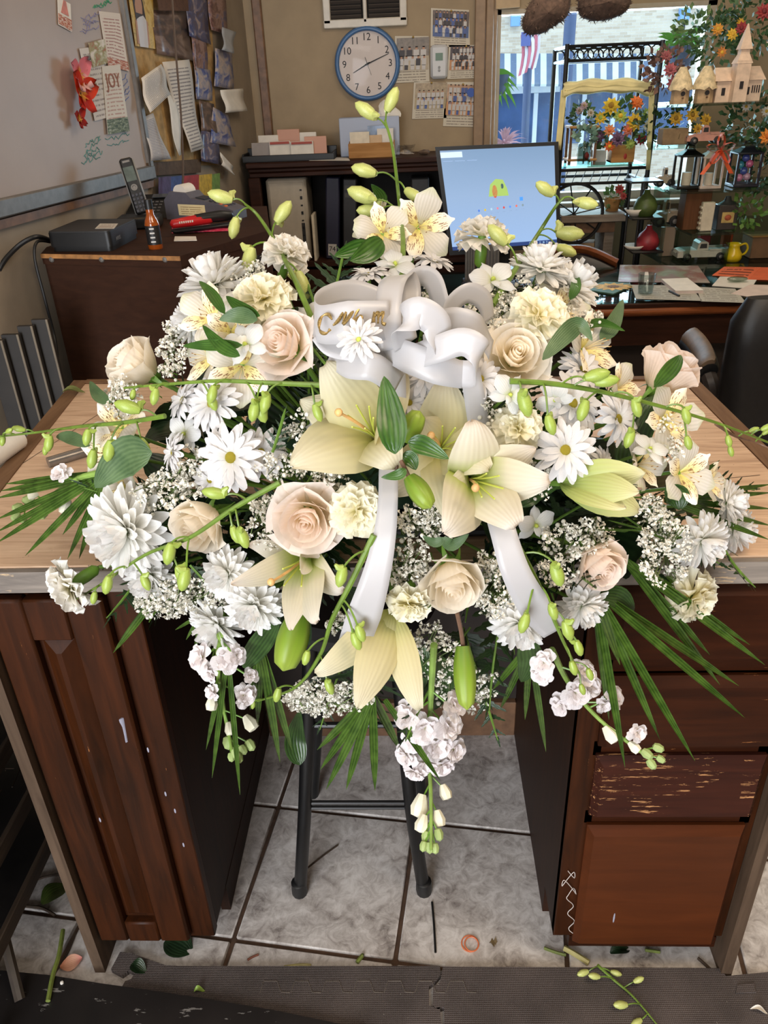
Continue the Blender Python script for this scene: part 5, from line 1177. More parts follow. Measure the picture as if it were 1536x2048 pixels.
def truck(px0, px1, ptop, lv, dy, col, lab, flip=1):
    p = spot((px0 + px1) / 2, lv, dy); L_ = wpx(px0, px1, lev[lv][1], p.y); H_ = at_y((px0 + px1) / 2, ptop, p.y).z - p.z; t = empty('toy_truck', p, 0, lab, 'toy truck', 'vintage toy trucks on the glass shelves'); m = mat('truck_%d_%d_%d' % col, col, .35, .05, 30); W_ = L_ * .42
    def sec(pts, y0, y1, name, mm): n = len(pts); MB().add([(flip * x * L_, y0, z * H_) for x, z in pts] + [(flip * x * L_, y1, z * H_) for x, z in pts], [tuple(range(n)), tuple(range(n, 2 * n))[::-1]] + [(i, i + n, (i + 1) % n + n, (i + 1) % n) for i in range(n)]).build(name, mm, t, smooth=False)
    sec([(-.5, .18), (.5, .18), (.5, .50), (.08, .52), (-.10, .56), (-.34, .56), (-.46, .50), (-.5, .38)], -W_ / 2, W_ / 2, 'body', m)
    sec([(-.12, .54), (.10, .54), (.09, .92), (.04, 1.0), (-.06, 1.0), (-.10, .9)], -W_ * .42, W_ * .42, 'cab', m)
    sec([(-.075, .64), (.065, .64), (.06, .88), (-.06, .88)], -W_ * .43, W_ * .43, 'window', M_dgrey)
    sec([(.12, .50), (.5, .50), (.5, .60), (.12, .60)], -W_ / 2, -W_ * .44, 'bed_side', m); sec([(.12, .50), (.5, .50), (.5, .60), (.12, .60)], W_ * .44, W_ / 2, 'bed_side', m)
    wm = MB().lathe([(0, .012), (H_ * .10, .012), (H_ * .2, .010), (H_ * .21, 0), (H_ * .2, -.01), (0, -.012)], 16, m=RX.to_3x3()).mesh('wheel', M_black); hm = MB().lathe([(0, .015), (H_ * .09, .013), (H_ * .1, .011)], 12, m=RX.to_3x3()).mesh('hub', M_alu)
    for x in (-.31, .33):
        for y in (-W_ / 2, W_ / 2): w = inst('wheel', wm, t, Matrix.Translation((flip * x * L_, y, H_ * .21))); inst('hub', hm, w)
    for y in (-1, 1): MB().ball((-flip * .49 * L_, y * W_ * .36, H_ * .42), H_ * .07, 8, 5).build('headlight', M_alu, t)
    return t
truck(1346, 1446, 480, 4, .12, (190, 186, 172), 'white vintage toy truck on the lowest glass shelf beside the yellow pitcher')
truck(1368, 1440, 250, 1, .10, (206, 150, 134), 'pink vintage toy truck on the second glass shelf'); truck(1308, 1344, 334, 2, .2, (206, 190, 166), 'small cream toy truck at the left of the third shelf'); truck(1303, 1350, 398, 3, .22, (190, 170, 146), 'small cream toy truck at the left of the fourth shelf')
# yellow pitcher
p = spot(1463, 4, .05); H_ = hpx(496, 531, 1463, p.y); t = empty('yellow_pitcher', p, 0, 'small bright yellow glazed pitcher beside the white toy truck', 'pitcher'); M_py = mat('glazed_yellow', (216, 184, 28), .2, .05, 30)
MB().lathe([(0, .003), (H_ * .42, 0), (H_ * .5, H_ * .2), (H_ * .48, H_ * .42), (H_ * .32, H_ * .68), (H_ * .3, H_ * .82), (H_ * .36, H_), (H_ * .33, H_), (H_ * .26, H_ * .8), (0, H_ * .6)], 24).build('jug', M_py, t, angle=180)
MB().tube(spline([(H_ * .3, 0, H_ * .86), (H_ * .62, 0, H_ * .95), (H_ * .78, 0, H_ * .7), (H_ * .68, 0, H_ * .42), (H_ * .44, 0, H_ * .3)], 5), H_ * .06, 8).build('handle', M_py, t)
MB().add([(-H_ * .3, -.012, H_ * .98), (-H_ * .3, .012, H_ * .98), (-H_ * .56, 0, H_ * 1.08), (-H_ * .3, 0, H_ * .8)], [(0, 2, 3), (2, 1, 3), (0, 1, 2)]).build('spout', M_py, t)
def lantern(px0, px1, ptop, lv, dy, m, lab, glow=None):
    p = spot((px0 + px1) / 2, lv, dy); W_ = wpx(px0, px1, lev[lv][1], p.y); H_ = at_y((px0 + px1) / 2, ptop, p.y).z - p.z; t = empty('lantern', p, 0, lab, 'lantern', 'lanterns on the third glass shelf'); w = W_ / 2
    MB().box((0, 0, H_ * .04), (W_, W_, H_ * .08), bv=.003).build('base', m, t); MB().box((0, 0, H_ * .78), (W_, W_, H_ * .05), bv=.003).build('top_frame', m, t)
    for x in (-1, 1):
        for y in (-1, 1): MB().box((x * w * .88, y * w * .88, H_ * .41), (W_ * .09, W_ * .09, H_ * .7)).build('post', m, t, smooth=False)
    b = MB().lathe([(w * 1.3, H_ * .80), (w * .55, H_ * .90), (w * .5, H_ * .93)], 4, m=Matrix.Rotation(pi / 4, 3, 'Z')); b.build('roof', m, t, smooth=False)
    MB().tube([(w * .35 * cos(a), 0, H_ * .93 + w * .4 * abs(sin(a))) for a in [pi * k / 8 for k in range(9)]], .004, 6).build('carry_ring', m, t)
    if glow:
        for k, (x, z, c) in enumerate(glow): MB().ball((x * w, 0, z * H_), w * .30, 8, 6).build('ornament', mat('orn_%d_%d_%d' % c, c, .3, .1, 20), t)
    else: MB().lathe([(0, 0), (w * .4, 0), (w * .4, H_ * .3), (0, H_ * .3)], 12, c=(0, 0, H_ * .08)).build('candle', M_cream, t)
lantern(1346, 1392, 292, 2, .12, M_blackmet, 'black metal lantern on the third glass shelf beside the white one'); lantern(1392, 1434, 296, 2, .10, mat('white_wash', (206, 190, 176), .6, .06, 30), 'white lantern with an orange bow hanging at its top')
lantern(1456, 1506, 286, 2, .12, mat('navy_black', (34, 32, 44), .4, .05, 30), 'dark lantern filled with pink, blue and teal ornaments', [(-.3, .2, (206, 130, 160)), (.3, .22, (190, 150, 170)), (0, .36, (70, 90, 160)), (-.35, .5, (60, 140, 160)), (.35, .52, (196, 100, 140)), (0, .66, (70, 80, 150))])
p = at_y(1440, 300, YG + .02); t = empty('orange_bow', p, 0, 'bright orange ribbon bow tied on the white lantern', 'bow'); Mo = mat('orange_ribbon', (226, 96, 44), .5, .08, 30)
for k in range(5):
    a = radians(20 + 72 * k); P = []
    for i in range(9): g = 2 * pi * i / 8; q = V((cos(a) * (1 - cos(g)) * .03 - sin(a) * sin(g) * .014, -.004 * k, sin(a) * (1 - cos(g)) * .03 + cos(a) * sin(g) * .014)); P.append([q + V((0, -.012, 0)), q + V((0, .012, 0))])
    inst('loop', gridmesh('loop', P, Mo), t)
for sx in (-1, 1): P = [[V((sx * .012 * i - .008, 0, -.018 * i)), V((sx * .012 * i + .008, -.006, -.018 * i))] for i in range(6)]; inst('tail', gridmesh('tail', P, Mo), t)
# other ornaments
def simple_box(name, px0, px1, ptop, lv, dy, m, lab, cat, dep=.06, extra=None):
    p = spot((px0 + px1) / 2, lv, dy); W_ = wpx(px0, px1, lev[lv][1], p.y); H_ = at_y((px0 + px1) / 2, ptop, p.y).z - p.z; t = empty(name, p, 0, lab, cat); MB().box((0, 0, H_ / 2), (W_, dep, H_), bv=.003).build('case', m, t)
    if extra: extra(t, W_, H_, dep)
    return t
def lid(t, W_, H_, d_): MB().box((0, 0, H_ + .004), (W_ * 1.04, d_ * 1.04, .008), bv=.002).build('lid', M_oak, t)
simple_box('brown_vase', 1356, 1406, 376, 3, .14, wood_mat('vase_wood', (92, 58, 38), (120, 80, 54), (14, 14, 1)), 'tall brown wooden vase block on the fourth glass shelf', 'vase', .09, lid)
def steps(t, W_, H_, d_):
    for k in range(5): MB().box((-W_ * .5, 0, H_ * (.1 + .18 * k)), (.012, d_ * .8, .008)).build('rung', M_cream, t, smooth=False)
simple_box('cream_sign', 1396, 1420, 404, 3, .07, M_cream, 'narrow cream notched block before the brown vase', 'ornament', .03, steps)
def jug(t, W_, H_, d_):
    MB().lathe([(W_ * .5, H_), (W_ * .2, H_ * 1.14), (W_ * .14, H_ * 1.3), (0, H_ * 1.3)], 12, m=Matrix.Diagonal((1, d_ / W_, 1))).build('neck', M_dgrey, t); MB().box((0, -d_ / 2 - .001, H_ * .5), (W_ * .62, .002, H_ * .42)).build('label', mat('tan_label', (196, 166, 100), .6, .1, 30), t, smooth=False); MB().ball((0, -d_ / 2 - .003, H_ * .5), W_ * .15, 8, 5, (1.2, .15, 1)).build('label_print', mat('label_red', (170, 84, 54), .6, .2, 60), t)
simple_box('dark_jug', 1426, 1464, 408, 3, .10, mat('dark_jug_glaze', (64, 58, 56), .35, .08, 30), 'dark square jug with a tan label on the fourth shelf', 'jug', .06, jug)
simple_box('brown_carton', 1486, 1560, 470, 4, .14, mat('carton_brown', (120, 88, 62), .8, .06, 30), 'brown carton at the right end of the lowest shelf', 'carton', .12, lid)
simple_box('picture_block', 1312, 1342, 454, 4, .20, photo_print('block_print', [(150, 130, 110), (190, 170, 150), (120, 80, 60), (70, 70, 60)], 3, 3), 'picture block behind the glass left of the white toy truck', 'ornament', .02)
simple_box('red_tin', 1390, 1412, 470, 4, .26, mat('tin_red', (150, 50, 50), .4, .1, 30), 'red tin behind the cab of the white toy truck', 'tin', .04, lid); simple_box('orange_tin', 1436, 1454, 466, 4, .26, mat('tin_orange', (206, 84, 46), .4, .1, 30), 'orange tin behind the bed of the white toy truck', 'tin', .04, lid)
simple_box('row_planter', 1318, 1368, 256, 1, .14, mat('planter_tan', (150, 122, 92), .8, .1, 30), 'tan wooden planter with yellow blooms on the second shelf', 'planter', .08)
Yb, Rb, Wb = (206, 160, 50), (150, 50, 50), (220, 210, 200)
for nm, px, py, yy, lab, spec, R_, n_, lm in (
    ('yellow_plant', 1372, 240, YG + .16, 'yellow flowering plant above the tan planter and pink truck', [(-.06, .01, .03, Yb, (150, 110, 30)), (.0, .02, .03, Yb, (150, 110, 30)), (.06, .0, .028, Yb, (150, 110, 30)), (.03, -.03, .022, Yb, (150, 110, 30))], .09, 120, M_leafd),
    ('lemon_plant', 1432, 78, YG + .30, 'leafy plant with yellow fruit behind the steeple', [(-.03, .03, .026, (200, 140, 50), Yb), (.03, .01, .026, (220, 180, 60), Yb), (.0, -.05, .022, (190, 120, 50), Yb), (.06, .05, .02, Yb, Yb)], .12, 220, M_leafd),
    ('pink_plant', 1330, 140, YG + .28, 'dusty pink drooping plant at the left end of the top shelf', [(0, .0, .03, (170, 90, 96), (140, 70, 76)), (.02, -.05, .03, (160, 84, 90), (140, 70, 76)), (-.02, .05, .026, (150, 84, 84), (140, 70, 76))], .09, 150, mat('dusty_leaf', (112, 84, 74), .7, .2, 40)),
    ('red_garland', 1512, 40, YG + .26, 'red and white garland at the upper right corner', [(-.02, .02, .034, Rb, (110, 30, 34)), (-.09, -.03, .026, (140, 44, 48), (110, 30, 34)), (.05, .0, .03, Wb, Yb), (.02, .08, .028, Wb, Yb), (.04, -.08, .028, Wb, Yb)], .15, 260, M_leafd),
    ('white_plant', 1500, 238, YG + .26, 'green plant with small white blooms on the second shelf', [(-.06, .05, .02, Wb, Yb), (.02, .03, .022, Wb, Yb), (.05, -.03, .022, (206, 120, 70), Yb), (-.02, -.02, .018, Wb, Yb)], .13, 220, M_leafd),
    ('orange_bloom', 1524, 272, YG + .10, 'single orange bloom among leaves at the right of the second shelf', [(0, 0, .034, (226, 140, 50), (190, 100, 30))], .06, 60, M_leafd),
    ('trailing_plant', 1524, 335, YG + .16, 'trailing green plant at the right end of the third shelf', [], .11, 200, M_leafd),
    ('green_vine', 1494, 420, YG + .10, 'bright green vine at the right of the fourth shelf', [], .08, 120, mat('vine_green', (94, 128, 54), .6, .2, 40)),
    ('wire_plant', 1305, 250, YG + .34, 'thin dark trailing plant left of the tan planter', [], .07, 70, M_leafd),
    ('berry_plant', 1390, 60, YG + .40, 'pale green plant beside the window edge on top of the display', [], .09, 140, M_leafl)):
    flower_bunch(nm, at_y(px, py, yy), lab, spec, R_, n_, lm, seed=px)
# hanging green and red ornaments left of the display, on a black stand with a white bowl
YO = 3.56; t = empty('ornament_stand', (at_y(1268, 470, YO).x, YO, 0), 0, 'black wire stand left of the glass display', 'stand'); o = V(t.location)
for px in (1262, 1286): a = at_y(px, 360, YO) - o; MB().tube([(a.x, 0, 0), (a.x, 0, a.z)], .005, 6).build('post', M_blackmet, t)
for py in (362, 434, 500):
    a, c = at_y(1256, py, YO) - o, at_y(1318, py, YO) - o; MB().box(((a.x + c.x) / 2, 0, a.z), (c.x - a.x, .14, .008), bv=.002).build('tray', M_blackmet, t)
a = at_y(1268, 434, YO); tb = empty('white_bowl', a + V((0, 0, .004)), 0, 'small white bowl on the black wire stand', 'bowl'); MB().lathe([(0, .003), (.02, 0), (.045, .03), (.042, .03), (.018, .006), (0, .006)], 18).build('bowl', M_white, tb, angle=180)
a = at_y(1268, 500, YO); tb = empty('white_bowl', a + V((0, 0, .004)), 0, 'white dish lying on the lowest tray of the black wire stand', 'bowl'); MB().lathe([(0, .003), (.03, 0), (.05, .018), (.047, .018), (.028, .006), (0, .006)], 18).build('bowl', M_white, tb, angle=180)
for px, py, c, nm, lab in ((1291, 412, (74, 92, 44), 'green_ornament', 'round dark green ornament standing on the black wire stand'), (1295, 482, (140, 40, 50), 'red_ornament', 'round dark red ornament on the lower tray of the black wire stand')):
    p = at_y(px, py, YO); t = empty(nm, p, 0, lab, 'ornament'); r = .05; m = mat('orn_' + nm, c, .4, .15, 30)
    MB().lathe([(0, -r * 1.0), (r * .5, -r), (r * .95, -r * .4), (r, .0), (r * .75, r * .6), (r * .3, r), (r * .22, r * 1.3), (0, r * 1.3)], 18).build('body', m, t, angle=180); MB().tube([(.012 * cos(a_), 0, r * 1.35 + .012 * sin(a_)) for a_ in [2 * pi * k / 10 for k in range(11)]], .002, 5).build('loop', M_alu, t)
# ================================================================== the work table (worktop, two cabinets)
ZC = 0.92; CT = .034
k4 = [at_z(-145, 1143, ZC), at_z(1700, 1119, ZC), at_z(1389, 755, ZC), at_z(148, 762, ZC)]
lft = [at_z(0, 940, ZC), at_z(148, 762, ZC)]; rgt = [at_z(1389, 755, ZC), at_z(1536, 898, ZC)]
YFc = .868; xlf = lft[0].x + (lft[0].x - lft[1].x) / (lft[0].y - lft[1].y) * (YFc - lft[0].y); xrf = rgt[1].x + (rgt[0].x - rgt[1].x) / (rgt[0].y - rgt[1].y) * (YFc - rgt[1].y)
BL, BR = lft[1], rgt[0]; FL, FRt = V((xlf, YFc, ZC)), V((xrf, YFc, ZC))
def top_wood():
    t = NT('worn_table_top'); t.set(Roughness=.5); v = t.coord('Object', (1.1, 12, 12)); n = t.noise(v, 5, 7, .62, 1.2); n2 = t.noise(t.coord('Object'), 2.4, 4); n3 = t.noise(t.coord('Object', (2, 60, 10)), 6, 4)
    f = t.math('ADD', t.math('MULTIPLY', n, .5), t.math('ADD', t.math('MULTIPLY', n2, .34), t.math('MULTIPLY', n3, .16)))
    c = t.ramp(f, [(.28, (128, 98, 76)), (.42, (184, 150, 122)), (.56, (214, 182, 152)), (.70, (230, 206, 178))])
    k = t.noise(t.coord('Object'), 60, 3, .7); c = t.mix(t.math('MULTIPLY', t.math('GREATER_THAN', k, .70), .55), c, (70, 56, 60)); t.base(c); t.bump(n, .25, .001); return t.m
M_top = top_wood(); M_strip = wood_mat('edge_strip_wood', (92, 66, 46), (128, 98, 72), (1.2, 14, 14), .5); M_strip2 = wood_mat('edge_strip_wood_deep', (92, 66, 46), (128, 98, 72), (14, 1.2, 14), .5)
M_fs = wood_mat('worn_front_strip', (92, 86, 82), (146, 136, 126), (1.2, 14, 14), .5, wear=(184, 160, 128), wear_amt=.6)
wt = empty('worktop', ((FL.x + FRt.x) / 2, YFc, ZC - CT), 0, 'worn wooden worktop with knife marks under the flower spray', 'worktop'); wo = V(wt.location); zz = CT
def ins(p, q, w): return p.lerp(q, w / (q - p).length)
P_ = [FL, FRt, BR, BL]; iFL, iFR, iBR, iBL = ins(FL, FRt, .032), ins(FRt, FL, .032), ins(BR, BL, .032), ins(BL, BR, .032); yv = V((0, .03, 0))
MB().prism([((p - wo).x, (p - wo).y) for p in (iFL + V((.0005, .012, 0)), iFR + V((-.0005, .012, 0)), iBR + V((-.0005, -.022, 0)), iBL + V((.0005, -.022, 0)))], .004, zz).build('top_board', M_top, wt, smooth=False)
for a, b_, c, d_, nm in ((FL, iFL, iBL, BL, 'side_strip'), (iFR, FRt, BR, iBR, 'side_strip')): MB().prism([((p - wo).x, (p - wo).y) for p in (a, b_, c, d_)], .0, zz + .002).build(nm, M_strip2, wt, smooth=False)
MB().prism([((p - wo).x, (p - wo).y) for p in (iBL + V((0, -.020, 0)), iBR + V((0, -.020, 0)), iBR, iBL)], 0, zz + .004).build('back_strip', M_strip, wt, smooth=False)
MB().prism([((p - wo).x, (p - wo).y) for p in (FL + V((.03, 0, 0)), FRt + V((-.03, 0, 0)), FRt + V((-.03, .010, 0)), FL + V((.03, .010, 0)))], -.002, zz - .002).build('front_strip', M_fs, wt, smooth=False)
MB().prism([((p - wo).x, (p - wo).y) for p in (FL + V((.03, .010, 0)), FRt + V((-.03, .010, 0)), FRt + V((-.03, .0125, 0)), FL + V((.03, .0125, 0)))], 0, zz - .006).build('dark_joint', M_black, wt, smooth=False)
# long knife cuts in the board
for (a, c) in (((0, 956), (222, 812)), ((20, 900), (90, 860)), ((1420, 960), (1520, 950))):
    a, c = at_z(*a, ZC + .0003), at_z(*c, ZC + .0003); d = (c - a).normalized(); e = V((-d.y, d.x, 0)) * .0008
    MB().add([a - e - wo, c - e - wo, c + e - wo, a + e - wo], [(0, 1, 2, 3)]).build('knife_cut', mat('cut_dark', (60, 42, 30), .8, 0), wt, smooth=False)
YFF = .893; YDR = .872; YBKc = 1.50; Ztop = ZC - CT - .002
# left cabinet
xL0, xL1 = -.640, -.402
lc = empty('base_cabinet', (-.52, YFF, 0), 0, 'dark cherry base cabinet with one raised panel door, left of the kneehole', 'cabinet', 'base cabinets under the worktop'); L_ = lambda x, y, z: (x + .52, y - YFF, z)
MB().prism([(.0, -.032), (.0, YBKc - YFF), (.02, YBKc - YFF), (.02, -.032)], 0, Ztop).build('end_panel', M_endp, lc, m=Matrix.Translation((xL0 + .52, 0, 0)), smooth=False)
MB().box(L_((xL0 + .02 + xL1) / 2, (YFF + .02 + YBKc) / 2, (Ztop + .075) / 2), (xL1 - xL0 - .022, YBKc - YFF - .022, Ztop - .075)).build('carcass', M_cabside, lc, smooth=False)
MB().prism([L_(xL1 - .019, YFF + .10, 0)[:2], L_(xL1, YFF + .10, 0)[:2], L_(xL1, YBKc, 0)[:2], L_(xL1 - .019, YBKc, 0)[:2]], 0.0, .076).build('side_foot', M_cabside, lc, smooth=False)
MB().box(L_(xL1 - .028, YFF + .009, (Ztop + .07) / 2), (.056, .022, Ztop - .07), bv=.002).build('face_stile', M_cab, lc)
MB().box(L_((xL0 + xL1) / 2, YFF + .009, Ztop - .012), (xL1 - xL0 - .02, .02, .024)).build('face_rail', M_cab, lc, smooth=False)
MB().box(L_((xL0 + xL1) / 2, YFF + .08, .037), (xL1 - xL0 - .05, .016, .074)).build('toe_kick', M_cabside, lc, smooth=False)
# the door: frame and raised panel
dx0, dx1, dz0, dz1 = xL0 + .024, xL1 - .042, .082, .868
dr = MB(); fw = .056
for cx, cz, w, h in ((dx0 + fw / 2, (dz0 + dz1) / 2, fw, dz1 - dz0), (dx1 - fw / 2, (dz0 + dz1) / 2, fw, dz1 - dz0)): dr.box(L_(cx, YDR + .010, cz), (w, .020, h), bv=.004)
for cz in (dz0 + fw / 2, dz1 - fw / 2 - .008): dr.box(L_((dx0 + dx1) / 2, YDR + .010, cz), (dx1 - dx0 - 2 * fw, .020, fw + (.016 if cz > .5 else 0)), bv=.003)
dro = dr.build('door', M_cab, lc)
pc_ = [(dx0 + fw, dz0 + fw), (dx1 - fw, dz0 + fw), (dx1 - fw, dz1 - fw - .016), (dx0 + fw, dz1 - fw - .016)]
def inset(k): return [(pc_[0][0] + k, pc_[0][1] + k), (pc_[1][0] - k, pc_[1][1] + k), (pc_[2][0] - k, pc_[2][1] - k), (pc_[3][0] + k, pc_[3][1] - k)]
vs = []; 
for k, y in ((0, .016), (.006, .016), (.026, .004), (.029, .004)): vs += [L_(x, YDR + y, z) for x, z in inset(k)]
fs = []
for i in range(3): fs += [(i * 4 + j, i * 4 + (j + 1) % 4, i * 4 + 4 + (j + 1) % 4, i * 4 + 4 + j) for j in range(4)]
fs.append((12, 13, 14, 15)); MB().add(vs, fs).build('raised_panel', M_cab, dro, smooth=False)
# paint drip and chips on the door
Mdrip = mat('pale_paint_drip', (150, 150, 166), .4, .03, 40); pd = [at_y(x, y, YDR - .0005) - V((-.52, YFF, 0)) for x, y in ((244, 1436), (248, 1452), (254, 1484))]
MB().tube(spline(pd, 4), [.0050, .0052, .005, .004, .003, .0026, .0024, .0024, .0022], 8, flat=.25).build('paint_drip', Mdrip, lc)
for x, y in ((331, 1588), (350, 1622), (296, 1500), (367, 1690), (200, 1640)): a = at_y(x, y, YDR - .0003) - V((-.52, YFF, 0)); MB().ball(a, .0022, 6, 4, (.7, .2, 2.6)).build('paint_chip', Mdrip, lc)
# right cabinet
xR0, xR1 = .238, .568
rcab = empty('base_cabinet', (.4, YFF, 0), 0, 'dark cherry base cabinet with four drawers, right of the kneehole', 'cabinet', 'base cabinets under the worktop'); R_l = lambda x, y, z: (x - .4, y - YFF, z)
MB().prism([(.0, -.030), (.0, YBKc - YFF), (.02, YBKc - YFF), (.02, -.030)], 0, Ztop).build('end_panel', M_endp, rcab, m=Matrix.Translation((xR1 - .02 - .4, 0, 0)), smooth=False)
b = MB(); pr = [(YFF, .078), (YFF + .10, .078), (YFF + .10, 0.0), (YBKc, 0), (YBKc, Ztop), (YFF, Ztop)]; n = len(pr)
b.add([R_l(xR0, y, z) for y, z in pr] + [R_l(xR0 + .018, y, z) for y, z in pr], [tuple(range(n))[::-1], tuple(range(n, 2 * n))] + [(i, (i + 1) % n, (i + 1) % n + n, i + n) for i in range(n)]); b.build('side_panel', M_cabside, rcab, smooth=False)
MB().box(R_l((xR0 + xR1) / 2, (YFF + .02 + YBKc) / 2, (Ztop + .08) / 2), (xR1 - xR0 - .042, YBKc - YFF - .03, Ztop - .08)).build('carcass', M_cabside, rcab, smooth=False)
MB().box(R_l(xR0 + .022, YFF + .008, (Ztop + .08) / 2), (.044, .02, Ztop - .08), bv=.002).build('face_stile', M_cab, rcab); MB().box(R_l(xR1 - .034, YFF + .008, (Ztop + .08) / 2), (.028, .02, Ztop - .08), bv=.002).build('face_stile', M_cab, rcab)
dzs = [(at_y(1300, 1895, YDR).z, at_y(1330, 1662, YDR).z), (at_y(1340, 1642, YDR).z, at_y(1350, 1522, YDR).z), (at_y(1350, 1503, YDR).z, at_y(1360, 1362, YDR).z), (at_y(1360, 1330, YDR).z, at_y(1360, 1176, YDR).z)]
for (z0, z1) in dzs + [(Ztop, Ztop)]: MB().box(R_l((xR0 + xR1) / 2, YFF + .006, z0 - .012), (xR1 - xR0 - .06, .016, .03)).build('face_rail', M_cabh, rcab, smooth=False)
for k, (z0, z1) in enumerate(dzs):
    x0_, x1_ = xR0 + .034, xR1 - .034 + (.0 if k else -.004); b = MB(); e = .008; vs = []
    for (i_, y) in ((0, YDR + .018), (0, YDR + .012), (.010, YDR), (.014, YDR)): vs += [R_l(x, y, z) for x, z in ((x0_ + i_, z0 + i_), (x1_ - i_, z0 + i_), (x1_ - i_, z1 - i_ * 1.4), (x0_ + i_, z1 - i_ * 1.4))]
    fs = [(i * 4 + j, i * 4 + (j + 1) % 4, i * 4 + 4 + (j + 1) % 4, i * 4 + 4 + j) for i in range(3) for j in range(4)] + [(12, 13, 14, 15), (3, 2, 1, 0)]
    m = [wood_mat('drawer_bottom_brown', (62, 29, 11), (84, 41, 17), (1.2, 10, 10), .3, scale=3), wood_mat('drawer_worn', (42, 18, 12), (66, 31, 20), (1.2, 14, 14), .35, wear=(176, 128, 84), scale=4, wear_amt=.60), M_cabh, M_cabh][k]
    d_ = b.add(vs, fs).build('drawer', m, rcab, smooth=False)
a = at_y(1228, 1836, YDR - .0004) - V((.4, YFF, 0)); MB().ball(a, .0016, 6, 4, (1, .2, 9)).build('paint_chip', Mdrip, rcab)
# frayed thread hanging at the drawer gap
pts = []; rr = random.Random(4)
for k in range(26): px = 1136 + 14 * sin(k * 1.1) * (1 if k < 9 else .45) + k * .35; py = 1742 + k * 5.4 + (10 * sin(k * 2.1) if k < 9 else 0); pts.append(at_y(px, py, YFF - .006 + .002 * sin(k)))
o = MB().tube(spline(pts, 4), .0007, 4).build('frayed_thread', mat('thread_white', (200, 190, 184), .8, 0)); tag(o, 'tangled white thread hanging beside the bottom drawer', 'thread')
# back panel of the kneehole and rail
t = tag(empty('kneehole_back', (-.08, YBKc, 0), 0, 'dark back board with a lower rail closing the kneehole', 'panel'))
MB().box((0, -.004, .5), (xR0 - xL1 - .004, .008, .77)).build('board', mat('dark_back_board', (40, 30, 24), .7, .12, 8), t, smooth=False); MB().box((0, -.012, .056), (xR0 - xL1 - .004, .02, .112), bv=.002).build('lower_rail', M_trimw, t, smooth=False)

# ================================================================== the black tube stool in the kneehole
st = empty('tube_stool', (-.13, 1.12, 0), 0, 'black steel tube stool standing in the kneehole behind the flowers', 'stool'); so = V((-.13, 1.12, 0))
pl_ = [at_z(600, 1785, .0), at_y(610, 1610, 1.045), at_y(616, 1430, 1.06)]; pr_ = [at_z(848, 1783, .0), at_y(822, 1610, 1.045), at_y(806, 1440, 1.06)]
zsx = .66
def leg(p, y): d = (p[2] - p[1]); q = p[2] + d * ((zsx - p[2].z) / d.z); return [V((a.x, a.y + y * (0), a.z)) - so for a in (p[0], p[1], p[2], q)]
for p in (pl_, pr_):
    MB().tube(spline(leg(p, 0), 4), .0135, 12).build('leg', M_blackmet, st); MB().lathe([(.016, 0), (.017, .006), (.016, .034), (.0135, .036)], 12, c=p[0] - so).build('rubber_foot', M_black, st)
    q = [V((a.x, 2 * 1.16 - a.y, a.z)) for a in p]; MB().tube(spline(leg(q, 0), 4), .0125, 10).build('leg', M_blackmet, st)
for zq in (at_y(715, 1605, 1.045).z, at_y(715, 1615, 1.045).z): 
    f = zq / pl_[1].z; MB().tube([V((pl_[1].x, pl_[1].y, zq)) - so, V((pr_[1].x, pr_[1].y, zq)) - so], .0042, 8).build('crossbar', M_blackmet, st)
zq = at_y(700, 1450, 1.06).z; MB().tube([V((pl_[2].x, 1.06, zq)) - so, V((pr_[2].x, 1.06, zq)) - so], .006, 8).build('crossbar', M_blackmet, st)
MB().lathe([(0, zsx - .005), (.15, zsx - .005), (.165, zsx + .01), (.165, zsx + .03), (.15, zsx + .045), (0, zsx + .05)], 28, c=(0, .04, 0)).build('seat', M_leath, st)

# ================================================================== floor mats and floor litter
def foam():
    t = NT('foam_mat'); t.set(Roughness=.75); v = t.coord('Object', 190); w1 = t.n.new('ShaderNodeTexWave'); w1.bands_direction = 'X'; w1.inputs['Scale'].default_value = .5; w2 = t.n.new('ShaderNodeTexWave'); w2.bands_direction = 'Y'; w2.inputs['Scale'].default_value = .5
    t.ln(v, w1.inputs[0]); t.ln(v, w2.inputs[0]); f = t.math('MULTIPLY', w1.outputs['Fac'], w2.outputs['Fac']); t.bump(f, .8, .002); n = t.noise(t.coord('Object'), 9, 5); c = t.ramp(n, [(.3, (66, 58, 56)), (.7, (90, 80, 77))]); k = t.noise(t.coord('Object'), 160, 2); t.base(t.mix(t.math('GREATER_THAN', k, .76), c, (150, 142, 134))); return t.m
M_foam = foam(); M_rub = None
def rub():
    t = NT('black_rubber_mat'); t.set(Roughness=.42); n = t.noise(t.coord('Object', (2, 9, 1)), 7, 5, .7); n2 = t.noise(t.coord('Object'), 5, 3); c = t.ramp(n2, [(.3, (17, 15, 15)), (.7, (34, 30, 29))]); t.base(t.mix(t.math('MULTIPLY', t.math('GREATER_THAN', n, .63), .6), c, (140, 136, 132))); t.bump(n2, .2, .003); return t.m
M_rub = rub()
mz = .012
def matpoly(name, px, z, m, lab, rr_=.0):
    q = [at_z(x, y, z) for x, y in px]; c = sum(q, V((0, 0, 0))) / len(q); t = empty(name, (c.x, c.y, z - mz), 0, lab, 'mat'); MB().prism([((p - c).x, (p - c).y) for p in q], 0, mz).build('foam_sheet', m, t, smooth=False); return t, V((c.x, c.y, z - mz))
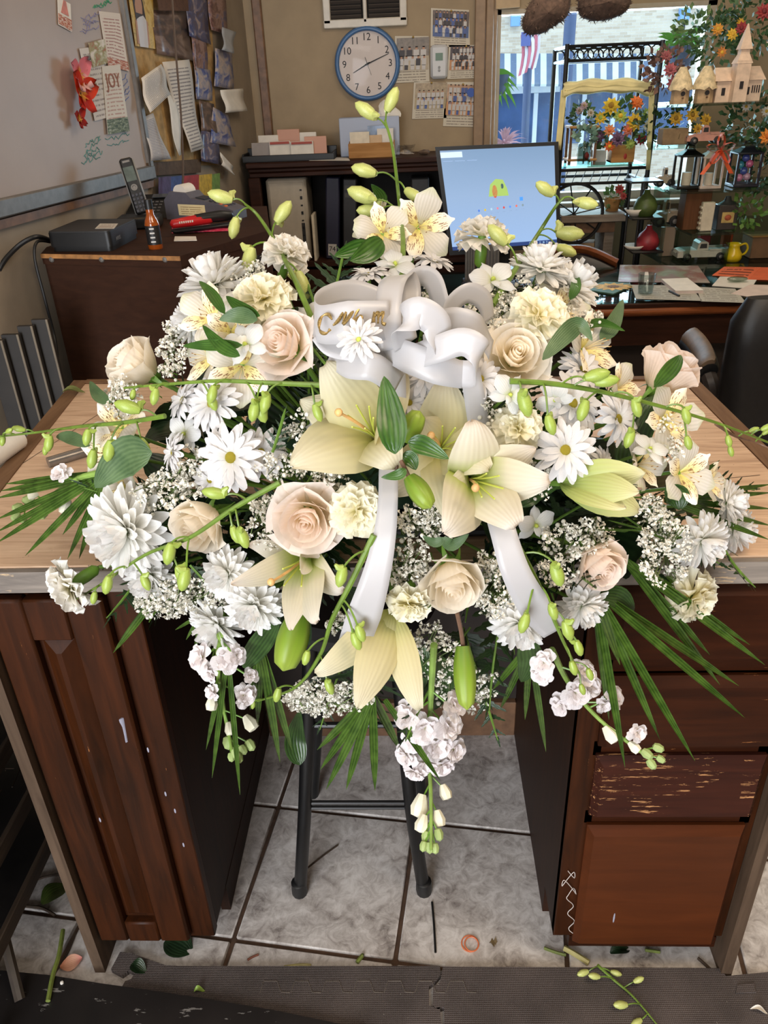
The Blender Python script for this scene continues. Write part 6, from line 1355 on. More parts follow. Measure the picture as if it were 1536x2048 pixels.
fm1, f1o = matpoly('foam_mat', [(222, 1938), (240, 1904), (262, 1906), (330, 1930), (360, 1932), (880, 1932), (881, 1950), (872, 1962), (858, 1972), (858, 2010), (870, 2016), (880, 2014), (884, 2060), (884, 2140), (200, 2140), (200, 2060), (250, 1962), (262, 1958), (270, 1946), (258, 1940), (244, 1950)], mz + .0005, M_foam, 'brown grey interlocking foam mat, left piece before the cabinets')
fm2, f2o = matpoly('foam_mat', [(886, 1933), (1440, 1936), (1452, 1952), (1536, 1944), (1640, 1940), (1660, 2140), (890, 2140), (888, 2014), (876, 2018), (866, 2012), (866, 1974), (880, 1964)], mz + .0005, M_foam, 'brown grey interlocking foam mat, right piece before the drawers')
b = MB()
for k in range(7):
    x = 520 + k * 62; pts = [at_z(a, c, mz + .0012) - f1o for a, c in ((x, 1985), (x + 8, 1962), (x + 34, 1962), (x + 42, 1984), (x + 60, 1985))]
    b.tube(pts, .0005, 4)
b.build('joint_line', mat('joint_grey', (112, 102, 92), .8, 0), fm1)
q = [at_z(x, y, .026) for x, y in ((-120, 1932), (0, 1940), (100, 1950), (200, 1966), (300, 1980), (420, 1998), (560, 2022), (720, 2056), (800, 2160), (-200, 2160))]; c = sum(q, V((0, 0, 0))) / len(q)
bm_ = empty('rubber_mat', (c.x, c.y, .0165), 0, 'scuffed black rubber mat at the lower left, overlapping the foam mat', 'mat'); MB().prism([((p - c).x, (p - c).y) for p in q], 0, .009).build('rubber_sheet', M_rub, bm_, smooth=False)
q = [at_z(x, y, mz + .004) for x, y in ((1472, 1986), (1512, 1984), (1508, 1966), (1474, 1970))]; tag(MB().slab4(q, .003).build('foam_offcut', M_foam, smooth=False), 'small square foam offcut lying on the right foam mat', 'offcut')
# litter
def twig(px, z, r, m, lab, cat='twig', nm='twig'):
    pts = [at_z(x, y, z + r) for x, y in px]; return tag(MB().tube(spline(pts, 4) if len(pts) > 2 else pts, r, 7).build(nm, m), lab, cat)
M_stemg = mat('cut_stem_green', (104, 116, 52), .5, .15, 50); M_stemd = mat('dark_twig', (60, 46, 34), .7, .15, 50)
twig([(864, 1804), (868, 1850), (871, 1905)], 0, .0022, M_blackmet, 'thin straight black wire lying between the stool and the rubber band', 'wire', 'wire_piece')
twig([(612, 1738), (648, 1710), (676, 1690)], 0, .0020, M_stemd, 'thin dark twig lying between the stool legs')
twig([(714, 1925), (724, 1912), (726, 1911)], 0, .004, M_stemg, 'short green stem piece at the grout corner by the foam mat')
twig([(126, 1860), (118, 1910), (106, 1950), (96, 2002)], .026, .0045, M_stemg, 'long green cut stem lying from the tiles onto the rubber mat')
twig([(150, 1866), (132, 1910), (108, 1946)], .002, .003, M_stemd, 'thin brown twig lying across the green cut stem')
twig([(30, 1812), (80, 1815), (110, 1830)], .001, .003, M_stemd, 'dark twig on the tiles left of the door cabinet'); twig([(50, 1770), (86, 1755), (122, 1748)], .001, .0028, M_stemd, 'bent dark twig beside the black shelf rack')
twig([(1128, 1896), (1150, 1908), (1178, 1926)], 0, .0055, mat('pale_stem', (170, 160, 104), .5, .1, 50), 'thick pale stem piece under the drawer cabinet'); twig([(1088, 1896), (1110, 1904), (1132, 1910)], 0, .003, M_stemg, 'thin green stem left of the pale stem piece')
twig([(1396, 1916), (1412, 1930), (1426, 1944)], 0, .003, M_stemd, 'dark twig by the right end panel'); twig([(1290, 1900), (1320, 1904)], 0, .003, M_stemg, 'short green stem under the bottom drawer'); twig([(568, 1934), (600, 1930), (622, 1931)], .001, .003, mat('pale_stem', (170, 160, 104), .5, .1, 50), 'pale stem scrap at the edge of the left foam mat')
twig([(495, 1920), (505, 1914), (517, 1909)], 0, .0022, mat('rust_twig', (110, 60, 40), .6, .1, 40), 'tiny rust coloured twig on the tiles under the kneehole')
c = at_z(940, 1887, .0015); b = MB()
for k, (rx, ry, ox, oz) in enumerate(((.0165, .0165, 0, 0), (.0135, .0145, .003, .0016))): b.tube([c + V((ox + rx * cos(a), ry * sin(a) - .002 * k, oz)) for a in [2 * pi * j / 30 for j in range(31)]], .0013, 6, cap=False)
tag(b.build('rubber_band', mat('rubber_orange', (214, 116, 72), .5, .05, 50)), 'orange rubber band in two loops on the tiles', 'rubber band')
c = at_z(988, 1890, .0); b = MB(); 
for k in range(5): a = rnd.uniform(0, 6); p = c + V((rnd.uniform(-.008, .008), rnd.uniform(-.012, .012), .002)); d = V((cos(a), sin(a), .2)) * .008; e = V((-sin(a), cos(a), 0)) * .003; b.add([p - d, p + e, p + d, p - e], [(0, 1, 2, 3)])
tag(b.build('dried_leaf_bit', mat('dry_leaf', (110, 92, 62), .8, .2, 80), smooth=False), 'crumbled dry leaf bit right of the orange rubber band', 'debris')
P = [[at_z(120 + 44 * (i / 6) + 0, 1925 + 30 * (j / 4 - .5) * sin(pi * (i + .3) / 6.6) * 1.1 - (i - 3) * 3, .004 + .003 * abs(j - 2)) for j in range(5)] for i in range(7)]
tag(inst('fallen_petal', gridmesh('fallen_petal', P, petal_mat('peach_petal', [(0, (226, 160, 130)), (.6, (232, 178, 150)), (1, (206, 130, 120))], .1))), 'peach rose petal lying on the tiles at the lower left', 'petal')
tag(MB().lathe([(.0, .004), (.003, .003), (.0034, .0)], 10, c=at_z(124, 1966, .0256)).build('white_bead', M_white), 'tiny white round bit on the black rubber mat', 'bead')
def litter_leaf(px, z, m, lab, wv=.5):
    a, c = at_z(*px[0], z), at_z(*px[1], z); d = c - a; L = d.length; d.normalize(); e = V((-d.y, d.x, 0)); P = []
    for i in range(9): f = i / 8; w = L * wv * sin(pi * min(.97, f * .96 + .03)) ** .8 * .5; P.append([a + d * (L * f) + e * (w * (j / 2 - 1)) + V((0, 0, .003 + .004 * abs(j - 2) * sin(pi * f) + .004 * sin(5 * f))) for j in range(5)])
    return tag(inst('fallen_leaf', gridmesh('fallen_leaf', P, m)), lab, 'leaf')
M_lg = leaf_mat('litter_leaf_green', (52, 66, 24), (84, 100, 44)); M_ld = leaf_mat('litter_leaf_dark', (24, 40, 24), (44, 66, 40))
litter_leaf([(84, 1810), (136, 1768)], .001, M_lg, 'broad green leaf on the tiles left of the door cabinet', .8); litter_leaf([(330, 1884), (384, 1904)], .0, M_ld, 'dark rounded leaf under the door cabinet', .9); litter_leaf([(1220, 1908), (1260, 1898)], .0, M_ld, 'small dark leaf under the bottom drawer', .6)
litter_leaf([(262, 1932), (292, 1944)], mz + .001, M_ld, 'small dark leaf on the corner of the left foam mat', .8); litter_leaf([(388, 1986), (410, 1982)], mz + .001, leaf_mat('fresh_scrap', (110, 140, 50), (150, 176, 84)), 'tiny fresh green scrap on the left foam mat', .5); litter_leaf([(124, 788), (170, 784)], ZC + .005, leaf_mat('loose_leaf_green', (96, 104, 52), (132, 140, 84)), 'curled loose green leaf lying at the back left corner of the worktop', .5)
litter_leaf([(1500, 2020), (1536, 2028)], mz + .001, M_white, 'tiny white scrap on the right foam mat', .3)
# metal tube and white roll lying on the worktop
a, c = at_z(96, 925, ZC + .010), at_z(200, 894, ZC + .010); d = (c - a).normalized(); t = empty('metal_tube', (a + c) / 2, 0, 'grey metal tube lying on the worktop behind the palm blades', 'tube'); o = (a + c) / 2
b = MB(); L = (c - a).length; F_ = frame((0, 0, 0), d, V((0, 0, 1))).to_3x3(); prof = [(.0075, -L / 2), (.0092, -L / 2), (.0092, L / 2), (.0075, L / 2), (.0075, -L / 2 + .002)]; b.lathe(prof, 18, m=F_ @ Matrix.Rotation(radians(90), 3, 'Y')); b.build('pipe', mat('pipe_grey', (128, 122, 116), .3, .1, 30, metal=.6), t)
a, c = at_z(-40, 930, ZC + .02), at_z(34, 878, ZC + .02); t = tag(MB().tube([a, c], .020, 16).build('paper_roll', M_white), 'white paper roll at the left edge of the worktop', 'paper roll')
# black metal shelf rack at the left edge
rk = empty('metal_rack', (-.80, .80, 0), 0, 'black metal shelf rack at the left edge beside the cabinet', 'rack'); ro_ = V((-.80, .80, 0))
rp = [at_y(0, 1800, .70), at_y(70, 1560, .86)]
M_rk = mat('rack_black', (26, 24, 24), .35, .15, 40)
for k, (z) in enumerate((.16, .30, .44, .58)):
    MB().box((-.10, .14, z), (.30, .56, .012), bv=.002).build('shelf', M_rk, rk, smooth=False); MB().box((.046, .14, z + .012), (.010, .56, .034), bv=.002).build('shelf_lip', wood_mat('rack_edge', (46, 38, 32), (74, 62, 52), (14, 1.2, 14), .4), rk)
for y in (-.10, .36): MB().box((.04, y, .36), (.02, .02, .72)).build('post', M_rk, rk, smooth=False)
a = at_z(4, 1900, .05); MB().tube([at_z(8, 1870, .10) - ro_, at_z(40, 2000, .03) - ro_], .010, 8).build('front_foot', mat('rack_grey', (70, 62, 56), .4, .1, 30), rk)
b = MB(); rr = random.Random(9)
for k in range(26): p = V((rr.uniform(-.08, .03), rr.uniform(-.1, .3), .31 + rr.uniform(0, .03))); b.tube([p, p + V((rr.uniform(-.05, .05), rr.uniform(-.06, .06), rr.uniform(0, .02)))], .0012, 4)
o = b.build('dry_stems', M_stemd); o.location = ro_; tag(o, 'heap of dry cut stems on the black metal rack', 'stems', kind='stuff')
# ================================================================== THE FLOWER SPRAY
# every stem is set into one foam saddle; blooms sit on a dome around it
SC_ = V((-0.04, 1.03, 0.97)); SR = V((0.50, 0.33, 0.36))
def dome(px, py, dd=0.0):
    """point on the dome seen at this place, dd metres nearer along the sight line, and the outward normal"""
    r = ray(px, py).normalized(); o = V([(EYE - SC_)[i] / SR[i] for i in range(3)]); d = V([r[i] / SR[i] for i in range(3)])
    a, b, c = d.dot(d), o.dot(d), o.dot(o) - 1; D = b * b - a * c
    t = (-b - math.sqrt(D)) / a if D > 0 else -b / a
    p = EYE + r * (t - dd)
    if p.y > .84 and p.z < .95: p = EYE + r * ((.95 - EYE.z) / r.z)
    if p.y > .80 and p.z < .90: p = EYE + r * (.80 / r.y)
    q = p - SC_; n = V([q[i] / SR[i] ** 2 for i in range(3)]).normalized(); return p, n
def mpp(p): return (p - EYE).dot(FW) / FPX
def cdir(f): return (RT * f[0] + UP * f[1] - FW * f[2]).normalized()
RZ = lambda a: Matrix.Rotation(a, 4, 'Z'); RXm = lambda a: Matrix.Rotation(a, 4, 'X'); TR = Matrix.Translation
fr = random.Random(21)
M_stem = mat('flower_stem', (92, 124, 48), .45, .12, 60); M_caly = mat('calyx_green', (104, 144, 52), .4, .12, 60)
WH = [(0, (226, 232, 180)), (.14, (246, 245, 238)), (1, (250, 249, 249))]
Mp_mum = petal_mat('mum_petal', WH, .5, .04); Mp_daisy = petal_mat('daisy_petal', [(0, (216, 216, 176)), (.2, (234, 232, 230)), (1, (238, 236, 238))], .34, .2)
Mp_rose = petal_mat('rose_petal', [(0, (250, 236, 190)), (.5, (252, 242, 222)), (1, (252, 245, 234))], .46, .03); Mp_rose2 = petal_mat('rose_blush_petal', [(0, (250, 232, 190)), (.5, (252, 238, 222)), (1, (252, 240, 232))], .46, .03)
Mp_carn = petal_mat('carnation_petal', [(0, (248, 240, 180)), (.5, (252, 246, 216)), (1, (252, 248, 230))], .42, .05); Mp_carn2 = petal_mat('carnation_white_petal', [(0, (244, 240, 200)), (.5, (250, 246, 234)), (1, (251, 248, 243))], .42, .05)
Mp_lily = petal_mat('lily_petal', [(0, (150, 170, 54)), (.10, (206, 206, 122)), (.34, (214, 205, 156)), (.75, (217, 210, 184)), (1, (212, 202, 172))], .3, .08, .4)
Mp_lilyw = petal_mat('lily_white_petal', [(0, (126, 160, 40)), (.22, (176, 190, 90)), (.40, (217, 210, 182)), (.75, (221, 214, 202)), (1, (216, 198, 182))], .3, .08, .4)
Mp_orch = petal_mat('orchid_petal', [(0, (206, 212, 156)), (.25, (228, 228, 222)), (1, (231, 231, 233))], .34, .1); Mp_stock = petal_mat('stock_petal', [(0, (200, 204, 140)), (.25, (246, 238, 234)), (1, (248, 241, 243))], .36, .12)
Mp_als = petal_mat('alstroemeria_petal', [(0, (214, 208, 146)), (.35, (232, 222, 202)), (.8, (234, 228, 219)), (1, (218, 218, 186))], .34, .2)
def als_inner():
    t = NT('alstroemeria_streaked'); t.set(Roughness=.5); uv = t.coord('UV'); sp = t.n.new('ShaderNodeSeparateXYZ'); t.ln(uv, sp.inputs[0])
    mp = t.n.new('ShaderNodeMapping'); mp.inputs['Scale'].default_value = (9, 3.2, 1); t.ln(uv, mp.inputs[0]); n = t.noise(mp.outputs[0], 1.6, 2)
    k = t.math('MULTIPLY', t.math('GREATER_THAN', n, .57), t.math('MULTIPLY', t.math('GREATER_THAN', sp.outputs['Y'], .22), t.math('LESS_THAN', sp.outputs['Y'], .82)))
    c = t.mix(t.math('MULTIPLY', k, .85), t.ramp(sp.outputs['Y'], [(0, (214, 206, 110)), (.4, (240, 222, 160)), (1, (242, 236, 224))]), (126, 66, 30)); t.base(c); return t.m
Mp_alsi = als_inner(); M_yc = mat('daisy_eye', (150, 136, 30), .8, .25, 220, bump=.6); M_yg = mat('green_eye', (176, 190, 80), .7, .2, 160)
M_bud = mat('orchid_bud', (148, 168, 76), .4, .10, 50); M_budy = mat('orchid_bud_pale', (178, 184, 108), .4, .10, 50); M_bst = mat('orchid_stem', (100, 126, 46), .4, .1, 60); M_lbud = petal_mat('lily_bud_green', [(0, (84, 118, 30)), (.5, (120, 148, 44)), (1, (150, 170, 70))], .1, .5, .35); M_bstd = mat('brown_stem', (104, 78, 62), .5, .15, 60)
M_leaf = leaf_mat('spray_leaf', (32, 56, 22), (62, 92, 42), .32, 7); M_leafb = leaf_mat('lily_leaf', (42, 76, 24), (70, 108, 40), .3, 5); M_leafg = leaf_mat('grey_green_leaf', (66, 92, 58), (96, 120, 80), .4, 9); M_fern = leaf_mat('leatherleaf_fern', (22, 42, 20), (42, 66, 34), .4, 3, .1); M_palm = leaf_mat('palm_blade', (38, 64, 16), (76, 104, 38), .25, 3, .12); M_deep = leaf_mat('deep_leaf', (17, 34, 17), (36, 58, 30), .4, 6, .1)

def pet(name, m, wf, W, bend, cup=.1, ruf=0.0, nr=9, ph=0.0, ny=5, nx=3, jag=0.0):
    P = []
    for i in range(ny + 1):
        f = i / ny; row = []
        for j in range(nx + 1):
            u = 2 * j / nx - 1; w = W * wf(f)
            row.append((w * u, f - (.10 * u * u * f * f) + jag * (f ** 3) * (1 if (j % 2) else -1), bend(f) + cup * u * u * w + ruf * f * f * sin(nr * u * .5 + ph + f * 2)))
        P.append(row)
    return gridmesh(name, P, m)
oval = lambda f: .35 + .65 * sin(pi * min(1, .08 + .80 * f)) ** .8 if f < .999 else .30
blade = lambda f: .55 + .45 * sin(pi * min(1, .1 + .6 * f)) if f < .9 else .62
PT = {
 'daisy': [pet('petal', Mp_daisy, blade, w, lambda f, b=b: .10 * sin(pi * f) - b * f * f, .25) for w, b in ((.15, .06), (.135, -.02), (.16, .12))],
 'mum': [pet('petal', Mp_mum, blade, w, lambda f, b=b: b * f * f, .5) for w, b in ((.15, .10), (.135, .22), (.155, .0))],
 'mumin': [pet('petal', Mp_mum, blade, w, lambda f, b=b: b * f * f, .7) for w, b in ((.2, .35), (.19, .55))],
 'carn': [pet('petal', m, lambda f: .25 + .85 * f, .52, lambda f: -.15 * f * f, .1, .17, 11, p, 4, 6, .05) for p in (0, 2, 4) for m in (Mp_carn,)],
 'carnw': [pet('petal', Mp_carn2, lambda f: .25 + .85 * f, .52, lambda f: -.15 * f * f, .1, .17, 11, p, 4, 6, .05) for p in (0, 2, 4)],
 'als': [pet('petal', Mp_als, lambda f: .2 + .8 * sin(pi * min(1, .72 * f ** 1.3 + .02)) if f < .99 else .45, .40, lambda f: -.42 * f ** 2.2, -.12, .05, 6, p, 6, 4) for p in (0, 3)],
 'alsi': [pet('petal', Mp_alsi, lambda f: .2 + .8 * sin(pi * min(1, .75 * f + .04)) if f < .99 else .25, .27, lambda f: -.34 * f ** 2.2, -.1, .04, 6, p, 6, 3) for p in (0, 3)],
 'orw': [pet('petal', Mp_orch, lambda f: .15 + .85 * sin(pi * min(1, .78 * f + .05)) if f < .99 else .4, .42, lambda f: .12 * sin(pi * f) - .1 * f * f, -.15, .03, 5, 0, 6, 4)],
 'orn': [pet('petal', Mp_orch, lambda f: .25 + .75 * sin(pi * min(1, .85 * f + .1)) if f < .99 else .05, .28, lambda f: .10 * sin(pi * f) - .15 * f * f, -.3, 0, 5, 0, 6, 3)]}
def place(name, me, root, a, r0, h, tilt, s, jit=.0, wide=1.0):
    j = lambda: fr.uniform(-jit, jit)
    return inst(name, me, root, RZ(a + j() * .5) @ TR((0, r0, h)) @ RXm(tilt + j()) @ RZ(j() * .4) @ Matrix.Diagonal((s * wide, s * (1 + j() * .3), s, 1)))
_cyl = MB().tube([(0, 0, 0), (0, 0, .5), (0, 0, 1)], 1.0, 7).mesh('stem', M_stem)
def stem_to(root, p, n, r=.0022, frac=.55, m=None):
    """straight stem from the bloom base towards the foam"""
    mw = root.matrix_world if False else root.matrix_basis
    tgt = SC_ + V((0, .02, -.08)); b = p - n * 0.004; v = (tgt - b) * frac - n * .03
    if v.length < .02: return
    inst('stem', m or _cyl, root, mw.inverted() @ frame_z(b, v) @ Matrix.Diagonal((r, r, v.length, 1)))
def head(name, px, py, r, face, dd, label, cat, group):
    p, n = dome(px, py, dd); z = cdir(face) if face else (n * .6 - FW * .4).normalized()
    M = frame_z(p, z, fr.uniform(-1, 1)); t = empty(name, label=label, cat=cat, group=group, matrix=M); return t, r * mpp(p), p, z
_eye = MB().lathe([(0, .10), (.09, .09), (.16, .05), (.185, .0), (.17, -.06)], 16).mesh('eye', M_yc); _eyeg = MB().lathe([(0, .12), (.08, .10), (.13, .03), (.14, -.05)], 12).mesh('eye', M_yg)
def daisy(px, py, r, face, dd, label, green=False):
    t, R, p, z = head('daisy_chrysanthemum', px, py, r, face, dd, label, 'flower', 'daisy chrysanthemums in the spray'); n0 = fr.randint(13, 15)
    for n, r0, L, ti, h in ((n0, .12, .90, -.10, -.04), (n0, .11, .86, .10, -.02), (11, .10, .66, .35, .0)) + (((8, .08, .5, .7, .02),) if green else ()):
        for k in range(n): place('petal', fr.choice(PT['daisy']), t, 2 * pi * (k + fr.random() * .25) / n, r0 * R, h * R, ti, L * R, .16)
    inst('eye', _eyeg if green else _eye, t, Matrix.Scale(R, 4)); stem_to(t, p, z)
def mum(px, py, r, face, dd, label):
    t, R, p, z = head('cushion_chrysanthemum', px, py, r, face, dd, label, 'flower', 'dense white chrysanthemums in the spray')
    for n, r0, L, ti, h, ty in ((19, .10, .92, -.28, -.10, 'mum'), (20, .10, .92, -.04, -.06, 'mum'), (18, .09, .86, .2, -.02, 'mum'), (16, .08, .78, .42, .02, 'mum'), (13, .07, .68, .66, .04, 'mumin'), (9, .05, .56, .92, .06, 'mumin'), (6, .03, .46, 1.2, .08, 'mumin')):
        for k in range(n): place('petal', fr.choice(PT[ty]), t, 2 * pi * (k + fr.random() * .3) / n, r0 * R, h * R, ti, L * R, .14)
    MB().lathe([(.05 * R, -.3 * R), (.22 * R, -.16 * R), (.2 * R, -.05 * R), (0, 0)], 10).build('calyx', M_caly, t); stem_to(t, p, z)
_cal = MB().lathe([(.10, -1.35), (.24, -1.2), (.27, -.75), (.24, -.3), (.2, -.05)], 12).mesh('calyx', M_caly)
def carnation(px, py, r, face, dd, label, white=False):
    t, R, p, z = head('carnation', px, py, r, face, dd, label, 'flower', 'carnations in the spray')
    for n, r0, L, ti, h in ((9, .06, .92, -.05, -.12), (9, .06, .88, .25, -.06), (8, .05, .80, .52, 0), (7, .04, .74, .82, .0), (5, .02, .68, 1.12, .0), (3, .0, .6, 1.4, .0)):
        for k in range(n): place('petal', fr.choice(PT['carnw' if white else 'carn']), t, 2 * pi * (k + fr.random() * .4) / n, r0 * R, h * R, ti, L * R, .3)
    inst('calyx', _cal, t, Matrix.Scale(R * .85, 4)); stem_to(t, p - z * R * 1.05, z, .0026)
def rp(name, m, R, z0, h, span, curl, tip, ny=6, nx=6):
    P = []
    for i in range(ny + 1):
        v = i / ny; row = []
        for j in range(nx + 1):
            u = 2 * j / nx - 1; th = u * span * (.55 + .45 * v ** .5); rad = R * (.30 + .70 * sin(min(1, v * 1.25) * pi / 2)) + curl * max(0, v - .45) ** 2 * 2.2 + curl * .35 * abs(u) ** 3 * v + .02 * R * sin(5 * u + v * 4)
            z = z0 + h * (v - .16 * u * u * v) + tip * (1 - abs(u)) ** 2 * v ** 3 - curl * .9 * max(0, v - .7) ** 2 * 3
            row.append((rad * sin(th), rad * cos(th), z))
        P.append(row)
    return gridmesh(name, P, m)
ROSE = {}
for key, m in (('a', Mp_rose), ('b', Mp_rose2)):
    hp = [[((.03 + .30 * (j / 54) + .02 * v) * (1 + .10 * sin(j * .9 + v)) * cos(2 * pi * 3.4 * j / 54), (.03 + .30 * (j / 54) + .02 * v) * (1 + .10 * cos(j * 1.3)) * sin(2 * pi * 3.4 * j / 54), -.4 + (.92 - .12 * (j / 54) + .03 * sin(j * .8)) * v) for j in range(55)] for v in (0, .35, .65, .85, 1)]
    ROSE[key] = {'heart': gridmesh('heart', hp, m), 'in': [rp('petal', m, .44, -.62, 1.10, 1.15, .06, .03), rp('petal', m, .46, -.62, 1.16, 1.0, .10, .0)], 'mid': [rp('petal', m, .60, -.68, 1.06, .98, .16, .05), rp('petal', m, .62, -.68, 1.10, .9, .20, .02)], 'out': [rp('petal', m, .78, -.72, .94, .80, .34, .12), rp('petal', m, .80, -.72, .88, .85, .42, .06)], 'far': [rp('petal', m, .86, -.72, .66, .72, .55, .16)]}
_sep = pet('sepal', M_caly, lambda f: max(.05, 1 - f), .16, lambda f: -.5 * f * f, .3, 0, 9, 0, 4, 2); _hip = MB().lathe([(.06, -1.02), (.2, -.92), (.26, -.74), (.3, -.66)], 12).mesh('calyx', M_caly)
def rose(px, py, r, face, dd, label, key='a', closed=False, open_=False):
    t, R, p, z = head('white_rose', px, py, r, face, dd, label, 'flower', 'cream roses in the spray'); d = ROSE[key]; S = Matrix.Scale(R, 4)
    inst('heart', d['heart'], t, S); o0 = fr.random() * 6
    for n, lay, sc in ((4, 'in', 1), (5, 'mid', .96 if closed else 1), (5, 'out', .84 if closed else 1)) + (() if closed else ((5, 'far', 1),)):
        for k in range(n): inst('petal', fr.choice(d[lay]), t, S @ RZ(o0 + 2 * pi * (k + fr.uniform(-.1, .1)) / n) @ RXm(fr.uniform(-.06, .06)) @ Matrix.Diagonal((sc, sc, 1.12 if closed else 1, 1)))
        o0 += .7
    inst('calyx', _hip, t, S)
    for k in range(5): inst('sepal', _sep, t, S @ RZ(2 * pi * k / 5) @ TR((0, .22, -.74)) @ RXm(-.7) @ Matrix.Scale(.6, 4))
    stem_to(t, p - z * R * .95, z, .0032)
_anth = MB().ball((0, 0, 0), 1, 6, 4, (.35, .35, 1)).mesh('anther', mat('tan_anther', (150, 110, 60), .7, .1, 50))
def alstro(px, py, r, face, dd, label):
    t, R, p, z = head('alstroemeria', px, py, r, face, dd, label, 'flower', 'alstroemeria blooms in the spray'); o0 = fr.random() * 6
    for k in range(3): place('petal', fr.choice(PT['als']), t, o0 + 2 * pi * k / 3, .06 * R, -.62 * R, .80, 1.28 * R, .14)
    for k in range(3): place('inner_petal', fr.choice(PT['alsi']), t, o0 + 2 * pi * (k + .5) / 3, .05 * R, -.6 * R, .80, 1.22 * R, .12)
    b = MB()
    for k in range(6):
        a = 2 * pi * k / 6; q = V((.22 * cos(a), .22 * sin(a) - .1, .25)) * R; b.tube([V((0, 0, -.55 * R)), V((.1 * cos(a), .1 * sin(a), -.1)) * R, q], .014 * R, 4); inst('anther', _anth, t, TR(q) @ Matrix.Scale(.06 * R, 4))
    b.build('stamens', mat('stamen_pale', (226, 206, 160), .6, 0), t); MB().lathe([(.05 * R, -.95 * R), (.10 * R, -.8 * R), (.12 * R, -.6 * R)], 8).build('calyx', M_caly, t); stem_to(t, p - z * R * .9, z)
def orchid(px, py, r, face, dd, label):
    t, R, p, z = head('white_orchid', px, py, r, face, dd, label, 'flower', 'dendrobium blooms in the spray')
    for a in (0, 2.2, -2.2): place('sepal', PT['orn'][0], t, a, .04 * R, 0, .12, .98 * R, .12)
    for a in (1.15, -1.15): place('petal', PT['orw'][0], t, a, .04 * R, .05 * R, .2, .98 * R, .1)
    place('lip', PT['orn'][0], t, pi, 0, .05 * R, .7, .6 * R, .1); MB().ball((0, 0, .12 * R), .10 * R, 8, 5, (1, 1, 1.4)).build('column', M_yg, t); stem_to(t, p, z, .0018)
GR = {'l': Mp_lily, 'w': Mp_lilyw, 'g': petal_mat('lily_green_petal', [(0, (120, 146, 56)), (.35, (180, 190, 112)), (.7, (208, 208, 150)), (1, (224, 216, 180))], .28, .12, .4)}
def lily(px, py, face, dd, petals, label, key='l', stam=0, back=.055):
    """petals: (tip x, tip y, nearer by m, width px, curl back m)"""
    p, n = dome(px, py, dd); F = cdir(face); base = p - F * back; t = empty('lily', label=label, cat='flower', group='large lilies in the spray', matrix=TR(base))
    for (tx, ty, td, w, cu) in petals:
        tip = at_d(tx, ty, (p - EYE).dot(FW) - td); o = (tip - base); L = o.length; o_ = (o - F * o.dot(F)); o_ = o_.normalized() if o_.length > 1e-4 else UP
        side = F.cross(o_).normalized(); m1 = base + F * (back * .9) + o_ * (L * .10); w *= 1.16; m2 = base.lerp(tip, .62) + F * (.15 * L) ; pts = bez([base, m1, m2, tip + F * cu * .6, tip - F * max(0, cu) * .5], 10); P = []; W = w * mpp(p) * .5
        al = [0.0]
        for i in range(10): al.append(al[-1] + (pts[i + 1] - pts[i]).length)
        for i, q in enumerate(pts):
            f = al[i] / al[-1]; tg = (pts[min(i + 1, 10)] - pts[max(i - 1, 0)]).normalized(); nn = side.cross(tg).normalized(); ww = W * (.08 + .92 * sin(pi * min(1, f ** .92)) ** .9) if i < 10 else W * .04
            P.append([q - base + side * (ww * u) + nn * (-W * .22 * (1 - u * u) * sin(pi * f) + W * .05 * sin(4 * u + f * 6) * f + (W * .05 if abs(u) < .1 else 0)) for u in (-1, -.66, -.33, 0, .33, .66, 1)])
        inst('petal', gridmesh('petal', P, GR[key]), t)
    for k in range(stam):
        a = 2 * pi * k / max(1, stam); s1 = F.orthogonal().normalized(); s2 = F.cross(s1); e = F * (back + .028) + (s1 * cos(a) + s2 * sin(a)) * .013
        inst('stamen', MB().tube(bez([V((0, 0, 0)), F * .04, e], 5), .0009, 5).mesh('stamen', mat('stamen_green', (186, 196, 84), .5, 0)), t)
    if stam: e = F * (back + .04) - RT * .018; inst('pistil', MB().tube(bez([V((0, 0, 0)), F * .05, e], 6), [.0016] * 6 + [.0012], 6).ball(e, .0042, 8, 5).mesh('pistil', mat('stamen_tip', (214, 170, 110), .5, .1, 60)), t)
    MB().tube([V((0, 0, 0)), -F * .02 + (SC_ - base) * .15, (SC_ - base) * .5], .004, 7).build('stem', M_stem, t)
def lily_bud(x0, y0, x1, y1, w, dd, label, stem=None, mm=None):
    p0, _ = dome(x0, y0, dd); d0 = (p0 - EYE).dot(FW); p1 = at_d(x1, y1, d0 - .01); ax = p1 - p0; L = ax.length; t = empty('lily_bud', label=label, cat='flower bud', group='lily buds in the spray', matrix=frame_z(p0, ax)); R = w * mpp(p0) / 2
    P = [];
    for i in range(11):
        f = i / 10; r_ = R * (.28 + .72 * sin(pi * (f * .80 + .12)) ** .8) if i < 10 else R * .05
        P.append([(r_ * (1 - .10 * (cos(1.5 * a) ** 8)) * cos(a), r_ * (1 - .10 * (cos(1.5 * a) ** 8)) * sin(a), L * f) for a in [2 * pi * j / 18 for j in range(19)]])
    inst('bud', gridmesh('bud', P, M_lbud), t)
    if stem: q = [frame_z(p0, ax).inverted() @ dome(a, b, dd - .004)[0] for a, b in stem]; MB().tube(spline([V((0, 0, 0))] + q, 5), R * .2, 7).build('stem', mm or M_stem, t)
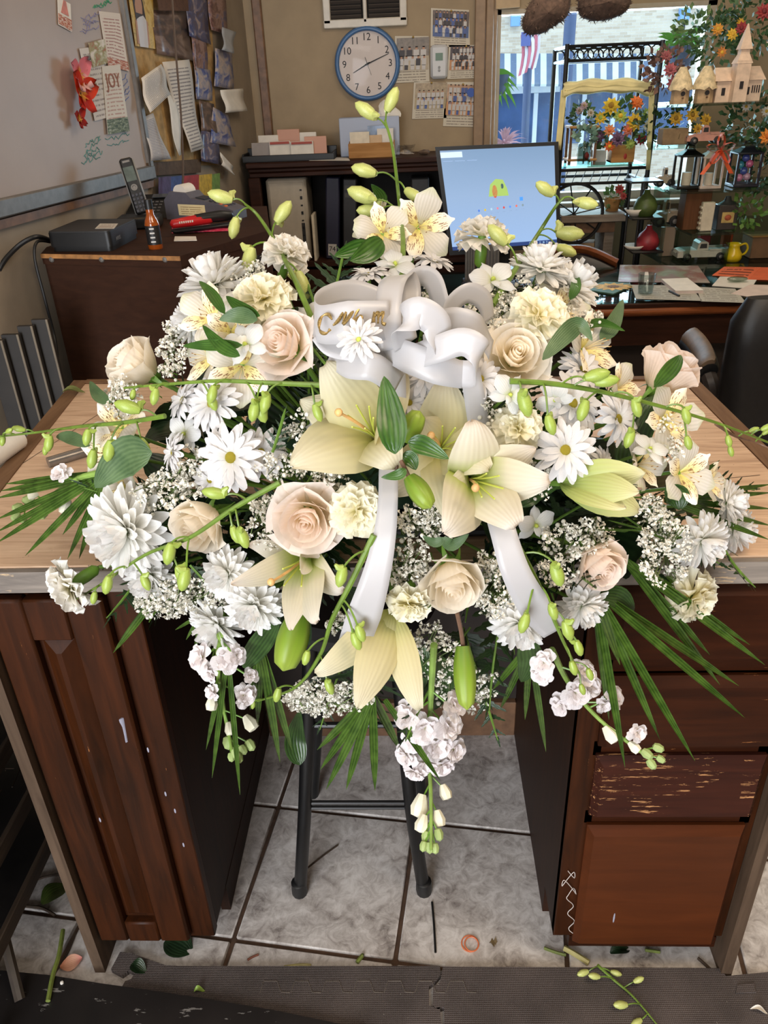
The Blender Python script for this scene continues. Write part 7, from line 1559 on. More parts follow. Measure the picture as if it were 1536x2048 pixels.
def leaf(path, w, dd, label, m=None, cat='leaf', wav=.12, name='leaf', fold=.25, group='broad leaves in the spray'):
    pts = [dome(x, y, d)[0] for (x, y), d in zip(path, dd if hasattr(dd, '__len__') else [dd] * len(path))]; pts = spline(pts, 5); base = pts[0]; W = w * mpp(base) / 2; P = []; N = len(pts) - 1
    for i, q in enumerate(pts):
        f = i / N; tg = (pts[min(i + 1, N)] - pts[max(i - 1, 0)]).normalized(); vw = (EYE - q).normalized(); sd = tg.cross(vw).normalized(); nn = sd.cross(tg); ww = W * (.06 + .94 * sin(pi * min(1, f ** .78)) ** 1.05) if i < N else W * .01
        P.append([q - base + sd * (ww * u) + nn * (ww * fold * abs(u) + ww * wav * sin(f * 8 + u)) for u in (-1, -.5, 0, .5, 1)])
    t = tag(inst(name, gridmesh(name, P, m or M_leaf)), label, cat, group); t.location = base; return t
_bud = MB().lathe([(.0, -.02), (.16, .03), (.27, .3), (.29, .6), (.17, .9), (.0, 1.02)], 10).mesh('bud', M_bud); _budp = MB().lathe([(.0, -.02), (.16, .03), (.27, .3), (.29, .6), (.17, .9), (.0, 1.02)], 10).mesh('bud', M_budy)
def spur(me, m): b = MB().lathe([(.0, -.02), (.16, .03), (.27, .3), (.29, .6), (.17, .9), (.0, 1.02)], 10); b.tube([(0, .05, .1), (0, .3, .10), (0, .46, -.02)], [.18, .14, .07], 7); return b.mesh('bud', m)
_buds = spur(0, M_bud); _budsp = spur(0, M_budy)
def bud_spray(path, buds, label, dd=.05, r=.0030, pale=False, dds=None, hang=True, m=None, z=None):
    """path px of the stem base to tip; buds: (fraction, side px dx, dy, length px)"""
    f_ = (lambda x, y, d: at_z(x, y, z)) if z is not None else (lambda x, y, d: dome(x, y, d)[0])
    pts = spline([f_(x, y, (dds[i] if dds else dd)) for i, (x, y) in enumerate(path)], 8); o = pts[0]; N = len(pts) - 1; t = empty('orchid_bud_spray', o, 0, label, 'bud spray', 'green orchid bud sprays')
    MB().tube([p - o for p in pts], [r * (1 - .6 * i / N) for i in range(N + 1)], 7).build('stem', m or M_bst, t)
    for (f, dx, dy, L) in buds:
        q = pts[min(N, int(f * N))]; s = mpp(q); tip = q + RT * (dx * s) - UP * (dy * s) - FW * .006; mid = (q + tip) / 2 + UP * (max(abs(dx), abs(dy)) * .35 * s) - FW * .006
        MB().tube([p - o for p in bez([q, mid, tip], 6)], .0011 if L > 12 else .0008, 5).build('pedicel', M_bst, t)
        dn = (V((0, 0, -1)) * .9 + RT * (.25 if dx > 0 else -.25) - FW * .25) if (hang and dy > -4) else (tip - q).normalized() * .8 + RT * (.3 if dx > 0 else -.3); Lb = L * s * 1.25
        inst('bud', (_budsp if pale else _buds) if L > 26 else (_budp if pale else _bud), t, TR(-o) @ frame_z(tip, dn, fr.uniform(-2, 2)) @ Matrix.Diagonal((Lb * .92, Lb * .92, Lb, 1)))
# crinkled stock florets
def stock_mesh(seed):
    rr = random.Random(seed); vs = MB()
    for k in range(11):
        a = 2.4 * k + rr.uniform(-.2, .2); ti = .05 + .13 * k; P = []
        for i in range(6):
            f = i / 5; w = .40 * (.25 + .85 * sin(pi * (.66 * f + .04)))
            P.append([RZ(a) @ RXm(ti) @ V((w * u, f * (1 - .05 * k) * (1 - .16 * u * u * f), .09 * f * sin(4.5 * u + k * 2 + f * 5) - .12 * f * f + rr.uniform(-.02, .02))) for u in (-1, -.6, -.2, .2, .6, 1)])
        vs.grid(P)
    me = vs.mesh('floret', Mp_stock, True, 180); uv = me.uv_layers.new(name='UVMap')
    for lp in me.loops: i, j = divmod(lp.vertex_index % 36, 6); uv.data[lp.index].uv = (j / 5, i / 5)
    return me
_flo = [stock_mesh(k) for k in range(3)]; _sbud = MB().lathe([(0, 0), (.3, .1), (.42, .45), (.3, .85), (0, 1)], 8).mesh('bud', mat('stock_bud', (148, 166, 104), .6, .15, 60)); _sbudw = MB().lathe([(.2, 0), (.3, .2), (.45, .6), (.35, .95), (0, 1.02)], 8).mesh('bud', mat('stock_bud_white', (226, 222, 200), .6, .08, 60))
def stock(path, florets, buds, label, dd=.03, r=.0042):
    pts = spline([dome(x, y, dd)[0] for x, y in path], 6); o = pts[0]; N = len(pts) - 1; t = empty('stock_stem', o, 0, label, 'flower', 'white stock stems in the spray')
    MB().tube([p - o for p in pts], [r * (1 - .55 * i / N) for i in range(N + 1)], 8).build('stem', mat('stock_stem_green', (128, 158, 74), .5, .1, 50), t); d0 = (pts[0] - EYE).dot(FW)
    near = lambda x, y: min(pts, key=lambda p: ((ppx(p)[0] - x) ** 2 + (ppx(p)[1] - y + 30) ** 2))
    for (x, y, R, fu, fv) in florets:
        q = near(x, y); p = at_d(x, y, (q - EYE).dot(FW) - .012); s = R * mpp(p); z = cdir((fu, fv, .75)); inst('floret', fr.choice(_flo), t, TR(-o) @ frame_z(p, z, fr.random() * 6) @ Matrix.Scale(s, 4)); MB().tube([q - o, p - o - z * s * .2], .0014, 5).build('pedicel', M_caly, t)
    for (x, y, L, w) in buds:
        q = near(x, y); p = at_d(x, y, (q - EYE).dot(FW) - .006); s = L * mpp(p); v = (p - q).normalized() + (pts[-1] - pts[-5]).normalized() + V((0, 0, -.5)); MB().tube([q - o, p - o], .0011, 5).build('pedicel', M_caly, t); inst('bud', _sbudw if w else _sbud, t, TR(-o) @ frame_z(p, v) @ TR((0, 0, -s * .3)) @ Matrix.Diagonal((s * .95, s * .95, s, 1)))
def ppx(p): d = p - EYE; k = d.dot(FW); return 768 + FPX * d.dot(RT) / k, 1024 - FPX * d.dot(UP) / k
# baby's breath: thin stems as one part, the uncounted tiny blossoms as one part of kind stuff
M_bb = mat('babys_breath_white', (226, 222, 210), .7, .08, 300); M_bbs = mat('thin_green_stem', (104, 122, 70), .6, .1, 50)
def breath(px, py, rx, ry, n, label, dd=.0, sz=22):
    rr = random.Random(px * 7 + py); p0, nn = dome(px, py, dd - .06); t = empty('babys_breath', p0, 0, label, 'flowers', "baby's breath in the spray"); b = MB(); st = MB()
    for k in range(int(n * 1.25)):
        a, q = rr.random() * 2 * pi, math.sqrt(rr.random()); x, y = px + rx * q * cos(a), py + ry * q * sin(a); c = dome(x, y, dd + rr.uniform(-.025, .03))[0]; s = mpp(c) * sz * .5 * rr.uniform(.65, 1.2); m = p0.lerp(c, .6) + V((rr.uniform(-.01, .01),) * 3)
        if k % 2 == 0: st.tube([V((0, 0, 0)), (m - p0), c - p0], .0006, 4, cap=False)
        if rr.random() < .22: b.ball(c - p0, s * .42, 6, 4); continue
        for g in range(9):
            d = V((rr.gauss(0, 1), rr.gauss(0, 1) - .5, rr.gauss(0, 1) + .3)).normalized(); u = d.orthogonal().normalized(); u.rotate(Quaternion(d, rr.random() * 6.3)); w = d.cross(u); e = c - p0 + d * (s * .35)
            b.add([e, e + u * s * .55 + d * s * .45, e + d * s * .62 + w * s * .10, e + w * s * .55 + d * s * .42], [(0, 1, 2, 3)])
    st.build('stems', M_bbs, t); o = b.build('blossoms', M_bb, t, smooth=False); o['kind'] = 'stuff'
# palm fronds: every blade its own part
def palm(base, tips, label, dd=.0, w=9, dds=None, m=None, droop=0.0, rachis=None):
    pb, _ = dome(*base, dd); t = empty('palm_frond', pb, 0, label, 'leaf', 'palm fronds in the spray'); 
    for k, (x, y) in enumerate(tips):
        e = dome(x, y, dds[k] if dds else dd)[0]; b0 = pb
        if rachis: b0 = pb.lerp(dome(*rachis, dd)[0], k / max(1, len(tips) - 1))
        md = b0.lerp(e, .55) + V((0, 0, droop * (e - b0).length)); pts = bez([b0, md, e], 8); W = w * mpp(pb) * .5; P = []
        for i, q in enumerate(pts):
            f = i / 8; tg = (pts[min(i + 1, 8)] - pts[max(i - 1, 0)]).normalized(); sd = tg.cross((EYE - q).normalized()).normalized(); nn = sd.cross(tg); ww = W * (.35 + .65 * sin(pi * min(1, .7 * f + .18))) * (1 - f ** 6 * .95)
            P.append([q - pb - sd * ww, q - pb - nn * ww * .45, q - pb + sd * ww])
        inst('blade', gridmesh('blade', P, m or M_palm), t)
    if rachis: MB().tube([V((0, 0, 0)), dome(*rachis, dd)[0] - pb], .0022, 6).build('rachis', M_stem, t)
_pin = None
def pin_mesh():
    P = []
    for i in range(8):
        f = i / 7; w = .20 * (1 - f * .85) * (1 if i % 2 == 0 else .62); P.append([(-w, f - .06 * (i % 2), .02), (0, f, 0), (w, f - .06 * (i % 2), .02)])
    return gridmesh('leaflet', P, M_fern)
_pin = pin_mesh()
def fern(p, ax, nrm, L, label, name='fern_frond', n=8, group='leatherleaf ferns in the spray', w=.42):
    M = frame(p, nrm.cross(ax), ax); t = empty(name, label=label, cat='fern', group=group, matrix=M)
    MB().tube(bez([(0, 0, 0), (0, L * .5, L * .05), (0, L, -L * .06)], 6), [.0016] * 6 + [.0006], 5).build('rachis', M_stem, t)
    for k in range(n):
        f = (k + .7) / (n + .3); l = L * w * (1 - f * .82) * (1 if k else .8)
        for s in (-1, 1): inst('leaflet', _pin, t, TR((0, L * f, L * (.05 * sin(pi * f)) - L * .03 * f)) @ RZ(-s * (1.05 - .25 * f)) @ RXm(fr.uniform(-.35, .2)) @ Matrix.Diagonal((l * 1.05, l, l, 1)))
    inst('leaflet', _pin, t, TR((0, L * .98, -L * .04)) @ Matrix.Scale(L * w * .25, 4))
# ---------------------------------------------------------------- saddle, foam and deep greenery
t = empty('foam_saddle', (-.04, 1.04, ZC + .001), 0, 'dark green floral foam in a plastic saddle, hidden under the spray', 'flower holder')
MB().box((0, 0, .012), (.36, .22, .022), bv=.008).build('tray', M_black, t)
P = MB().ball((0, 0, .115), 1, 18, 10, (.20, .13, .105), .04); P.build('foam', mat('floral_foam', (26, 52, 30), .95, .2, 60), t)
gr = random.Random(12)
for k in range(150):
    a, b_ = gr.uniform(0, 2 * pi), gr.uniform(-.55 if k % 3 == 2 else -.8, 1.0)
    d = V((cos(a) * math.sqrt(1 - b_ * b_), sin(a) * math.sqrt(1 - b_ * b_), b_))
    if d.y > .35: d.y *= -1
    sc = gr.uniform(.52, .80) if d.z < .15 else gr.uniform(.42, .60); p = SC_ + V((d.x * SR.x, d.y * SR.y, d.z * SR.z)) * sc
    if p.y > .85 and p.z < .945: p.z = .955
    n = V((d.x / SR.x, d.y / SR.y, d.z / SR.z)).normalized(); tg = (n.cross(V((gr.uniform(-1, 1), gr.uniform(-1, 1), gr.uniform(-1, 1)))).normalized() + n * .35 + V((d.x, d.y * .5, d.z)) * .9).normalized()
    e = p + tg * .15
    if e.y > .84 and e.z < .94: tg.z += (.95 - e.z) / .15; tg.normalize()
    if k % 3 < 2: fern(p, tg, n, gr.uniform(.13, .17) if d.z < .15 else .11, 'dark green leatherleaf fern frond deep in the flower spray')
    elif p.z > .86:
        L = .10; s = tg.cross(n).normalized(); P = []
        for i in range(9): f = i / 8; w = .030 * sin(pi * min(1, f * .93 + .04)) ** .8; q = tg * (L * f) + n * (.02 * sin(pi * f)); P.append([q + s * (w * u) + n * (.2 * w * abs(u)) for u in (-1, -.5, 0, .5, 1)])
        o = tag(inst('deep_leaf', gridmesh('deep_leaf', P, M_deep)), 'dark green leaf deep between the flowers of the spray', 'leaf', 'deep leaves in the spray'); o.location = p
def fpx(x0, y0, x1, y1, label, dd=-.02, L=None, n=8, w=.42): p, nn = dome(x0, y0, dd); q = dome(x1, y1, dd)[0]; fern(p, (q - p).normalized(), (nn - FW).normalized(), L or (q - p).length, label, n=n, group='visible fern tips', w=w)
fpx(660, 615, 690, 500, 'fern frond standing up left of the white bow', n=6, w=.6); fpx(640, 640, 612, 560, 'small fern frond between the carnation and the bow', n=5, w=.6); fpx(545, 905, 572, 818, 'fern tip left of the big left lily', .02, n=6)
fpx(380, 1130, 440, 1200, 'fern frond between the white chrysanthemums at the lower left', .0, n=7); fpx(1440, 1080, 1502, 1180, 'fern frond hanging over the table edge at the right', .0, n=7, w=.35); fpx(720, 1320, 752, 1440, 'dark fern frond under the bottom lily', -.01, n=7); fpx(590, 1000, 640, 930, 'fern frond below the big left lily', -.01, n=7); fpx(620, 690, 660, 740, 'fern frond under the blush rose', .0, n=6)

# ---------------------------------------------------------------- lilies and their buds
lily(735, 852, (-.22, .22, .95), .035, [(648, 722, .02, 108, .02), (806, 742, -.02, 78, -.03), (776, 832, .05, 74, .03), (786, 928, .04, 96, .035), (580, 930, .03, 125, .01), (600, 800, -.03, 95, .0)], 'largest cream lily, fully open left of centre with a tan tipped pistil', 'l', 6)
lily(888, 886, (.05, .10, 1), .005, [(890, 762, .015, 92, .03), (846, 838, .02, 84, .0), (1000, 848, -.01, 96, .01), (980, 938, .045, 92, .02), (900, 1045, .03, 84, .01), (786, 985, -.005, 90, .02)], 'yellow cream lily partly behind the central lily and the two buds', 'l', 6)
lily(962, 966, (.20, -.15, .97), .055, [(948, 842, .01, 96, .02), (1072, 896, -.01, 84, .0), (1104, 962, .02, 84, .02), (1036, 1056, .035, 92, .03), (892, 1068, .04, 104, .02), (890, 980, .0, 64, .0)], 'central open lily with a green throat and blush petal edges', 'w', 6)
lily(598, 1135, (-.15, -.30, .94), .03, [(496, 1092, .0, 46, -.03), (462, 1168, .04, 56, .0), (580, 1264, .04, 62, .01), (632, 1250, .05, 70, .02), (686, 1186, .02, 58, .02), (604, 1148, .05, 34, .0)], 'lily with a green throat hanging at the lower left of the spray', 'w', 4)
lily(782, 1240, (-.05, -.25, .97), .04, [(628, 1352, .03, 58, .02), (714, 1420, .05, 74, .01), (840, 1426, .03, 56, .02), (758, 1320, .0, 44, .0)], 'lowest drooping lily with narrow parted cream petals below the ribbon', 'l', 0, .03)
lily(1150, 966, (.6, -.05, .8), .03, [(1290, 946, .02, 70, -.015), (1278, 984, .04, 62, -.01), (1252, 1016, .035, 66, -.02), (1282, 1024, -.01, 70, .01), (1264, 962, .0, 60, -.01)], 'half open pale green trumpet lily pointing right', 'g', 0, .02)
lily_bud(806, 880, 840, 822, 48, .065, 'plump green lily bud standing between the two big lilies', [(797, 905), (792, 940)], M_bstd); lily_bud(818, 955, 862, 1016, 46, .07, 'green lily bud hanging below the plump one at the centre', [(806, 930), (792, 905)], M_bstd)
lily_bud(926, 1292, 934, 1420, 46, .05, 'long lime green lily bud hanging under the centre rose', [(922, 1262), (914, 1225)], M_bstd); lily_bud(600, 1225, 566, 1342, 66, .025, 'large fat green lily bud below the lower left lily', [(604, 1200)])
# ---------------------------------------------------------------- roses, carnations
for a in ((262, 726, 66, (-.70, .40, .60), .0, 'closed cream rose at the far upper left of the spray', 'a', True), (563, 688, 60, (-.45, .12, .9), .03, 'blush rose right of the alstroemeria at upper left', 'b', False), (1032, 708, 62, (.05, .15, 1), .02, 'wide open cream rose right of the bow', 'a', False), (394, 1052, 68, (-.45, -.55, .75), .02, 'cream rose behind a bud stem beside the big left chrysanthemum', 'a', True),
          (612, 1042, 66, (-.05, -.35, .95), .03, 'full blush rose below the largest lily', 'b', False), (905, 1168, 74, (.05, -.62, .75), .04, 'large cream rose hanging face down at the lower centre', 'a', True), (1202, 1132, 62, (.28, -.55, .8), .03, 'peach cream rose at the lower right of the spray', 'b', True), (1342, 734, 70, (.45, .75, .45), .0, 'half closed rose with pointed petals at the far right', 'b', True)): rose(*a)
for a in ((528, 598, 62, (-.10, .45, .88), .03, 'large pale yellow carnation at the upper left above the blush rose'), (1078, 632, 64, (.15, .4, .9), .03, 'cream carnation above the wide open rose'), (712, 1022, 58, (.0, -.25, .97), .03, 'ruffled cream carnation touching the left ribbon tail'), (1036, 858, 54, (.25, .2, .95), .02, 'deep cream carnation behind the central lily'), (818, 1208, 48, (-.10, -.75, .65), .035, 'carnation with a bright green cup left of the large centre rose'), (1384, 1196, 58, (.6, -.55, .6), .05, 'single carnation hanging over the drawers at the lower right')): carnation(*a)
carnation(138, 1174, 58, (-.72, -.55, .42), .03, 'white carnation seen from the side at the lower left, over the door', True); carnation(966, 470, 54, (.08, .93, .34), .0, 'carnation standing up before the monitor', True); carnation(574, 508, 48, (.30, .70, .65), .0, 'ragged white carnation below the upper left bud stem', True)
# ---------------------------------------------------------------- chrysanthemums
for a in ((428, 565, 76, (-.4, .7, .6), .0, 'white chrysanthemum at the top left shoulder of the spray'), (384, 645, 52, (-.85, -.1, .5), .0, 'white chrysanthemum at the left edge above the baby breath'), (252, 1062, 98, (-.50, -.25, .85), .02, 'biggest shaggy white chrysanthemum at the left'), (300, 1150, 60, (-.35, -.7, .6), .0, 'lower chrysanthemum tucked under the biggest one'), (1082, 535, 64, (.05, .9, .42), .02, 'white chrysanthemum seen from below its petals at the top right'), (1138, 575, 72, (.6, .55, .55), -.01, 'pale chrysanthemum at the top right shoulder'), (1165, 1212, 56, (.35, -.6, .75), .03, 'chrysanthemum under the peach rose at the lower right'), (1456, 1006, 50, (.75, .15, .6), .0, 'chrysanthemum at the far right edge over the table'), (1404, 1082, 62, (.45, -.45, .75), .02, 'chrysanthemum above the single hanging carnation'), (1470, 1060, 52, (.7, -.2, .65), -.01, 'chrysanthemum behind the right pair near the fern tip'), (508, 1212, 64, (-.15, -.55, .8), .035, 'chrysanthemum under the left petal of the lower left lily'), (432, 1250, 62, (-.5, -.65, .55), .01, 'chrysanthemum above the lower left stock flowers'), (455, 1148, 58, (-.5, -.1, .85), .02, 'chrysanthemum left of the lower left lily'), (1040, 1248, 64, (-.1, -.65, .75), .02, 'chrysanthemum at the end of the right ribbon tail')): mum(*a)
for a in ((462, 915, 72, (-.15, -.08, 1), .03, 'largest white daisy with a yellow eye at the left centre'), (522, 905, 54, (-.05, .1, 1), .005, 'daisy half behind the largest left daisy'), (424, 806, 64, (-.45, .2, .87), .02, 'white daisy under the long upper left bud stem'), (366, 800, 46, (-.7, .3, .6), .01, 'small folded daisy at the left above the bud stem'), (850, 752, 52, (0, .35, .95), .0, 'daisy just below the ribbon bow'), (960, 758, 50, (.05, .25, .97), .015, 'daisy below the right loops of the bow'), (1144, 806, 70, (.35, .2, .9), .015, 'large daisy crossed by the right bud stem'), (1130, 900, 68, (.05, -.02, 1), .03, 'fully open daisy with yellow eye at the right centre'), (1236, 838, 60, (.6, .1, .8), .01, 'shaded daisy turned right under the bud stem'), (736, 550, 48, (-.2, .88, .45), .01, 'upright daisy directly above the bow'), (868, 524, 44, (.25, .85, .5), .0, 'upright daisy at the top, right of the bow loops'), (818, 806, 44, (0, .2, 1), .0, 'daisy partly behind the tall green lily leaf'), (1166, 740, 54, (.4, .45, .8), .0, 'daisy above the right bud stem'), (346, 905, 44, (-.85, .05, .5), .02, 'daisy seen edge on left of the largest daisy'), (1204, 925, 36, (.6, .1, .8), .0, 'small daisy right of the fully open one'), (420, 960, 40, (-.4, -.3, .85), .0, 'daisy under the largest left daisy')): daisy(*a)
daisy(718, 680, 50, (-.25, .25, .93), .125, 'small white bloom with green heart in front of the bow', True)
# ---------------------------------------------------------------- alstroemeria and orchids
for a in ((740, 432, 44, (-.75, .3, .6), .0, 'alstroemeria at the very top turned left'), (768, 455, 48, (.1, .1, 1), .02, 'alstroemeria facing us at the very top'), (845, 452, 56, (.2, -.25, .95), .01, 'alstroemeria at the top right of the tall bud stem'), (416, 622, 56, (-.1, .25, .95), .045, 'streaked alstroemeria before the upper left chrysanthemum'), (460, 664, 48, (.15, -.2, .95), .04, 'streaked alstroemeria below the first one at upper left'), (398, 714, 50, (-.7, .0, .65), .02, 'side turned alstroemeria above the upper left bud stem'), (482, 738, 60, (.1, -.35, .93), .03, 'alstroemeria under the blush rose'), (228, 840, 52, (-.25, .4, .88), .0, 'spotted alstroemeria on the left over the worktop, upper one'), (206, 912, 50, (-.45, -.1, .9), .0, 'spotted alstroemeria on the left over the worktop, lower one'), (232, 985, 44, (-.5, -.3, .8), -.01, 'pale alstroemeria under the big left leaf'), (1196, 690, 62, (.65, .1, .7), .01, 'streaked alstroemeria at the right shoulder of the spray'), (1382, 948, 54, (.35, -.1, .93), .02, 'alstroemeria facing us at the far right'), (1296, 925, 50, (.6, .1, .75), .0, 'alstroemeria behind the trumpet lily tip'), (1352, 835, 58, (.4, .05, .9), .01, 'striped alstroemeria under the right bud stem'), (1128, 602, 46, (.3, .5, .8), .01, 'alstroemeria beside the top right carnation'), (1255, 770, 44, (.6, .2, .7), -.01, 'alstroemeria behind the right bud stem'), (1236, 985, 42, (.5, -.4, .7), -.02, 'alstroemeria under the trumpet lily'), (1432, 960, 38, (.6, .2, .7), -.01, 'pale alstroemeria right of the far right one')): alstro(*a)
for a in ((985, 562, 50, (.1, .35, .93), .03, 'white orchid right of the bow below the standing carnation'), (1018, 790, 46, (.3, -.1, .95), .04, 'white orchid below the wide open rose'), (492, 690, 50, (-.2, .1, 1), .045, 'white orchid left of the blush rose'), (790, 532, 46, (0, .55, .85), .0, 'white orchid above the bow under the tall stem'), (1298, 900, 40, (.2, .5, .85), .02, 'white orchid right of the shaded daisy'), (580, 1000, 40, (-.5, .3, .8), .0, 'pale orchid left of the full blush rose'), (1070, 1050, 44, (.3, -.3, .9), -.01, 'pale yellow orchid beside the right ribbon tail'), (1110, 800, 40, (-.3, -.3, .9), .02, 'pale orchid left of the large crossed daisy'), (370, 868, 40, (-.3, .0, .9), .0, 'pale green orchid left of the largest daisy'), (620, 640, 44, (-.1, .3, .95), .0, 'pale orchid between the yellow carnation and the bow'), (640, 860, 40, (-.5, .2, .8), -.02, 'white orchid behind the left petals of the largest lily')): orchid(*a)
# ---------------------------------------------------------------- baby's breath
for x, y, rx, ry, n, lb, *d in ((330, 985, 75, 45, 85, 'beside the big left leaf'), (345, 700, 26, 62, 55, 'along the left edge under the upper chrysanthemums'), (245, 795, 30, 48, 50, 'under the closed rose at the left'), (480, 540, 44, 26, 26, 'at the top left above the yellow carnation'), (1010, 600, 80, 62, 120, 'in the large cloud right of the bow'), (1150, 640, 52, 40, 60, 'at the right shoulder of the spray'), (860, 610, 34, 46, 40, 'between the bow loops'), (985, 830, 36, 50, 40, 'behind the central lily and carnation'), (560, 930, 60, 28, 46, 'left of the largest lily petals'), (655, 960, 40, 22, 24, 'under the largest lily'), (530, 1050, 36, 56, 50, 'between the blush rose and the bud stem'), (380, 1190, 110, 36, 110, 'under the chrysanthemums at the lower left'), (320, 1210, 54, 28, 50, 'at the lowest left over the cabinet door'), (655, 1395, 84, 34, 130, 'at the bottom left of the lowest lily'), (860, 1040, 66, 44, 80, 'above the large centre rose'), (820, 1130, 40, 56, 60, 'between the ribbon tail and the centre rose'), (860, 1300, 64, 56, 50, 'under the large centre rose'), (985, 1170, 52, 66, 100, 'right of the large centre rose'), (925, 1380, 60, 50, 60, 'behind the long green bud'), (1120, 1110, 44, 70, 60, 'along the right bud stem'), (1180, 1080, 46, 40, 50, 'above the peach rose'), (1330, 1100, 50, 78, 120, 'left of the right chrysanthemums'), (1300, 1030, 30, 36, 30, 'under the trumpet lily'), (760, 760, 40, 20, 16, 'behind the top of the largest lily'), (700, 1250, 40, 40, 20, 'around the left ribbon end'), (1340, 880, 40, 46, 26, 'under the striped alstroemeria'), (600, 860, 34, 40, 20, 'behind the left of the largest lily'), (1070, 960, 46, 40, 26, 'behind the right lily petals'), (380, 930, 30, 44, 26, 'left of the largest daisy'), (980, 1365, 26, 30, 10, 'right of the long green bud')): breath(x, y, rx, ry, n, "white baby's breath " + lb, d[0] if d else 0)
# ---------------------------------------------------------------- orchid bud stems
bud_spray([(803, 560), (806, 480), (798, 400), (786, 300), (770, 240)], [(.45, -40, 4, 38), (.42, -52, -26, 46), (.62, -42, -12, 40), (.60, 16, 20, 34), (.88, -24, -22, 40), (.98, 2, -16, 38)], 'tallest upright bud stem at the top of the spray', .0, .0036, True, hang=False)
bud_spray([(625, 640), (590, 560), (548, 480), (515, 430), (490, 408)], [(.35, 22, 18, 46), (.45, -52, 0, 44), (.55, 10, -24, 40), (.9, -26, 22, 34), (.98, -24, -6, 40)], 'bud stem leaning to the upper left before the side cabinet', .02, .0036, True)
bud_spray([(985, 610), (1030, 540), (1075, 470), (1110, 415), (1128, 395)], [(.30, -24, -38, 42), (.55, 30, 6, 44), (.5, 36, 26, 34), (.85, -14, -10, 36), (.98, 22, 10, 36)], 'bud stem leaning to the upper right before the monitor', .02, .0036, True, hang=False)
bud_spray([(640, 770), (540, 766), (440, 762), (340, 768), (248, 776)], [(.08, 8, 40, 30), (.2, -30, 20, 34), (.3, -12, 36, 36), (.38, 24, 36, 40), (.45, -34, 10, 30), (.6, 18, 24, 30), (.75, -24, 10, 28), (.9, -16, 8, 18)], 'bud stem running left from the largest lily', .05)
bud_spray([(330, 832), (250, 845), (160, 853), (80, 864), (-10, 874)], [(.08, -30, -12, 42), (.2, 12, 36, 32), (.25, -24, 36, 36), (.4, -24, 10, 28), (.42, -2, 50, 32), (.6, -24, 14, 28), (.66, -12, 30, 18), (.8, -14, -4, 20), (.9, -20, 2, 18), (.95, 10, -6, 16)], 'longest bud stem reaching the left edge of the picture', .03)
bud_spray([(560, 965), (470, 1015), (380, 1075), (290, 1110), (200, 1170), (150, 1200)], [(.15, -40, -10, 38), (.22, 10, 40, 36), (.24, 8, 30, 30), (.42, -34, 10, 38), (.42, -4, 60, 40), (.5, 22, 40, 34), (.66, 22, 24, 28), (.68, -32, 18, 32), (.8, -6, 12, 22), (.9, -16, 4, 20)], 'bud stem crossing the cream rose toward the hanging left carnation', .06)
bud_spray([(748, 1070), (700, 1170), (664, 1240), (640, 1310), (590, 1375), (515, 1402)], [(.08, -44, 30, 36), (.28, 30, 50, 30), (.32, 26, 56, 32), (.52, -36, 24, 26), (.62, 14, 46, 28), (.82, -30, -2, 26), (.95, -18, 2, 14)], 'curved bud stem along the left ribbon tail', .065, .0034)
bud_spray([(1020, 762), (1110, 768), (1210, 785), (1330, 815), (1440, 848), (1545, 888)], [(.05, 4, 20, 44), (.16, 8, 66, 34), (.24, 44, -12, 40), (.28, 40, -6, 38), (.42, -40, 16, 36), (.44, 40, 10, 32), (.5, -8, 60, 32), (.62, 34, 2, 28), (.66, 10, 50, 24), (.8, 10, 24, 20), (.9, 16, -10, 20)], 'bud stem running right over the crossed daisy to the picture edge', .05, .0032)
bud_spray([(1032, 1085), (1072, 1160), (1104, 1230), (1130, 1290), (1160, 1350)], [(.1, 60, 16, 42), (.25, -20, 66, 34), (.3, 22, 36, 30), (.45, 30, 26, 36), (.6, 36, 26, 28), (.75, 10, 30, 26), (.9, 26, 10, 22), (.95, 4, 26, 20)], 'bud stem along the right ribbon tail', .065, .0034)
bud_spray([(1195, 1930), (1228, 1960), (1268, 1995), (1318, 2054)], [(.08, -22, 6, 20), (.12, 18, 4, 18), (.36, -30, -10, 20), (.5, 18, -16, 18), (.75, -28, -4, 24), (.85, -14, 8, 22)], 'fallen orchid bud stem lying on the right foam mat', 0, .0030, True, hang=False, z=.017)
bud_spray([(1432, 848), (1470, 872), (1510, 884), (1550, 902)], [(.2, 6, 34, 18), (.4, 18, -10, 16), (.7, 10, -14, 16)], 'thin dark bud stem under the longest right one', .02, .0022, m=M_bstd)
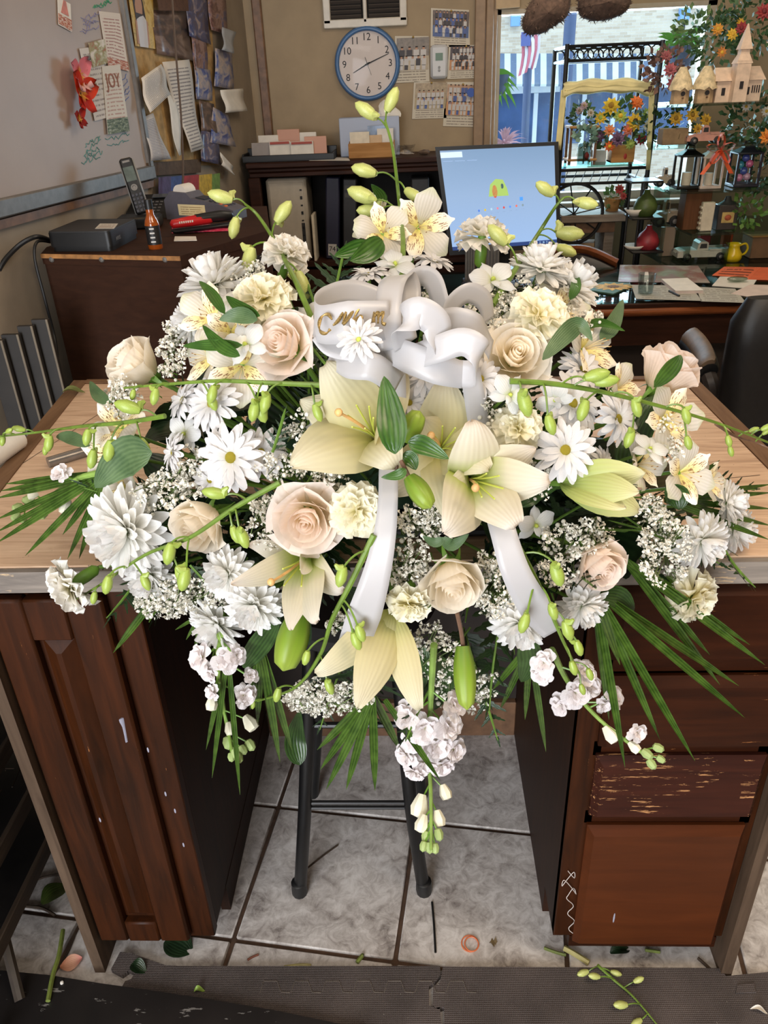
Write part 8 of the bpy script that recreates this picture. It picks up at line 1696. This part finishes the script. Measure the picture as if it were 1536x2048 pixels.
# ---------------------------------------------------------------- stock stems
stock([(868, 1290), (862, 1400), (858, 1500), (862, 1600), (862, 1700)], [(815, 1430, 38, -.6, .2), (850, 1455, 42, 0, 0), (895, 1450, 40, .6, .2), (905, 1410, 36, .7, .5), (828, 1480, 36, -.4, -.2), (872, 1490, 40, .2, -.2), (908, 1500, 34, .7, -.2), (812, 1512, 30, -.7, -.3), (850, 1525, 36, 0, -.6), (884, 1530, 34, .3, -.6), (830, 1545, 26, -.3, -.7)], [(842, 1602, 44, 1), (888, 1578, 30, 1), (846, 1640, 34, 1), (876, 1630, 32, 1), (852, 1668, 24, 0), (876, 1664, 26, 0), (860, 1690, 24, 0), (848, 1688, 22, 0), (870, 1692, 22, 0)], 'largest white stock stem hanging at the bottom centre', .03)
stock([(440, 1270), (436, 1340), (448, 1420), (464, 1500)], [(402, 1315, 36, -.6, .1), (450, 1318, 34, .2, .1), (472, 1310, 26, .6, .2), (420, 1345, 28, -.4, -.4), (488, 1390, 32, .6, -.2), (425, 1384, 22, -.5, -.2), (500, 1352, 20, .4, .5)], [(424, 1400, 30, 1), (496, 1440, 34, 1), (458, 1452, 26, 1), (455, 1480, 28, 0), (470, 1500, 26, 0), (484, 1496, 22, 0), (498, 1486, 26, 0), (476, 1512, 22, 0), (462, 1510, 20, 0)], 'white stock stem hanging at the lower left', .03)
stock([(1104, 1300), (1140, 1370), (1200, 1440), (1290, 1510)], [(1088, 1325, 32, -.4, .1), (1082, 1350, 26, -.5, -.3), (1168, 1345, 32, .3, .5), (1150, 1385, 36, 0, 0), (1180, 1372, 30, .4, .2), (1122, 1410, 28, -.5, -.2), (1226, 1395, 30, .6, .2), (1206, 1408, 24, .2, -.4), (1274, 1464, 26, .3, -.1)], [(1216, 1462, 36, 1), (1264, 1490, 26, 1), (1312, 1494, 24, 0), (1290, 1505, 26, 0), (1300, 1524, 24, 0), (1318, 1516, 20, 0)], 'white stock stem hanging over the drawers at the lower right', .03)
stock([(200, 945), (150, 960), (90, 1000), (36, 1026)], [(122, 948, 26, -.2, .3)], [(134, 1008, 30, 1), (88, 1024, 24, 0), (62, 998, 26, 0), (40, 1014, 24, 0), (34, 1030, 22, 0), (48, 1034, 20, 0), (70, 990, 20, 1)], 'thin stock stem lying to the left over the palm blades', .0)
# ---------------------------------------------------------------- leaves
for pth, w, d, lb, *m in (([(790, 908), (782, 835), (768, 752)], 60, .105, 'tall pointed green lily leaf at the centre of the spray', M_leafb), ([(816, 884), (850, 892), (898, 918)], 40, .085, 'glossy green leaf under the plump lily bud', M_leafb), ([(812, 938), (795, 950), (762, 955)], 22, .075, 'small green leaf pointing left at the bud fork', M_leafb), ([(804, 910), (822, 920), (832, 940)], 34, .06, 'short leaf behind the lily bud fork', M_leafb),
    ([(304, 905), (250, 915), (190, 976)], 82, .03, 'broad grey green leaf at the left of the spray', M_leafg), ([(180, 892), (140, 875), (112, 874)], 28, .02, 'pointed green leaf below the longest bud stem', M_leafg), ([(222, 805), (196, 790), (180, 762)], 26, .01, 'narrow leaf rising from the worktop at the left', M_leafg), ([(765, 480), (735, 505), (700, 522)], 44, .0, 'wide green leaf left of the top alstroemerias', M_leafb), ([(738, 488), (705, 500), (668, 512)], 34, -.01, 'second green leaf left of the top alstroemerias', M_leafb), ([(755, 420), (762, 395), (742, 368)], 26, -.01, 'narrow leaf behind the top alstroemerias', M_leafb), ([(1025, 1010), (1060, 975), (1130, 960)], 70, -.01, 'dark leaf right of the central lily'), ([(450, 628), (425, 590), (398, 562)], 24, .085, 'narrow leaf in front of the upper left chrysanthemum', M_leafb), ([(520, 632), (480, 615), (452, 592)], 26, .075, 'narrow leaf left of the yellow carnation', M_leafb), ([(515, 640), (478, 630), (438, 640)], 34, .075, 'grey leaf beneath the yellow carnation', M_leafg), ([(480, 712), (440, 690), (405, 650)], 28, .075, 'curved leaf between the upper left alstroemerias', M_leafb), ([(485, 690), (420, 690), (365, 692)], 24, .070, 'long arching leaf at the upper left', M_leafb), ([(1085, 720), (1130, 670), (1160, 650), (1185, 682)], 40, .055, 'bent grey green leaf right of the open rose', M_leafg), ([(1150, 660), (1200, 645), (1250, 662)], 18, .02, 'thin curling leaf at the right shoulder', M_leafb), ([(1200, 680), (1225, 650), (1246, 598)], 34, .0, 'pointed leaf rising at the right shoulder', M_leafg), ([(1140, 600), (1152, 570), (1146, 538)], 22, .03, 'small leaf before the top right chrysanthemum', M_leafb), ([(1308, 775), (1345, 735), (1362, 710)], 34, .065, 'green leaf crossing the half closed rose', M_leafb),
    ([(486, 1335), (530, 1275), (560, 1230)], 44, .01, 'dark pointed leaf left of the fat bud'), ([(1050, 1270), (1060, 1320), (1042, 1364)], 54, .01, 'hanging leaf beside the right stock stem'), ([(1200, 1190), (1240, 1195), (1268, 1222)], 44, .0, 'wide dark leaf under the peach rose'), ([(1330, 975), (1355, 995), (1358, 1020)], 50, .0, 'dark leaf under the far right alstroemeria'), ([(884, 1075), (905, 1090), (938, 1068)], 26, .07, 'small sepal like leaf above the large centre rose', M_leafg), ([(890, 1078), (868, 1085), (845, 1072)], 20, .07, 'small pointed leaf left above the centre rose', M_leafg), ([(848, 1290), (832, 1340), (842, 1420)], 56, -.02, 'olive leaf behind the stock at the bottom centre'), ([(880, 1310), (890, 1370), (868, 1420)], 40, -.01, 'wavy leaf right of the bottom stock stem'), ([(320, 1060), (300, 1090), (310, 1130)], 40, -.03, 'dark leaf behind the big left chrysanthemum'), ([(1310, 790), (1260, 900), (1255, 960)], 60, -.03, 'shaded green leaf behind the right daisies'), ([(600, 1530), (590, 1480), (600, 1420)], 44, -.05, 'dark leaf tip hanging behind the stool leg')): leaf(pth, w, d, lb, *m)
# ---------------------------------------------------------------- palm fronds
palm((215, 945), [(10, 968), (0, 982), (-10, 997), (-10, 1040), (-10, 1066), (-10, 1088), (50, 1112), (125, 1070), (135, 1118), (158, 1118)], 'palm frond fanned over the worktop at the left', .0, 15)
palm((330, 1170), [(226, 1306)], 'single palm blade crossing the top of the cabinet door', .0, 16)
palm((400, 1230), [(350, 1260), (385, 1340), (372, 1280)], 'thin grassy palm blades beside the lower left chrysanthemums', -.02, 7); palm((455, 1300), [(412, 1500), (424, 1556), (480, 1590)], 'thin palm blades behind the lower left stock', -.01, 12)
palm((520, 1290), [(560, 1525), (585, 1505), (515, 1450), (500, 1420)], 'palm frond hanging below the fat lily bud', -.02, 18)
palm((745, 1390), [(634, 1500), (640, 1540), (652, 1580), (692, 1580), (750, 1582), (800, 1500)], 'palm frond hanging under the lowest lily', .0, 18); palm((770, 1400), [(880, 1560)], 'single palm blade across the bottom stock', .055, 15)
palm((1190, 1180), [(1250, 1535), (1218, 1440), (1212, 1390), (1320, 1480), (1390, 1522), (1490, 1436), (1478, 1372), (1240, 1330)], 'large glossy palm frond spread over the drawers', -.005, 18); palm((1250, 1120), [(1420, 1310), (1440, 1370), (1530, 1330), (1500, 1290)], 'upper palm blades pointing right over the drawers', -.015, 18)
palm((1060, 1290), [(1000, 1420), (1092, 1504), (1050, 1440), (985, 1380)], 'palm blades hanging between the ribbon tail and the kneehole', -.02, 14); palm((1330, 1000), [(1545, 968), (1545, 985), (1545, 1018), (1545, 1052), (1540, 1080), (1440, 920)], 'palm frond lying over the worktop at the right', -.02, 14)
palm((1290, 1060), [(1200, 1000), (1215, 1040), (1190, 1060), (1350, 1090)], 'thin grass blades before the dark gap at the right', .01, 4)
# ---------------------------------------------------------------- the satin bow
t = NT('white_satin'); t.set(Roughness=.28); t.b.inputs['Sheen Weight'].default_value = .3; w = t.n.new('ShaderNodeTexWave'); w.inputs['Scale'].default_value = 30; w.bands_direction = 'X'; t.ln(t.coord('UV'), w.inputs[0]); t.base((204, 202, 204)); t.bump(w.outputs['Fac'], .06, .0003)
tr = t.n.new('ShaderNodeBsdfTranslucent'); tr.inputs[0].default_value = (.76, .75, .75, 1); mx = t.n.new('ShaderNodeMixShader'); mx.inputs[0].default_value = .3; t.ln(t.b.outputs[0], mx.inputs[1]); t.ln(tr.outputs[0], mx.inputs[2]); t.ln(mx.outputs[0], t.out.inputs['Surface']); M_sat = t.m
bo = dome(800, 690, .06)[0]; bow = empty('ribbon_bow', bo, 0, 'white satin ribbon bow with long tails and gold lettering', 'ribbon')
def strip(name, pts, side, flare=0.0):
    """pts: (px, py, nearer, width px)"""
    c = spline([dome(x, y, d)[0] for x, y, d, w in pts], 7); N = len(c) - 1; P = []; K = len(pts) - 1
    for i, q in enumerate(c):
        f = i / N * K; k = min(int(f), K - 1); w = (pts[k][3] + (pts[k + 1][3] - pts[k][3]) * (f - k)) * mpp(q) / 2; s0 = cdir(side[min(int(f + .5), len(side) - 1)] if isinstance(side, list) else side)
        tg = (c[min(i + 1, N)] - c[max(i - 1, 0)]).normalized(); s0 = (s0 - tg * s0.dot(tg)).normalized(); P.append([q - bo + s0 * (w * u) for u in (-1, -.5, 0, .5, 1)])
    o = inst(name, gridmesh(name, P, M_sat), bow); m = o.modifiers.new('thickness', 'SOLIDIFY'); m.thickness = .0005
strip('loop', [(790, 612, .02, 40), (715, 584, .05, 46), (660, 592, .075, 44), (631, 622, .09, 58), (640, 648, .105, 74), (700, 645, .115, 84), (780, 640, .10, 74)], (.05, 1, .25))
strip('loop', [(782, 700, .08, 50), (776, 630, .105, 52), (783, 570, .11, 52), (804, 550, .085, 46), (822, 580, .06, 40), (818, 650, .05, 36)], (1, .12, -.1))
strip('loop', [(805, 575, .03, 40), (842, 552, .045, 40), (868, 566, .045, 44), (884, 620, .03, 44)], (.5, .7, .5))
strip('loop', [(893, 660, .045, 38), (903, 612, .07, 40), (936, 586, .08, 42), (968, 602, .06, 40), (976, 640, .03, 34)], (.15, .85, .45))
strip('loop', [(812, 690, .085, 58), (806, 648, .115, 62), (838, 626, .13, 64), (872, 648, .12, 60), (872, 684, .10, 54), (846, 694, .085, 50)], (.42, .8, .35))
strip('loop', [(868, 660, .08, 52), (905, 642, .095, 54), (952, 656, .09, 54), (982, 700, .06, 50)], (-.25, .9, .3))
strip('loop', [(812, 720, .07, 50), (870, 700, .10, 54), (926, 684, .115, 56), (958, 706, .11, 56), (946, 746, .08, 56), (905, 744, .07, 50)], (.25, .85, .3))
strip('loop', [(765, 690, .075, 50), (820, 716, .085, 62), (880, 738, .085, 64), (930, 752, .07, 50)], (.1, 1, .2)); strip('loop', [(662, 706, .06, 46), (700, 730, .08, 54), (750, 736, .085, 56), (796, 770, .05, 50)], (.3, .9, .2)); strip('loop', [(636, 668, .09, 40), (664, 692, .08, 48), (720, 700, .08, 50), (790, 690, .07, 46)], (.1, 1, -.3))
strip('tail', [(790, 720, .05, 40), (792, 820, .01, 40), (778, 920, .02, 38), (776, 1000, .05, 40), (768, 1080, .065, 46), (750, 1160, .07, 58), (728, 1230, .07, 70), (704, 1300, .06, 64)], (1, .15, .1))
strip('tail', [(940, 740, .05, 40), (960, 860, .0, 44), (985, 980, .02, 50), (1008, 1070, .06, 52), (1034, 1150, .075, 58), (1074, 1220, .07, 66), (1112, 1262, .055, 56)], (1, .45, .1))
M_gold = mat('gold_glitter', (150, 128, 82), .35, .3, 900, metal=.6); lt = MB()
for st_ in ([(668, 640), (660, 630), (648, 634), (642, 650), (645, 664), (656, 668), (664, 660)], [(670, 652), (682, 640), (702, 606), (696, 626), (690, 650), (712, 622), (732, 606), (716, 628), (708, 654), (718, 656)], [(722, 634), (714, 644), (718, 656), (728, 650), (728, 636), (722, 634)], [(740, 632), (739, 654)], [(739, 644), (748, 633), (748, 654)], [(748, 643), (758, 633), (756, 652), (763, 657)]):
    p = spline([dome(x + (8 if x > 735 else -4), y - (8 if x > 735 else 1), .1225)[0] - bo for x, y in st_], 5); lt.tube(p, [.0007 + .0012 * abs(sin(i * .35)) for i in range(len(p))], 6)
o = lt.build('gold_lettering', M_gold, bow); o['label'] = 'gold glitter script lettering reading Mom'
